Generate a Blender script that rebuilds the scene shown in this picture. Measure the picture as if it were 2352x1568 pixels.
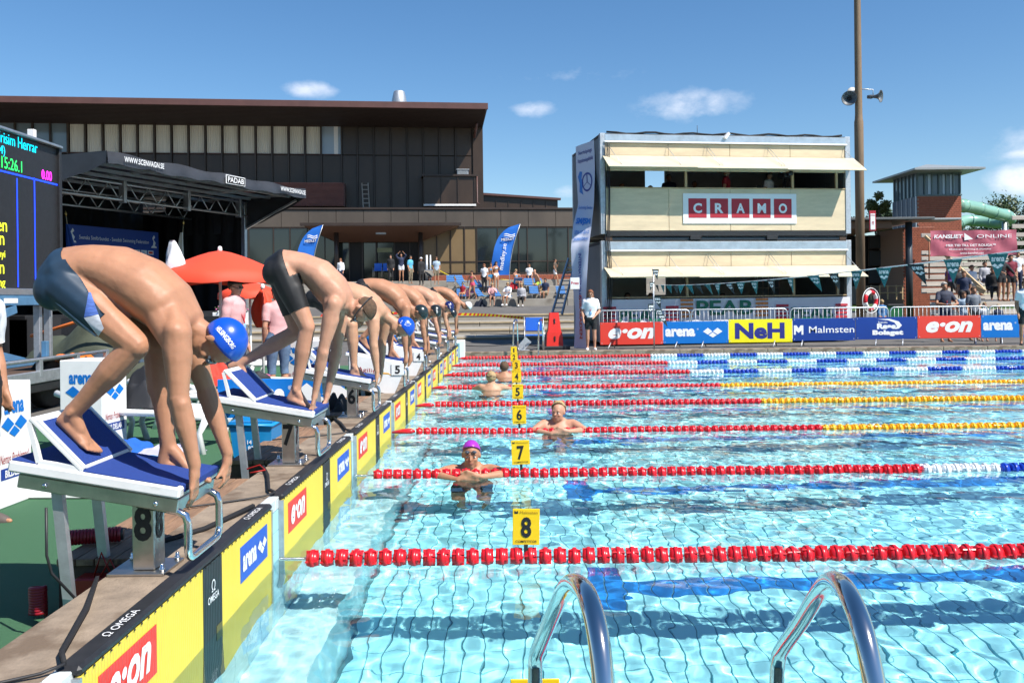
import bpy, math, random
import numpy as np
from mathutils import Vector, Matrix
from mathutils import noise as mnoise
random.seed(7); RNG = np.random.default_rng(11)
for o in list(bpy.data.objects): bpy.data.objects.remove(o)
S = bpy.context.scene
C = S.collection
R = math.radians
# ------------------------------------------------------------------ camera, sky, sun, exposure
FPX, EYE, ROLL = 2000.0, 1.5625, 0.012       # focal length in pixels of a 2352 px wide picture, eye height over the water
cam = bpy.data.cameras.new('camera'); camo = bpy.data.objects.new('camera', cam); C.objects.link(camo); S.camera = camo
cam.sensor_width = 36; cam.lens = 36 * FPX / 2352; cam.shift_y = -98 / 2352
cam.clip_start = .05; cam.clip_end = 3000
camo.location = (0, 0, EYE); camo.rotation_euler = (math.pi / 2, ROLL, 0)

SUN = Vector((1.3, -1.0, 2.05)).normalized()
W = bpy.data.worlds.new('World'); S.world = W; W.use_nodes = True
nt = W.node_tree; bg = nt.nodes['Background']
sky = nt.nodes.new('ShaderNodeTexSky'); sky.sky_type = 'NISHITA'; sky.sun_disc = False
sky.sun_elevation = math.asin(SUN.z); sky.sun_rotation = math.atan2(SUN.x, SUN.y)
sky.air_density = 1.0; sky.dust_density = 0.25; sky.ozone_density = 3.0; sky.altitude = 0
bg.inputs[1].default_value = .081
# a slight saturation of the sky and a few fair-weather clouds, placed by direction
hs = nt.nodes.new('ShaderNodeHueSaturation'); hs.inputs['Saturation'].default_value = 1.22; hs.inputs['Value'].default_value = 1.0
nt.links.new(sky.outputs[0], hs.inputs['Color'])
tc = nt.nodes.new('ShaderNodeTexCoord'); sep = nt.nodes.new('ShaderNodeSeparateXYZ')
nt.links.new(tc.outputs['Generated'], sep.inputs[0])
def mth(op, a, b=None, c=None, clamp=False, T=None):
    n = (T or nt).nodes.new('ShaderNodeMath'); n.operation = op; n.use_clamp = clamp
    for i, x in enumerate((a, b, c)):
        if x is None: continue
        if isinstance(x, (int, float)): n.inputs[i].default_value = x
        else: (T or nt).links.new(x, n.inputs[i])
    return n.outputs[0]
az = mth('ARCTAN2', sep.outputs[0], sep.outputs[1])
el = mth('ARCSINE', sep.outputs[2])
nz = nt.nodes.new('ShaderNodeTexNoise'); nz.inputs['Scale'].default_value = 34; nz.inputs['Detail'].default_value = 7; nz.inputs['Roughness'].default_value = .6
mp = nt.nodes.new('ShaderNodeMapping'); mp.inputs['Scale'].default_value = (1, 1, 1.7)
nt.links.new(tc.outputs['Generated'], mp.inputs[0]); nt.links.new(mp.outputs[0], nz.inputs[0])
def dirof(px, py):
    x, y = px - 1176, py - 686
    u = x - ROLL * y; v = y + ROLL * x
    d = Vector((u, FPX, -v)).normalized()
    return math.atan2(d.x, d.y), math.asin(d.z)
mask = None
for (px, py, w, h, s) in ((712, 207, 62, 20, .85), (1228, 251, 62, 19, .75), (1590, 240, 130, 36, .75), (1320, 173, 150, 20, .35), (1300, 442, 34, 16, .6),
                          (2345, 412, 62, 36, 1.1), (2350, 352, 44, 14, .9), (2450, 330, 130, 50, .9), (2700, 200, 180, 40, .8), (-260, 200, 160, 36, .7), (-500, 420, 160, 50, .8)):
    a0, e0 = dirof(px, py)
    dx = mth('DIVIDE', mth('SUBTRACT', az, a0), 1.25 * w / FPX); dy = mth('DIVIDE', mth('SUBTRACT', el, e0), 1.3 * h / FPX)
    r2 = mth('ADD', mth('MULTIPLY', dx, dx), mth('MULTIPLY', dy, dy))
    g = mth('MULTIPLY', mth('SUBTRACT', 1.0, r2, clamp=True), s)
    mask = g if mask is None else mth('MAXIMUM', mask, g)
cm = mth('MULTIPLY', mth('SUBTRACT', mth('ADD', mth('MULTIPLY', mask, 1.3), mth('MULTIPLY', nz.outputs[0], 2.2)), 1.42), 1.0, clamp=True)
cm = mth('MULTIPLY', cm, mth('MULTIPLY', mask, .78), clamp=True)
mx = nt.nodes.new('ShaderNodeMix'); mx.data_type = 'RGBA'
nt.links.new(cm, mx.inputs[0]); nt.links.new(hs.outputs[0], mx.inputs[6]); mx.inputs[7].default_value = (8.0, 8.2, 8.9, 1)
nt.links.new(mx.outputs[2], bg.inputs[0])

sl = bpy.data.lights.new('sun', 'SUN'); sl.energy = 4.2; sl.angle = R(.53); sl.color = (1, .955, .89); sl.cycles.is_caustics_light = True
so = bpy.data.objects.new('sun', sl); C.objects.link(so); so.rotation_euler = SUN.to_track_quat('Z', 'Y').to_euler(); so.location = (20, -20, 30)
S.view_settings.view_transform = 'Standard'; S.view_settings.look = 'None'; S.view_settings.gamma = 1
S.view_settings.exposure = .84
S.render.engine = 'CYCLES'
S.cycles.use_denoising = True; S.cycles.max_bounces = 8; S.cycles.transmission_bounces = 6; S.cycles.glossy_bounces = 4
S.cycles.caustics_refractive = True; S.cycles.caustics_reflective = False; S.cycles.sample_clamp_indirect = 6

def at(px, py, Y):                           # where the line of sight through a pixel of the photograph meets depth Y
    x, y = px - 1176, py - 686
    return Vector(((x - ROLL * y) / FPX * Y, Y, EYE - (y + ROLL * x) / FPX * Y))

# ------------------------------------------------------------------ materials
MATS = {}
def M(name, col, rough=.5, metal=0.0, var=None, bump=None, spec=None, sss=0, emit=None, alpha=None, coat=0, aniso=None, stretch=None, dirt=None):
    if name in MATS: return MATS[name]
    m = bpy.data.materials.new(name); m.use_nodes = True; t = m.node_tree; b = t.nodes['Principled BSDF']
    b.inputs['Base Color'].default_value = (*col, 1); b.inputs['Roughness'].default_value = rough; b.inputs['Metallic'].default_value = metal
    if spec is not None: b.inputs['Specular IOR Level'].default_value = spec
    if coat: b.inputs['Coat Weight'].default_value = coat; b.inputs['Coat Roughness'].default_value = .1
    if sss:
        b.inputs['Subsurface Weight'].default_value = sss; b.inputs['Subsurface Radius'].default_value = (.7, .25, .12); b.inputs['Subsurface Scale'].default_value = .02
    if emit: b.inputs['Emission Color'].default_value = (*col, 1); b.inputs['Emission Strength'].default_value = emit
    if alpha is not None: b.inputs['Alpha'].default_value = alpha
    tcn = t.nodes.new('ShaderNodeTexCoord'); src = tcn.outputs['Object']
    if stretch:
        mpn = t.nodes.new('ShaderNodeMapping'); mpn.inputs['Scale'].default_value = stretch; t.links.new(src, mpn.inputs[0]); src = mpn.outputs[0]
    if var:                                   # (scale, amount)
        n = t.nodes.new('ShaderNodeTexNoise'); n.inputs['Scale'].default_value = var[0]; n.inputs['Detail'].default_value = 5; n.inputs['Roughness'].default_value = .65
        t.links.new(src, n.inputs[0])
        r = t.nodes.new('ShaderNodeValToRGB'); k = var[1]
        r.color_ramp.elements[0].position = .3; r.color_ramp.elements[1].position = .7
        r.color_ramp.elements[0].color = (*[c * (1 - k) for c in col], 1); r.color_ramp.elements[1].color = (*[min(1, c * (1 + k)) for c in col], 1)
        t.links.new(n.outputs[0], r.inputs[0]); outc = r.outputs[0]
        if dirt:                              # (scale, threshold, colour): blotches with a shape of their own
            n2 = t.nodes.new('ShaderNodeTexNoise'); n2.inputs['Scale'].default_value = dirt[0]; n2.inputs['Detail'].default_value = 6; t.links.new(src, n2.inputs[0])
            r2 = t.nodes.new('ShaderNodeValToRGB'); r2.color_ramp.elements[0].position = dirt[1]; r2.color_ramp.elements[1].position = dirt[1] + .12
            t.links.new(n2.outputs[0], r2.inputs[0]); mxn = t.nodes.new('ShaderNodeMix'); mxn.data_type = 'RGBA'
            t.links.new(r2.outputs[0], mxn.inputs[0]); t.links.new(outc, mxn.inputs[6]); mxn.inputs[7].default_value = (*dirt[2], 1); outc = mxn.outputs[2]
        t.links.new(outc, b.inputs['Base Color'])
    if bump:                                  # (scale, strength)
        n = t.nodes.new('ShaderNodeTexNoise'); n.inputs['Scale'].default_value = bump[0]; n.inputs['Detail'].default_value = 4
        t.links.new(src, n.inputs[0]); bn = t.nodes.new('ShaderNodeBump'); bn.inputs['Strength'].default_value = bump[1]; bn.inputs['Distance'].default_value = .01
        t.links.new(n.outputs[0], bn.inputs['Height']); t.links.new(bn.outputs[0], b.inputs['Normal'])
    MATS[name] = m; return m

def ribmat(name, col, axis, pitch, strength=.5, rough=.6, var=.06):
    m = M(name, col, rough, var=(3, var)); t = m.node_tree; b = t.nodes['Principled BSDF']
    tcn = t.nodes.new('ShaderNodeTexCoord'); w = t.nodes.new('ShaderNodeTexWave'); w.bands_direction = axis; w.inputs['Scale'].default_value = .314 / pitch
    t.links.new(tcn.outputs['Object'], w.inputs[0]); bn = t.nodes.new('ShaderNodeBump'); bn.inputs['Strength'].default_value = strength; bn.inputs['Distance'].default_value = .004
    t.links.new(w.outputs[0], bn.inputs['Height']); t.links.new(bn.outputs[0], b.inputs['Normal']); return m

WHITE = M('white_paint', (.8, .8, .79), .4, var=(6, .05))
WPLAST = M('white_plastic', (.78, .78, .77), .38, var=(8, .05), dirt=(11, .66, (.60, .58, .54)))
WPRINT = M('white_print', (.82, .82, .82), .5)
BPRINT = M('black_print', (.012, .012, .014), .5)
BLACK = M('black_rubber', (.018, .018, .02), .5, var=(20, .3))
BFAB = M('black_fabric', (.010, .010, .012), .8, bump=(60, .3))
STEEL = M('brushed_steel', (.52, .50, .47), .34, 1, var=(9, .18), bump=(200, .05))
CHROME = M('polished_steel', (.72, .72, .72), .12, 1, var=(7, .06))
GALV = M('galvanised_steel', (.50, .52, .54), .5, .8, var=(12, .16))
ALU = M('aluminium', (.55, .56, .57), .42, .9, var=(9, .1))
BLUEMAT = M('blue_rubber_mat', (.012, .045, .24), .85, var=(230, .35), bump=(350, .5))
RED = M('red_plastic', (.62, .012, .022), .3, var=(15, .15))
YELLOW = M('yellow_plastic', (.85, .42, .01), .3, var=(15, .08))
BLUE = M('blue_plastic', (.01, .05, .42), .3, var=(15, .1))
WHITEF = M('white_float', (.75, .76, .78), .3, var=(15, .06))
SIGNY = M('sign_yellow', (.88, .56, .01), .4)
EONRED = M('banner_red', (.72, .05, .03), .45, var=(2, .05))
ARENAB = M('banner_blue', (.0, .16, .55), .45, var=(2, .05))
NAVYB = M('banner_navy', (.005, .04, .26), .45, var=(2, .05))
NEHY = M('banner_yellow', (.86, .78, .01), .45, var=(2, .04))
NEHB = M('deep_blue_print', (.02, .025, .22), .5)
WOOD = M('weathered_wood', (.25, .145, .085), .75, var=(5, .35), bump=(30, .3), stretch=(6, .8, 6), dirt=(3, .6, (.11, .065, .045)))
WOODD = M('dark_wood', (.08, .045, .028), .8, var=(5, .3), stretch=(6, .8, 6))
PLY = M('plywood', (.66, .53, .35), .7, var=(1.2, .12), stretch=(1, 1, 5), dirt=(9, .71, (.42, .27, .15)))
PINE = M('pine_board', (.50, .36, .20), .7, var=(3, .15))
BROWN = M('brown_metal', (.035, .022, .016), .42, var=(.6, .25))
BROWN2 = M('brown_metal_panel', (.044, .026, .016), .38, var=(.35, .35), stretch=(1, 1, .5))
BROWNR = M('red_brown_trim', (.10, .045, .038), .5, var=(1, .15))
TAN = M('bronze_panel', (.17, .115, .055), .4, var=(.5, .12))
GREYM = M('grey_metal_panel', (.078, .062, .048), .45, var=(.35, .25), stretch=(1, 1, .4))
CONC = M('concrete', (.30, .275, .235), .85, var=(1.2, .16), bump=(40, .25), dirt=(.8, .62, (.20, .175, .14)))
COPING = M('coping_concrete', (.26, .20, .145), .85, var=(7, .28), bump=(70, .5), dirt=(4.5, .50, (.15, .105, .07)))
ASPH = M('asphalt', (.115, .108, .10), .9, var=(1.5, .18), bump=(150, .4), dirt=(.35, .6, (.16, .15, .138)))
GREENC = M('green_turf', (.050, .150, .070), .95, var=(260, .45), bump=(420, .8), dirt=(1.1, .62, (.075, .19, .10)))
POOLU = M('pool_tile_pale', (.42, .72, .78), .3, var=(3, .06)); POOLW = M('pool_tile_white', (.62, .66, .66), .25, var=(3, .08))
GROUT = M('grout', (.08, .25, .29), .8)
TILE = M('pool_tile', (.34, .82, .90), .3, var=(1.5, .06))
TILEN = M('pool_tile_navy', (.01, .17, .52), .3, var=(2, .15))
GLASS = M('dark_glass', (.015, .02, .02), .06, spec=.8)
GLASSB = M('pale_glass', (.20, .26, .30), .08, spec=.8)
CURT = M('curtain', (.74, .70, .60), .8, var=(1.2, .12), stretch=(9, 9, .3))
BRICK = M('brick', (.30, .085, .045), .8, var=(6, .25))
MORTAR = M('mortar', (.32, .22, .17), .9)
def skin(n, c):
    m = M('skin_' + n, c, .52, var=(7, .13), sss=.10, bump=(13, .45), spec=.38); return m
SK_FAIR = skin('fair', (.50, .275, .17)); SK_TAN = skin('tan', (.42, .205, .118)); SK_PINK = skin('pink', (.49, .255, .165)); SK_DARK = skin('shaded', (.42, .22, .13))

# ------------------------------------------------------------------ helpers
class MB:
    """collects shapes, built as one mesh object"""
    def __init__(s, T=None): s.v = []; s.f = []; s.T = T; s.sm = []
    def add(s, vs, fs, smooth=False):
        n = len(s.v)
        for p in vs:
            p = Vector(p)
            s.v.append(s.T @ p if s.T else p)
        s.f += [tuple(i + n for i in f) for f in fs]; s.sm += [smooth] * len(fs); return s
    def box(s, x0, x1, y0, y1, z0, z1):
        return s.add([(x0, y0, z0), (x1, y0, z0), (x1, y1, z0), (x0, y1, z0), (x0, y0, z1), (x1, y0, z1), (x1, y1, z1), (x0, y1, z1)],
                     [(0, 3, 2, 1), (4, 5, 6, 7), (0, 1, 5, 4), (1, 2, 6, 5), (2, 3, 7, 6), (3, 0, 4, 7)])
    def bbox(s, x0, x1, y0, y1, z0, z1, b=.005):
        """box with bevelled edges"""
        c = []
        X, Y, Z = (x0, x1), (y0, y1), (z0, z1); vs = []; idx = {}
        for i in (0, 1):
            for j in (0, 1):
                for k in (0, 1):
                    sx, sy, sz = (1 - 2 * i) * b, (1 - 2 * j) * b, (1 - 2 * k) * b
                    for a, p in enumerate(((X[i], Y[j] + sy, Z[k] + sz), (X[i] + sx, Y[j], Z[k] + sz), (X[i] + sx, Y[j] + sy, Z[k]))):
                        idx[i, j, k, a] = len(vs); vs.append(p)
        g = lambda i, j, k, a: idx[i, j, k, a]
        fs = [(g(0,0,0,0), g(0,0,1,0), g(0,1,1,0), g(0,1,0,0)), (g(1,0,0,0), g(1,1,0,0), g(1,1,1,0), g(1,0,1,0)),
              (g(0,0,0,1), g(1,0,0,1), g(1,0,1,1), g(0,0,1,1)), (g(0,1,0,1), g(0,1,1,1), g(1,1,1,1), g(1,1,0,1)),
              (g(0,0,0,2), g(0,1,0,2), g(1,1,0,2), g(1,0,0,2)), (g(0,0,1,2), g(1,0,1,2), g(1,1,1,2), g(0,1,1,2))]
        for i in (0, 1):
            for j in (0, 1):
                fs.append((g(i,j,0,0), g(i,j,1,0), g(i,j,1,1), g(i,j,0,1))); fs.append((g(i,0,j,0), g(i,0,j,2), g(i,1,j,2), g(i,1,j,0)))
                fs.append((g(0,i,j,1), g(0,i,j,2), g(1,i,j,2), g(1,i,j,1)))
                for k in (0, 1): fs.append((g(i,j,k,0), g(i,j,k,1), g(i,j,k,2)))
        return s.add(vs, fs)
    def beam(s, p, q, w, h, up=(0, 0, 1)):
        p, q = Vector(p), Vector(q); d = (q - p).normalized(); u = Vector(up)
        if abs(d.dot(u)) > .98: u = Vector((0, 1, 0))
        l = d.cross(u).normalized() * w / 2; u = l.cross(d).normalized() * h / 2
        return s.add([p - l - u, p + l - u, p + l + u, p - l + u, q - l - u, q + l - u, q + l + u, q - l + u],
                     [(0, 1, 2, 3), (7, 6, 5, 4), (1, 0, 4, 5), (2, 1, 5, 6), (3, 2, 6, 7), (0, 3, 7, 4)])
    def tube(s, pts, r, n=8, closed=False):
        pts = [Vector(p) for p in pts]; m = len(pts); rs = r if isinstance(r, (list, tuple)) else [r] * m
        vs = []; fs = []; prev = None
        for i, p in enumerate(pts):
            a = pts[i - 1] if i or closed else p; b = pts[(i + 1) % m] if i < m - 1 or closed else p
            d = (b - a).normalized()
            if prev is None: prev = d.orthogonal().normalized()
            prev = (prev - d * prev.dot(d)).normalized(); q = d.cross(prev)
            for k in range(n):
                t = 2 * math.pi * k / n; vs.append(p + (prev * math.cos(t) + q * math.sin(t)) * rs[i])
        for i in range(m if closed else m - 1):
            for k in range(n):
                j = (i + 1) % m
                fs.append((i * n + k, i * n + (k + 1) % n, j * n + (k + 1) % n, j * n + k))
        if not closed: fs += [tuple(range(n))[::-1], tuple(range((m - 1) * n, m * n))]
        return s.add(vs, fs, True)
    def cyl(s, p, q, r0, r1=None, n=12): return s.tube([p, q], [r0, r0 if r1 is None else r1], n)
    def lathe(s, prof, n=16, o=(0, 0, 0), ax=(0, 0, 1), arc=1.0):
        ax = Vector(ax).normalized(); e1 = ax.orthogonal().normalized(); e2 = ax.cross(e1); o = Vector(o); m = len(prof); vs = []; fs = []
        for (r, z) in prof:
            for k in range(n):
                t = 2 * math.pi * k / n; vs.append(o + ax * z + (e1 * math.cos(t) + e2 * math.sin(t)) * r)
        for i in range(m - 1):
            for k in range(n): fs.append((i * n + k, i * n + (k + 1) % n, (i + 1) * n + (k + 1) % n, (i + 1) * n + k))
        fs += [tuple(range(n))[::-1], tuple(range((m - 1) * n, m * n))]
        return s.add(vs, fs, True)
    def prism(s, poly, o, u, v, w):
        """polygon (a, b) in the plane o + a*u + b*v, extruded by the vector w"""
        o, u, v, w = Vector(o), Vector(u), Vector(v), Vector(w); n = len(poly)
        a = [o + u * x + v * y for x, y in poly]
        return s.add(a + [p + w for p in a], [tuple(range(n))[::-1], tuple(range(n, 2 * n))] + [(i, (i + 1) % n, n + (i + 1) % n, n + i) for i in range(n)])
    def ell(s, c, a, b, d, nu=14, nv=9, f=None):
        c, a, b, d = Vector(c), Vector(a), Vector(b), Vector(d); vs = [c - d]; fs = []
        for i in range(1, nv):
            t = math.pi * i / nv
            for k in range(nu):
                q = 2 * math.pi * k / nu; vs.append(c - d * math.cos(t) + (a * math.cos(q) + b * math.sin(q)) * math.sin(t))
        vs.append(c + d); L = len(vs) - 1
        for k in range(nu):
            fs.append((0, 1 + (k + 1) % nu, 1 + k)); fs.append((L, L - nu + k, L - nu + (k + 1) % nu))
        for i in range(nv - 2):
            for k in range(nu):
                x = 1 + i * nu; fs.append((x + k, x + (k + 1) % nu, x + nu + (k + 1) % nu, x + nu + k))
        if f: vs = [f(p) for p in vs]
        return s.add(vs, fs, True)
    def build(s, name, mat, parent=None, **tags):
        me = bpy.data.meshes.new(name); wl = wloc(parent)
        me.from_pydata([tuple(p - wl) for p in s.v], [], s.f); me.polygons.foreach_set('use_smooth', s.sm)
        if any(s.sm) and not all(s.sm): pass
        me.materials.append(mat); o = bpy.data.objects.new(name, me); C.objects.link(o)
        if parent: o.parent = parent
        for k, v in tags.items(): o[k] = v
        return o
def wloc(p):
    l = Vector((0, 0, 0))
    while p: l += p.location; p = p.parent
    return l
def thing(name, loc, label, cat, group=None):
    o = bpy.data.objects.new(name, None); C.objects.link(o); o.location = loc; o.empty_display_size = .1
    o['label'] = label; o['category'] = cat
    if group: o['group'] = group
    return o
def kids(o): return CH.get(o.name) or [c for c in bpy.data.objects if c.parent == o]
CH = {}
def copy_tree(o, parent=None, table=None):
    if table is None:
        table = {}
        for c in bpy.data.objects:
            if c.parent: table.setdefault(c.parent.name, []).append(c)
    c = o.copy(); C.objects.link(c); c.parent = parent
    for ch in table.get(o.name, ()): copy_tree(ch, c, table)
    return c
def tagged(o, label, cat, group=None):
    o['label'] = label; o['category'] = cat
    if group: o['group'] = group
    return o
def struct(o): o['kind'] = 'structure'; return o
def frame(origin, yaw): return Matrix.Translation(Vector(origin)) @ Matrix.Rotation(yaw, 4, 'Z')
TMP = bpy.data.scenes.new('scratch')
def evaluate(ob):
    TMP.collection.objects.link(ob); TMP.view_layers[0].update(); dg = TMP.view_layers[0].depsgraph
    me = bpy.data.meshes.new_from_object(ob.evaluated_get(dg), depsgraph=dg)
    TMP.collection.objects.unlink(ob); bpy.data.objects.remove(ob); return me
TXC = {}
def text_mesh(s, bold, shear):
    k = (s, bold, shear)
    if k not in TXC:
        cu = bpy.data.curves.new('lettering', 'FONT'); cu.body = s; cu.offset = bold; cu.shear = shear; cu.resolution_u = 3; cu.extrude = .0; cu.fill_mode = 'BOTH'
        me = evaluate(bpy.data.objects.new('lettering', cu)); vs = np.array([v.co[:] for v in me.vertices]); fs = [tuple(p.vertices) for p in me.polygons]
        mn, mxx = vs.min(0), vs.max(0); TXC[k] = (vs - np.array([mn[0], mn[1], 0]), fs, mxx - mn); bpy.data.meshes.remove(me)
    return TXC[k]
def text(parent, s, o, u, v, h, mat, name='lettering', bold=.0, shear=0, width=None, lift=.003, align='c', T=None):
    """flat lettering on a face: o centre, u right, v up; h is the height of the letters"""
    vs, fs, d = text_mesh(s, bold, shear); o, u, v = Vector(o), Vector(u).normalized(), Vector(v).normalized()
    if T: o = T @ o; u = (T.to_3x3() @ u); v = (T.to_3x3() @ v)
    w = u.cross(v); sy = h / d[1]; sx = sy if width is None else width / d[0]
    ox = -d[0] / 2 if align == 'c' else 0
    m = MB(); m.add([o + u * ((p[0] + ox) * sx) + v * ((p[1] - d[1] / 2) * sy) + w * lift for p in vs], fs)
    return m.build(name, mat, parent)
def arena_logo(parent, o, u, v, h, mat, T=None, lift=.003):
    """the lozenge mark: a wide diamond cut by a V"""
    u, v = Vector(u).normalized(), Vector(v).normalized(); m = MB(T); n = u.cross(v).normalized() * lift; o = Vector(o)
    for poly in (((-1, .12), (-.5, .5), (-.02, .12), (-.5, -.2)), ((1, .12), (.5, .5), (.02, .12), (.5, -.2)), ((-.42, -.26), (0, .04), (.42, -.26), (0, -.5))):
        m.add([o + u * (a * h) + v * (b * h) + n for a, b in poly], [(0, 3, 2, 1) if False else (0, 1, 2, 3)])
    return m.build('diamond_mark', mat, parent)
# ================================================================== ground, pool, water
GZ = .10; XW = -1.44; YN, YF = 1.2, 23.75; XE = 48.6; PD = -1.75
def sheet(name, x0, x1, y0, y1, z, mat, th=.02):
    return struct(MB().box(x0, x1, y0, y1, z - th, z).build(name, mat))
ground = MB()
for a in ((-600, -1.79, -60, 900), (-1.79, 600, YF + .32, 900), (XE + .3, 600, -60, YF + .32), (-1.79, XE + .3, -60, YN - .3)):
    ground.box(a[0], a[1], a[2], a[3], -2.4, GZ)
struct(ground.build('ground', ASPH))
sheet('carpet', -6.0, -1.83, -4, 19.5, GZ + .012, GREENC, .03)
cope = MB(); cope.box(-1.79, -1.505, YN - .3, YF + .3, -2.3, .37); struct(cope.build('coping', COPING))
# far and near pool edge: real kerb stones with joints
edge = thing('pool_edge', (0, YF, 0), 'worn brown concrete kerb along the far side of the pool', 'pool edge'); edge['kind'] = 'structure'
kb = MB().bbox(0, 1.19, YF, YF + .31, -.02, GZ + .02, .012)
k0 = kb.build('kerb_stone', COPING, edge); k0.location.x = -1.44
for i in range(1, 22):
    k = k0.copy(); C.objects.link(k); k.parent = edge; k.location = (-1.44 + i * 1.2, 0, 0)
struct(MB().box(-1.44, XE, YN - .3, YN, -2.3, GZ).build('near_edge', COPING))
# pool shell
shell = MB(); shell.box(-1.502, XE, YN - .01, YF + .3, -2.2, PD - .012); struct(shell.build('pool_bed', GROUT))
struct(MB().box(XW, XE, YF, YF + .02, PD - .01, -.021).build('far_wall', TILE))
struct(MB().box(XW, -1.10, YN, YF, PD - .01, -1.05).build('pool_ledge', POOLU))
struct(MB().box(XE, XE + .1, YN, YF, PD - .01, .1).build('end_wall', TILE))
# tiled end wall: white tile courses along the top edge and face
ew = thing('end_wall_tiling', (-1.5, YN, 0), 'white glazed tiles on the edge of the start wall', 'tiles'); ew['kind'] = 'structure'
struct(MB().box(-1.504, XW - .004, YN, YF, -2.2, .365).build('start_wall', GROUT))
t0 = MB().bbox(-1.503, XW, 0, .245, .30, .374, .004).build('tile', POOLW, ew); n = 0
for i in range(88):
    t = t0 if i == 0 else t0.copy()
    if i: C.objects.link(t); t.parent = ew
    t.location = Vector((0, YN + i * .25, 0)) - Vector((0, YN, 0)) ; n += 1
def colwall():                                # courses under the edge
    m = MB()
    for j in range(17):
        z1 = .297 - j * .125
        if z1 < PD: break
        for i in range(88): m.box(XW - .01, XW - .001, YN + i * .25, YN + i * .25 + .245, z1 - .12, z1)
    return m
o = colwall().build('wall_tile', POOLU, ew); o['kind'] = 'stuff'
# floor tiles: nearest ones singly, the rest joined, beyond that the material
floor = thing('pool_floor', (0, 0, PD), 'turquoise tiled pool floor with dark joints', 'pool floor'); floor['kind'] = 'structure'
def is_navy(x, y):
    for c in [3.95 + 2.5 * k for k in range(8)]:
        if .55 < x < .80 and abs(y - c) < .5: return True
        if x > .80 and abs(y - c) < .125: return True
    return False
TX0, TY0 = -1.075, 2.075
tm = MB(); tm.add([(0, 0, -.012), (.1195, 0, -.012), (.1195, .2485, -.012), (0, .2485, -.012), (.003, .003, 0), (.1165, .003, 0), (.1165, .2468, 0), (.003, .2468, 0)],
                  [(0, 1, 5, 4), (1, 2, 6, 5), (2, 3, 7, 6), (3, 0, 4, 7), (4, 5, 6, 7)])
ta = tm.build('tile', TILE, floor); tn = None; used = 0; rest = {0: MB(), 1: MB()}
for j in range(40):
    for i in range(88):
        x, y = TX0 + i * .125, TY0 + j * .25; nv = is_navy(x + .06, y + .125)
        if 9 <= j < 20 and i < 27:
            if nv and tn is None:
                o = ta.copy(); o.data = ta.data.copy(); o.data.materials[0] = TILEN; C.objects.link(o); o.parent = floor; tn = o
            elif used == 0 and not nv: o = ta
            else: o = (tn if nv else ta).copy(); C.objects.link(o); o.parent = floor
            o.location = (x, y, PD - PD); o.location.z = 0; used += 1
        else:
            q = rest[int(nv)]; q.add([(x, y, PD - .012), (x + .1195, y, PD - .012), (x + .1195, y + .2485, PD - .012), (x, y + .2485, PD - .012), (x + .003, y + .003, PD), (x + .1165, y + .003, PD), (x + .1165, y + .2468, PD), (x + .003, y + .2468, PD)],
                                     [(0, 1, 5, 4), (1, 2, 6, 5), (2, 3, 7, 6), (3, 0, 4, 7), (4, 5, 6, 7)])
for b in ta, tn:                               # tile mesh was written in world coordinates minus the parent's
    pass
for v in ta.data.vertices: v.co.z -= 0
for me in {ta.data, tn.data}:
    for v in me.vertices: v.co.z += PD
for k, q in rest.items():
    o = q.build('tile_field', (TILE, TILEN)[k], floor); o['kind'] = 'stuff'
# far floor: joints in the material
ft = M('pool_tile_far', (.34, .82, .90), .3); t = ft.node_tree; b = t.nodes['Principled BSDF']; tcn = t.nodes.new('ShaderNodeTexCoord'); br = t.nodes.new('ShaderNodeTexBrick')
br.offset = 0; br.inputs['Scale'].default_value = 1; br.inputs['Mortar Size'].default_value = .003; br.inputs['Brick Width'].default_value = .125; br.inputs['Row Height'].default_value = .25
br.inputs['Color1'].default_value = br.inputs['Color2'].default_value = (.34, .82, .90, 1); br.inputs['Mortar'].default_value = (.08, .22, .25, 1)
t.links.new(tcn.outputs['Object'], br.inputs[0]); t.links.new(br.outputs[0], b.inputs[0])
o = MB(); o.box(9.9, XE, YN, YF, PD - .01, PD - .001); o.box(-1.1, 9.9, 12.07, YF, PD - .01, PD - .001); o.box(-1.1, 9.9, YN, 2.07, PD - .01, PD - .001)
o = o.build('far_tiling', ft, floor)
lm = MB()
for k in range(8):
    c = 3.95 + 2.5 * k
    if c > 12: lm.box(.55, .80, c - .5, c + .5, PD, PD + .004); lm.box(.80, 10, c - .125, c + .125, PD, PD + .004)
    lm.box(10, XE, c - .125, c + .125, PD, PD + .004)
lm.build('lane_line', TILEN, floor)
# water: real displaced ripples, refracting, with a slight blue-green absorption
def waves(X, Y):
    rg = np.random.default_rng(5); Z = np.zeros_like(X); far = np.clip((np.hypot(X, Y) - 4) / 10, 0, 1)
    for k in range(90):
        lam = 10 ** rg.uniform(-1.05, .10); a = rg.normal(1.2, .9); ph = rg.uniform(0, 6.283)
        amp = .00040 * lam ** .80 * (1 + 1.5 * far)
        Z += amp * np.sin(2 * math.pi / lam * (X * math.cos(a) + Y * math.sin(a)) + ph + .9 * np.sin(X * .9 + ph) + .7 * np.cos(Y * 1.1 + 2 * ph))
    return Z
def axis(a, c, b, d0, g):
    r = [a]
    while r[-1] < b: r.append(r[-1] + (d0 if r[-1] < c else d0 + g * (r[-1] - c)))
    r[-1] = b; return np.array(r)
xs, ys = axis(XW, 6.5, XE, .026, .012), axis(YN, 10, YF, .026, .004)
X, Y = np.meshgrid(xs, ys); Z = waves(X, Y); idx = np.arange(X.size).reshape(X.shape)
me = bpy.data.meshes.new('water')
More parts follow.
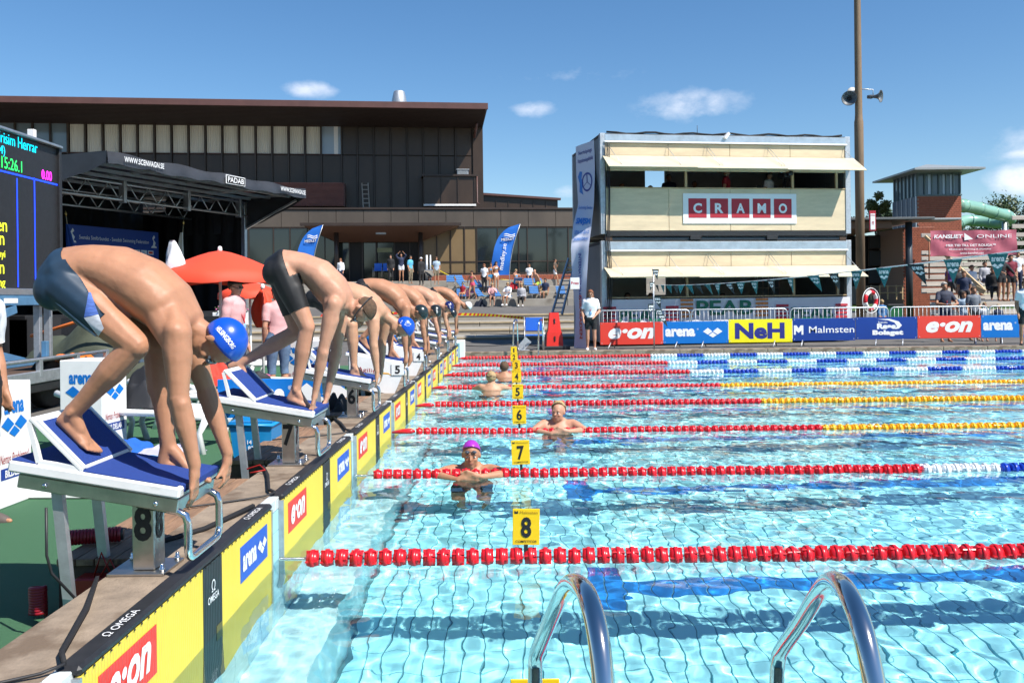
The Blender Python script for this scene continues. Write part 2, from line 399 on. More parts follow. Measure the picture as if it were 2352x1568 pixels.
me.from_pydata(np.stack([X, Y, Z], -1).reshape(-1, 3).tolist(), [], np.stack([idx[:-1, :-1], idx[:-1, 1:], idx[1:, 1:], idx[1:, :-1]], -1).reshape(-1, 4).tolist())
me.polygons.foreach_set('use_smooth', [True] * len(me.polygons))
wm = M('pool_water', (1, 1, 1), 0); b = wm.node_tree.nodes['Principled BSDF']; b.inputs['Transmission Weight'].default_value = 1; b.inputs['IOR'].default_value = 1.333
b.inputs['Base Color'].default_value = (.93, .99, 1, 1)
me.materials.append(wm); water = bpy.data.objects.new('water', me); C.objects.link(water); struct(water); water.cycles.is_caustics_caster = True

# ================================================================== starting wall: touch pads, wooden steps, cables
PADY = ribmat('pad_yellow', (.80, .60, .06), 'Y', .022, .35, .5, .03); PADB = ribmat('pad_black', (.014, .018, .02), 'Y', .022, .5, .5, .1)
PADR = ribmat('pad_red_print', (.72, .045, .03), 'Y', .022, .35, .5); PADU = ribmat('pad_blue_print', (.02, .10, .50), 'Y', .022, .35, .5)
LC = {n: 3.95 + 2.5 * (8 - n) for n in range(0, 9)}
def make_pad():
    r = thing('touch_pad', (0, 0, 0), '', 'touch pad', 'timing touch pads hung along the start wall')
    MB().box(-1.434, -1.418, -1.12, -.0, -.55, .352).build('panel', PADY, r); MB().box(-1.434, -1.418, .255, 1.12, -.55, .352).build('panel', PADY, r)
    MB().box(-1.434, -1.4165, 0, .255, -.55, .352).build('stripe', PADB, r)
    m = MB(); m.bbox(-1.50, -1.412, -1.13, 1.13, .352, .388, .012); 
    for k in range(36): m.bbox(-1.416, -1.411, -1.1 + k * .0625, -1.091 + k * .0625, .349, .358, .002)
    m.build('top_rail', BLACK, r)
    for y in (-1.128, 1.128): MB().box(-1.44, -1.412, y - .008, y + .008, -.55, .35).build('side_rail', GALV, r)
    U, V = (0, 1, 0), (0, 0, 1)
    a = MB().box(-1.42, -1.4155, -1.0, -.52, .11, .30).build('sponsor_patch', PADR, r); text(a, 'e·on', (-1.4155, -.76, .205), U, V, .12, WPRINT, bold=.035, shear=.25, width=.36)
    a = MB().box(-1.42, -1.4155, .54, 1.03, .11, .295).build('sponsor_patch', PADU, r); text(a, 'arena', (-1.4155, .69, .20), U, V, .085, WPRINT, bold=.04, width=.24); arena_logo(a, (-1.4155, .92, .20), U, V, .085, WPRINT)
    MB().box(-1.417, -1.4145, .17, .25, -.11, .03).build('tape_patch', M('dark_tape', (.12, .11, .03), .6), r)
    text(r, 'Ω', (-1.4165, .128, .24), U, V, .055, WPRINT, bold=.0); text(r, 'OMEGA', (-1.4165, .128, .185), U, V, .034, WPRINT, bold=.01, width=.15)
    for y in (-.75, .88): text(r, 'Ω OMEGA', (-1.452, y, .388), (0, 1, 0), (-1, 0, 0), .035, WPRINT, bold=.0, shear=.2, width=.26)
    return r
pad = make_pad()
for i, n in enumerate(range(8, 0, -1)):
    p = pad if i == 0 else copy_tree(pad); p.location = (0, LC[n], 0)
    p['label'] = ('yellow and black touch pad below starting block 8, nearest and largest', 'touch pad below the swimmer without a cap', 'touch pad below the bright blue fan cap', 'touch pad below the dark green cap and the Agility board',
                  'touch pad below the black lettered cap', 'small yellow touch pad under the swimmer in the navy team cap', 'small yellow touch pad under the low black cap', 'farthest yellow touch pad by the white post at the pool corner')[i]
# wooden steps behind the wall
for i, n in enumerate(range(8, 0, -1)):
    c = LC[n]; r = thing('wooden_step', (-1.97, c + 1.1, GZ), ['weathered wooden plank step between starting blocks 8 and 7, with wet footprints', 'plank step just beyond the post with number 7, next to the blue crate', 'plank step beyond the steel post numbered 6', 'plank step beyond the white Agility board',
        'plank step past the board numbered 4', 'small wooden step beside the third block from the far end', 'small wooden step beside the second block from the far end', 'last wooden step at the far end of the start wall'][i], 'step', 'wooden steps along the start wall')
    p0 = None
    for k in range(4):
        x = -2.15 + k * .09; p = MB().bbox(x, x + .084, c + .13, c + 1.95, .335, .368, .003).build('plank', WOOD, r)
    MB().box(-2.15, -1.80, c + .15, c + .18, .12, .333).build('end_board', WOODD, r)
    MB().box(-2.145, -2.11, c + .2, c + 1.9, .12, .333).build('side_board', WOODD, r)
# cable straps lying on the coping
for i, n in enumerate((9, 8, 7, 6)):
    c = LC[8] + 2.5 * (8 - n) + (2.5 * 0)
    y0 = c - 1.2
    m = MB(); m.tube([(-1.80, y0 + 1.0 if n != 9 else y0 + 1.35, .385), (-1.66, y0 + .62, .388), (-1.53, y0 + .18, .392), (-1.47, y0 + .08, .40)], [.010, .014, .012, .010], 4)
    if n < 9:
        tagged(m.build('strap', BFAB), ['', 'black strap across the bare concrete before block 8', 'black strap with buckle on the concrete before block 7', 'black strap on the concrete before block 6'][i], 'strap')
        tagged(MB().tube([(-2.05, y0 - .35, .39), (-1.8, y0 - .15, .38), (-1.62, y0 - .02, .379), (-1.52, y0 + .03, .385), (-1.46, y0 + .07, .40)], .006, 6).build('cable', BLACK),
               ['', 'thin black cable crossing the concrete at the bottom corner', 'thin black cable leading to the gap between touch pads 8 and 7', 'thin black cable leading to the gap between pads 7 and 6'][i], 'cable')
tagged(MB().tube([(-1.83, 4.2, .375), (-1.62, 4.55, .382), (-1.5, 5.0, .392)], .014, 6).build('strap', BFAB), 'long black strap passing behind the steel handle of block 8', 'strap')
MBx = MB().bbox(-1.62, -1.30, YF - .02, YF + .22, -.2, .45, .01); tagged(MBx.build('corner_post', WHITE), 'white block at the far corner of the start wall', 'post')

# ================================================================== lane ropes
def make_float():
    m = MB(); m.lathe([(.052, -.0125), (.056, -.011), (.057, 0), (.056, .011), (.052, .0125), (.048, .0125), (.048, -.0125), (.052, -.0125)], 18, ax=(1, 0, 0))
    m.lathe([(.018, -.037), (.038, -.035), (.047, -.020), (.049, -.012), (.049, .012), (.047, .020), (.038, .035), (.018, .037)], 14, ax=(1, 0, 0))
    for k in range(4):
        a = k * math.pi / 2 + .3; d = Vector((0, math.cos(a), math.sin(a))); e = Vector((0, -math.sin(a), math.cos(a))) * .004
        m.add([Vector((-.036, 0, 0)) + d * .015 + e, Vector((-.036, 0, 0)) + d * .053 + e, Vector((.036, 0, 0)) + d * .053 + e, Vector((.036, 0, 0)) + d * .015 + e,
               Vector((-.036, 0, 0)) + d * .015 - e, Vector((-.036, 0, 0)) + d * .053 - e, Vector((.036, 0, 0)) + d * .053 - e, Vector((.036, 0, 0)) + d * .015 - e], [(0, 1, 2, 3), (7, 6, 5, 4), (0, 3, 7, 4), (1, 5, 6, 2), (0, 4, 5, 1), (3, 2, 6, 7)])
    return m
ffl = {}
for k, mt in (('r', RED), ('y', YELLOW), ('b', BLUE), ('w', WHITEF)):
    o = make_float().build('float', mt); ffl[k] = o.data; bpy.data.objects.remove(o)
XMAX = {8: 5.2, 7: 6.5, 6: 7.6, 5: 9.0, 4: 10.5, 3: 11.9, 2: 13.3, 1: 14.8, 9: 4.2}
SINK = {8: (.035, .018), 7: (.022, .012), 6: (.02, .0), 5: (.028, .02), 4: (.024, .0), 3: (.03, .03), 2: (.03, .03), 1: (.03, .03), 9: (.03, .02)}
def rope_z(n, x):
    a, b_ = SINK[n]; t = min(1, max(0, (x + 1.3) / 4.2)); return a + (b_ - a) * t - (.012 * math.sin(max(0, min(1, (x + 1) / 2.6)) * math.pi) if n in (4, 6) else 0)
LRL = {9: 'nearest lane rope, only its yellow sign in view', 8: 'nearest red lane rope, whole width in front of sign 8', 7: 'red, white and blue lane rope held by the swimmer in the purple cap', 6: 'red and yellow lane rope under the blond swimmer facing the camera', 5: 'red and yellow lane rope behind sign 5',
       4: 'red and yellow lane rope held by the blond swimmer seen from behind', 3: 'red, white and blue lane rope in front of the dark-haired swimmer', 2: 'second farthest red, white and blue lane rope', 1: 'farthest red, white and blue lane rope under the kerb'}
for n in range(9, 0, -1):
    y = 5.17 + 2.5 * (8 - n) if n < 9 else 2.86; r = thing('lane_rope', (XW, y, 0), LRL[n], 'lane rope', 'lane ropes across the pool')
    xs_ = -1.2 if n in (8, 7, 3, 2, 1, 9) else -1.1
    MB().tube([(x, y, rope_z(n, x)) for x in np.arange(xs_, XMAX[n], .4)], .006, 6).build('cable', GALV, r)
    if n in (8, 7, 9):
        m = MB(); k = 0
        while k < 26: m.lathe([(.006, -.0035), (.0125, 0), (.006, .0035)], 8, (-1.40 + k * .0078, y, rope_z(n, -1.3)), (1, 0, 0)); k += 1
        m.build('spring', CHROME, r)
    else:
        MB().tube([(-1.42, y, .02), (-1.3, y, .03), (-1.2, y, .03), (-1.15, y, .03)], [.012, .03, .034, .012], 8).build('tensioner', RED, r)
    x = xs_; i = 0
    if n == 9: x = .0
    while x < XMAX[n]:
        d = x - XW
        if d < 5: col = 'r'
        elif n in (4, 5, 6): col = 'y'
        else: col = 'wb'[int((d - 5) / .69) % 2]
        f = bpy.data.objects.new('float', ffl[col]); C.objects.link(f); f.parent = r
        f.location = (x - XW, 0, rope_z(n, x) + RNG.normal(0, .0015)); f.rotation_euler = (i * 1.3 + RNG.uniform(-.3, .3), RNG.normal(0, .02), RNG.normal(0, .045)); x += .0862; i += 1
# number signs standing on the ropes
for n in range(9, 0, -1):
    y = 5.17 + 2.5 * (8 - n) if n < 9 else 2.86; sx = {9: .06, 8: .065, 7: .063, 6: .068, 5: .066, 4: .063, 3: .071, 2: .03, 1: .03}[n]; z0 = .105
    lab = {9: 'yellow sign cut off at the bottom edge of the frame', 8: 'largest whole yellow sign, reading eight', 7: 'yellow sign reading seven beside the purple-capped swimmer', 6: 'yellow sign reading six left of the blond swimmer', 5: 'yellow sign reading five, below the one reading four', 4: 'yellow sign reading four, right of the two swimmers seen from behind', 3: 'yellow sign reading three, under the one reading two', 2: 'yellow sign reading two, between one and three', 1: 'topmost and farthest yellow sign, reading one'}[n]
    r = thing('number_sign', (sx, y - .01, z0 - .06), lab, 'sign', 'competitor number signs on the ropes')
    tl = {8: .02, 7: -.035}.get(n, 0.0); TT = Matrix.Translation(Vector((sx, y - .01, z0))) @ Matrix.Rotation(tl, 4, 'Y')
    MB(TT).bbox(-.08, .08, -.003, .003, 0, .214, .002).build('plate', SIGNY, r)
    MB(TT).bbox(-.012, .012, -.006, .006, -.07, .004, .002).build('stem', BLACK, r); MB(TT).bbox(-.014, .014, -.012, .012, -.085, -.055, .003).build('clip', WPLAST, r)
    U, V = (1, 0, 0), (0, 0, 1)
    text(r, str(n), (0, -.003, .105), U, V, .122, BPRINT, bold=.03, width=.062 if n != 1 else .035, T=TT)
    text(r, 'COMPETITOR', (0, -.003, .022), U, V, .014, BPRINT, bold=.012, shear=.25, width=.125, T=TT)
    text(r, 'Malmsten', (.016, -.003, .193), U, V, .016, M('dull_brown_print', (.30, .16, .01), .5), width=.105, T=TT)
    MB(TT).prism([(0, 0), (.0, .016), (.006, .016), (.011, .009), (.016, .016), (.022, .016), (.022, 0)], (-.07, -.0035, .185), U, V, (0, -.0006, 0)).build('logo', BPRINT, r)
# ================================================================== starting blocks
TH = math.atan2(.128, .73)      # slope of the top
def make_block():
    r = thing('starting_block', (0, 0, 0), '', 'starting block', 'starting blocks along the wall')
    # local: X world, Y about the lane centre; top plane from front (-1.42,.777) to rear (-2.15,.905)
    T = Matrix.Translation(Vector((-1.42, 0, .777))) @ Matrix.Rotation(TH, 4, 'Y')   # local -x runs up and back
    m = MB(T); m.bbox(-.742, 0, -.245, .245, -.052, -.004, .008)
    m.build('platform', WPLAST, r)
    MB(T).bbox(-.735, -.02, -.235, .215, -.005, .004, .003).build('grip_mat', BLUEMAT, r)
    MB(T).bbox(-.022, .006, -.2, .235, -.03, .006, .004).build('front_lip', BLUEMAT, r)
    m = MB(T); m.bbox(-.70, -.005, -.225, .225, -.118, -.058, .004); m.build('steel_frame', STEEL, r)
    m = MB(T)
    for x in (-.58, -.10): MB(T).lathe([(.012, 0), (.012, .008), (.004, .012)], 6, (x, -.225, -.09), (0, -1, 0)).build('bolt', CHROME, r)
    # kick plate wedge: two side frames, sloped plate with mat
    for y in (-.235, .215):
        k = MB(T)
        yw = .02
        outer = [(-.425, .002), (-.66, .175), (-.678, .178), (-.688, .165), (-.62, .0)]
        inner = [(-.475, .02), (-.655, .15), (-.662, .148), (-.605, .02)]
        n = len(outer)
        for (a, b_) in ((outer[0], outer[1]), (outer[1], outer[3]), (outer[3], outer[4]), (outer[4], outer[0])):
            k.beam((a[0], y + yw / 2, a[1] + .004), (b_[0], y + yw / 2, b_[1] + .004), .02, .022, (0, 1, 0))
        k.build('side_frame', WPLAST, r)
    a = Vector((-.44, 0, .012)); b_ = Vector((-.675, 0, .182)); 
    ang = math.atan2(b_.z - a.z, -(b_.x - a.x)); L = (b_ - a).length
    TP = T @ Matrix.Translation(a) @ Matrix.Rotation(ang, 4, 'Y')
    MB(TP).bbox(-L - .01, .015, -.238, .238, -.012, .006, .004).build('kick_plate', WPLAST, r)
    MB(TP).bbox(-L + .025, .0, -.205, .225, .004, .010, .002).build('kick_plate_mat', BLUEMAT, r)
    # rear legs with screw feet
    for y in (-.17, .17):
        m = MB(); m.beam((-1.985, y, .80), (-1.93, y, .215), .032, .045, (1, 0, 0)); m.build('leg', GALV, r)
        m = MB(); m.lathe([(.02, 0), (.022, .01), (.022, .03), (.02, .04)], 6, (-1.927, y, .18)); m.cyl((-1.926, y, .2), (-1.92, y, GZ), .010, n=8); m.lathe([(.03, 0), (.03, .008), (.012, .014)], 10, (-1.92, y, GZ + .001)); m.build('screw_foot', GALV, r)
    MB().bbox(-1.69, -1.592, -.105, .012, .385, .735, .004).build('post', STEEL, r)
    MB().bbox(-1.785, -1.535, -.15, .09, .371, .383, .002).build('base_plate', STEEL, r)
    for p in ((-1.555, -.115), (-1.555, .06), (-1.76, .06)):
        MB().lathe([(.014, 0), (.014, .014), (.009, .018), (.009, .03), (.004, .036)], 8, (p[0], p[1], .383)).build('bolt', CHROME, r)
    # U shaped handle
    pts = []
    z1, z2, x = .69, .458, -1.405
    def arc(cy, cz, r_, a0, a1): return [(x, cy + r_ * math.cos(a0 + (a1 - a0) * i / 5), cz + r_ * math.sin(a0 + (a1 - a0) * i / 5)) for i in range(6)]
    pts = [(-1.62, -.205, .70), (-1.45, -.205, .668), (-1.415, -.205, .648), (-1.405, -.205, .615), (-1.405, -.205, z2 + .05)] + arc(-.155, z2 + .05, .05, math.pi, 1.5 * math.pi)[1:] + arc(.14, z2 + .05, .05, 1.5 * math.pi, 2 * math.pi) + [(-1.405, .19, .615), (-1.415, .19, .648), (-1.45, .19, .668), (-1.62, .19, .70)]
    MB().tube(pts, .017, 10).build('handle', CHROME, r)
    return r
blk = make_block(); BL = {}
BLAB = {8: 'nearest starting block, number 8, with blue mat and steel post', 7: 'starting block number 7, under the swimmer without a cap', 6: 'starting block number 6 with steel post', 5: 'starting block with the white Agility side board',
        4: 'starting block with the smaller white board just beyond the Agility one', 3: 'starting block just beyond block 4, under the navy team cap', 2: 'second farthest starting block, under the low black cap', 1: 'farthest starting block, under the white cap'}
for i, n in enumerate(range(8, 0, -1)):
    b_ = blk if i == 0 else copy_tree(blk); b_.location = (0, LC[n], 0); b_['label'] = BLAB[n]; BL[n] = b_
for n in range(8, 0, -1):
    if n in (8, 7, 6):
        text(BL[n], str(n), (-1.642, LC[n] - .105, .59), (1, 0, 0), (0, 0, 1), .155, BPRINT, name='number', bold=.035, width=.078)
        text(BL[n], str(n), (-1.592, LC[n] - .05, .59), (0, 1, 0), (0, 0, 1), .155, BPRINT, name='number', bold=.035, width=.075)
    if n in (5, 4):
        y = LC[n] - .262
        MB().prism([(-2.02, .60), (-1.80, .40), (-1.60, .40), (-1.46, .74), (-2.1, .88)][:0] or [(-2.10, .87), (-1.42, .745), (-1.42, .60), (-1.53, .35), (-1.92, .42), (-2.10, .50)], (0, y, 0), (1, 0, 0), (0, 0, 1), (0, .012, 0)).build('side_board', WHITE, BL[n])
        text(BL[n], 'Agility' if n == 5 else 'Fam W', (-1.86, y, .66), (1, 0, -.17), (.17, 0, 1), .07 if n == 5 else .05, M('dark_red_print', (.35, .03, .03), .5) if n == 5 else NEHB, width=.28)
        MB().bbox(-1.56, -1.40, y - .012, y - .002, .60, .745, .002).build('number_plate', WHITE, BL[n])
        text(BL[n], str(n), (-1.48, y - .012, .672), (1, 0, 0), (0, 0, 1), .105, BPRINT, name='number', bold=.03, width=.065)
        if n == 5:
            MB().prism([(0, 0), (.05, .035), (.12, .03), (.17, -.01), (.12, .015), (.05, .018)], (-1.72, y - .001, .60), (1, 0, 0), (0, 0, 1), (0, -.002, 0)).build('logo', YELLOW, BL[n])
# ================================================================== people
def V3(*a): return Vector(a[0]) if len(a) == 1 else Vector(a)
class Body:
    """closed shapes grown into one continuous skin; every shape remembers its bone so clothes can be cut from the skin"""
    def __init__(s, lat): s.m = MB(); s.bones = []; s.lat = Vector(lat).normalized()
    def limb(s, p, r0, q, r1, tag, n=12, belly=0, k=5):
        p, q = Vector(p), Vector(q); d = (q - p); L = d.length; d = d / L
        pts = []; rs = []
        for i in range(4):
            t = math.pi / 2 * (1 - i / 3.5); pts.append(p - d * r0 * math.sin(t)); rs.append(max(.001, r0 * math.cos(t)))
        for i in range(k + 1):
            t = i / k; pts.append(p + d * L * t); rs.append(r0 + (r1 - r0) * t + belly * math.sin(math.pi * min(1, t * 1.35)) ** 2)
        for i in range(1, 4):
            t = math.pi / 2 * (i / 3.5); pts.append(q + d * r1 * math.sin(t)); rs.append(max(.001, r1 * math.cos(t)))
        s.m.tube(pts, rs, n); s.bones.append((p, q, r0, r1, tag))
    def chain(s, secs, tag):
        """elliptic sections (centre, in-plane radius, lateral radius)"""
        P = [Vector(a[0]) for a in secs]; n = 20; vs = []; fs = []; rings = []
        def ring(c, d, ra, rb):
            e = d.cross(s.lat).normalized(); rings.append([c + e * ra * math.cos(2 * math.pi * k / n) + s.lat * rb * math.sin(2 * math.pi * k / n) for k in range(n)])
        for i, (c, ra, rb) in enumerate(secs):
            d = (P[min(i + 1, len(P) - 1)] - P[max(i - 1, 0)]).normalized()
            if i == 0:
                for t in (.2, .6, .88): ring(P[0] - d * ra * .75 * (1 - t) ** .8, d, ra * math.sin(math.pi / 2 * t), rb * math.sin(math.pi / 2 * t))
            ring(P[i], d, ra, rb)
            if i == len(P) - 1:
                for t in (.88, .6, .2): ring(P[-1] + d * ra * .75 * (1 - t) ** .8, d, ra * math.sin(math.pi / 2 * t), rb * math.sin(math.pi / 2 * t))
        m = len(rings)
        for i in range(m - 1):
            for k in range(n): fs.append((i * n + k, i * n + (k + 1) % n, (i + 1) * n + (k + 1) % n, (i + 1) * n + k))
        fs += [tuple(range(n))[::-1], tuple(range((m - 1) * n, m * n))]
        s.m.add([v for r in rings for v in r], fs, True)
        for i in range(len(P) - 1): s.bones.append((P[i], P[i + 1], secs[i][1], secs[i + 1][1], '%s%d' % (tag, i)))
    def ell(s, c, a, b, d, tag=None):
        s.m.ell(c, a, b, d)
        if tag: s.bones.append((Vector(c), Vector(c) + Vector(d) * .01, Vector(a).length, Vector(a).length, tag))
    def grow(s, vox, sm=4):
        me = bpy.data.meshes.new('body'); me.from_pydata([tuple(v) for v in s.m.v], [], s.m.f); o = bpy.data.objects.new('body', me)
        md = o.modifiers.new('r', 'REMESH'); md.mode = 'VOXEL'; md.voxel_size = vox; md.use_smooth_shade = True
        if sm: sd = o.modifiers.new('s', 'SMOOTH'); sd.factor = .5; sd.iterations = sm
        me2 = evaluate(o); bpy.data.meshes.remove(me); me2.name = 'body'; s.me = me2
        co = np.empty(len(me2.vertices) * 3, 'f'); me2.vertices.foreach_get('co', co); s.co = co.reshape(-1, 3)
        no = np.empty_like(co); me2.vertices.foreach_get('normal', no); s.no = no.reshape(-1, 3)
        D = []; TT = []
        for (p, q, r0, r1, tag) in s.bones:
            p_, q_ = np.array(p), np.array(q); d = q_ - p_; t = np.clip(((s.co - p_) @ d) / max(1e-9, d @ d), 0, 1)
            D.append(np.linalg.norm(s.co - p_ - t[:, None] * d, axis=1) - (r0 + (r1 - r0) * t)); TT.append(t)
        D = np.array(D); s.best = D.argmin(0); s.t = np.array(TT)[s.best, np.arange(len(s.co))]
        # relax the broad muscles only, keep hands, feet and face crisp
        tags = [b[4] for b in s.bones]; soft = np.array([1.0 if t.startswith('torso') or t == 'neck' else .6 if t[:4] in ('uarm', 'thig') else 0 for t in tags])[s.best]
        k = getattr(s, 'relax', 0)
        if k:
            ed = np.empty(len(me2.edges) * 2, 'i'); me2.edges.foreach_get('vertices', ed); ed = ed.reshape(-1, 2); cnt = np.bincount(ed.ravel(), minlength=len(s.co)).astype('f')
            w = np.where(s.t > .55, soft * (soft == 1), soft)[:, None] * .6
            for _ in range(k):
                acc = np.zeros_like(s.co); np.add.at(acc, ed[:, 0], s.co[ed[:, 1]]); np.add.at(acc, ed[:, 1], s.co[ed[:, 0]]); s.co = s.co + w * (acc / cnt[:, None] - s.co)
    def object(s, name, mat, parent):
        wl = wloc(parent); me = s.me
        me.vertices.foreach_set('co', (s.co - np.array(wl)).astype('f').ravel()); me.materials.clear(); me.materials.append(mat)
        me.polygons.foreach_set('use_smooth', [True] * len(me.polygons)); o = bpy.data.objects.new(name, me); C.objects.link(o); o.parent = parent; return o
    def garment(s, name, mat, parent, spec, off=.004, hem=True, wrinkle=0):
        """spec: {tag: (t0, t1)}"""
        sel = np.zeros(len(s.co), bool); lim = {}; plane = spec.get('_plane')
        for i, b in enumerate(s.bones):
            for k, v_ in spec.items():
                if k[0] == '_': continue
                t0, t1 = v_
                if k[0] != '_' and b[4] == k: sel |= (s.best == i) & (s.t >= t0) & (s.t <= t1)
        if plane:
            pp, pn = np.array(plane[0]), np.array(Vector(plane[1]).normalized()); dist = (s.co - pp) @ pn; istor = np.array([b[4].startswith('torso') for b in s.bones])[s.best]
            isth = np.array([b[4].startswith('thigh') for b in s.bones])[s.best]; best_t = np.full(len(s.co), 9.0); best_r = np.full(len(s.co), 9.0); ax_ = np.zeros((len(s.co), 3))
            for hp_, kn_ in spec['_legs']:
                a0 = np.array(hp_); d0 = np.array(kn_) - a0; tt = ((s.co - a0) @ d0) / (d0 @ d0); rr = np.linalg.norm(s.co - a0 - np.clip(tt, 0, 1)[:, None] * d0, axis=1); m_ = rr < best_r
                best_t[m_] = tt[m_]; best_r[m_] = rr[m_]; ax_[m_] = d0
            hem_ = spec['_hem']; sel = (istor & (dist < 0) & (dist > -.5)) | (isth & (best_t < hem_) & ((dist < spec.get('_slack', 0)) | (best_t > spec.get('_tab', 9))))
        co = s.co + s.no * off
        if wrinkle:
            w = np.array([mnoise.noise(Vector(p) * 11) for p in s.co]); co = co + s.no * (w * wrinkle)[:, None]
        nf = len(s.me.polygons); lt = np.empty(nf, 'i'); s.me.polygons.foreach_get('loop_total', lt); vi = np.empty(len(s.me.loops), 'i'); s.me.loops.foreach_get('vertex_index', vi)
        st = np.concatenate([[0], np.cumsum(lt)[:-1]]); fs = []
        keep = []
        for i in range(nf):
            f = vi[st[i]:st[i] + lt[i]]
            if sel[f].sum() * 2 >= len(f) and sel[f].any(): keep.append(f)
        if not keep: return None
        used = np.unique(np.concatenate(keep)); mp_ = -np.ones(len(s.co), 'i'); mp_[used] = np.arange(len(used))
        # tidy the hem: slide border vertices onto the exact limit along their bone
        ec = {}
        for f in keep:
            for a, b in zip(f, np.roll(f, -1)):
                e = (a, b) if a < b else (b, a); ec[e] = ec.get(e, 0) + 1
        border = sorted({v for e, c in ec.items() if c == 1 for v in e})
        pos = co[used].copy(); bord = set(border)
        for v in border:
            bi = s.best[v]; b = s.bones[bi]; lims = spec.get(b[4])
            if plane:
                if abs(best_t[v] - hem_) < .05 and isth[v]: pos[mp_[v]] += ax_[v] * (hem_ - best_t[v])
                elif abs(dist[v] - spec.get('_slack', 0) * isth[v]) < .02: pos[mp_[v]] -= pn * (dist[v] - spec.get('_slack', 0) * isth[v])
                continue
            if lims is None: continue
            for T_ in lims:
                if 0 < T_ < 1 and abs(s.t[v] - T_) < .12:
                    d = np.array(b[1] - b[0]); pos[mp_[v]] += d * (T_ - s.t[v])
        inner = {}
        vs = [tuple(p) for p in pos - np.array(wloc(parent))]; faces = [tuple(int(x) for x in mp_[f]) for f in keep]
        for v in border: inner[v] = len(vs); q = pos[mp_[v]] - s.no[v] * (off + .003) - np.array(wloc(parent)); vs.append(tuple(q))
        for e, c in ec.items():
            if c == 1: a, b = e; faces.append((int(mp_[a]), int(mp_[b]), inner[b], inner[a]))
        me = bpy.data.meshes.new(name); me.from_pydata(vs, [], faces); me.polygons.foreach_set('use_smooth', [True] * len(faces)); me.materials.append(mat)
        o = bpy.data.objects.new(name, me); C.objects.link(o); o.parent = parent; return o
    def hand(s, wrist, palm, tips, across, size=1.0, thumb=None, fingers=True, tag='hand'):
        """palm: knuckle centre; tips: where the fingertips end; across: direction over the knuckles"""
        w, p, t = Vector(wrist), Vector(palm), Vector(tips); a = Vector(across).normalized() * size
        s.limb(w, .024 * size, w.lerp(p, .5), .026 * size, tag, 8)
        if not fingers:
            s.limb(w, .026 * size, p, .034 * size, tag, 8); s.limb(p, .03 * size, t, .018 * size, tag, 8); return
        for k in (-.6, 0, .6): s.limb(w + a * .012 * k, .019 * size, p + a * .038 * k, .0145 * size, tag, 8)
        d = (t - p); out = d.cross(a).normalized() * .010 * size
        for k, ln in ((-1.5, .86), (-.5, 1.0), (.5, .97), (1.5, .78)):
            b0 = p + a * .0215 * k; m_ = b0 + d * .52 * ln + out + a * .002 * k; e = b0 + d * ln + a * .003 * k
            s.limb(b0, .0098 * size, m_, .0088 * size, tag, 8, k=2); s.limb(m_, .0088 * size, e, .0072 * size, tag, 8, k=2)
        if thumb is not None:
            th = Vector(thumb); b0 = w.lerp(p, .3) + (th - w).normalized() * .012; m_ = b0.lerp(th, .55) + (th - b0).cross(a).normalized() * .004
            s.limb(b0, .015 * size, m_, .0115 * size, tag, 8, k=2); s.limb(m_, .011 * size, th, .009 * size, tag, 8, k=2)
    def foot(s, ankle, heel, ball, toe, side, size=1.0, toes=True):
        an, h, b, t = map(Vector, (ankle, heel, ball, toe)); sd = Vector(side).normalized() * size
        s.limb(an, .036 * size, h, .031 * size, 'foot', 10); s.limb(an, .034 * size, an.lerp(b, .55), .028 * size, 'foot', 10)
        s.limb(h, .030 * size, b - sd * .018, .022 * size, 'foot', 10); s.limb(an.lerp(b, .4), .028 * size, b + sd * .018, .020 * size, 'foot', 10)
        if not toes: s.limb(b, .03 * size, t, .018 * size, 'foot', 8); return
        d = t - b
        for k, ln, r in ((-2, .62, .0085), (-1, .78, .009), (0, .88, .0095), (1, .97, .010), (2.15, 1.0, .0135)):
            b0 = b + sd * .0175 * k * 1.0 - d * .12; e = b0 + d * ln * 1.05
            s.limb(b0, r * 1.25 * size, e, r * size, 'foot', 8, k=2)
    def head(s, c, fwd, up, size=1.0, ears=True, mouth=True):
        f = Vector(fwd).normalized(); u = Vector(up); u = (u - f * u.dot(f)).normalized(); l = u.cross(f); k = size; c = Vector(c); s.hd = (c, f, u, l, k)
        s.ell(c + f * -.012 * k + u * .018 * k, f * .098 * k, l * .077 * k, u * .090 * k, 'skull')
        s.ell(c + f * .022 * k - u * .035 * k, f * .066 * k, l * .062 * k, u * .085 * k, 'face')
        s.ell(c + f * .052 * k - u * .092 * k, f * .030 * k, l * .031 * k, u * .026 * k, 'face')      # chin
        for q in (-1, 1):
            s.ell(c + f * .012 * k - u * .078 * k + l * .038 * k * q, f * .048 * k, l * .018 * k, u * .026 * k, 'face')   # jaw
            s.ell(c + f * .062 * k - u * .035 * k + l * .036 * k * q, f * .022 * k, l * .022 * k, u * .018 * k, 'face')   # cheek
            s.ell(c + f * .078 * k + u * .010 * k + l * .025 * k * q, f * .014 * k, l * .026 * k, u * .009 * k, 'face')   # brow
            if ears: s.ell(c - f * .008 * k - u * .012 * k + l * .080 * k * q, f * .016 * k, l * .009 * k, u * .030 * k, 'ear')
        s.limb(c + f * .084 * k + u * .002 * k, .008 * k, c + f * .108 * k - u * .032 * k, .0115 * k, 'nose', 8, k=2)
        if mouth:
            s.ell(c + f * .078 * k - u * .060 * k, f * .013 * k, l * .024 * k, u * .006 * k, 'lip'); s.ell(c + f * .076 * k - u * .071 * k, f * .012 * k, l * .020 * k, u * .006 * k, 'lip')
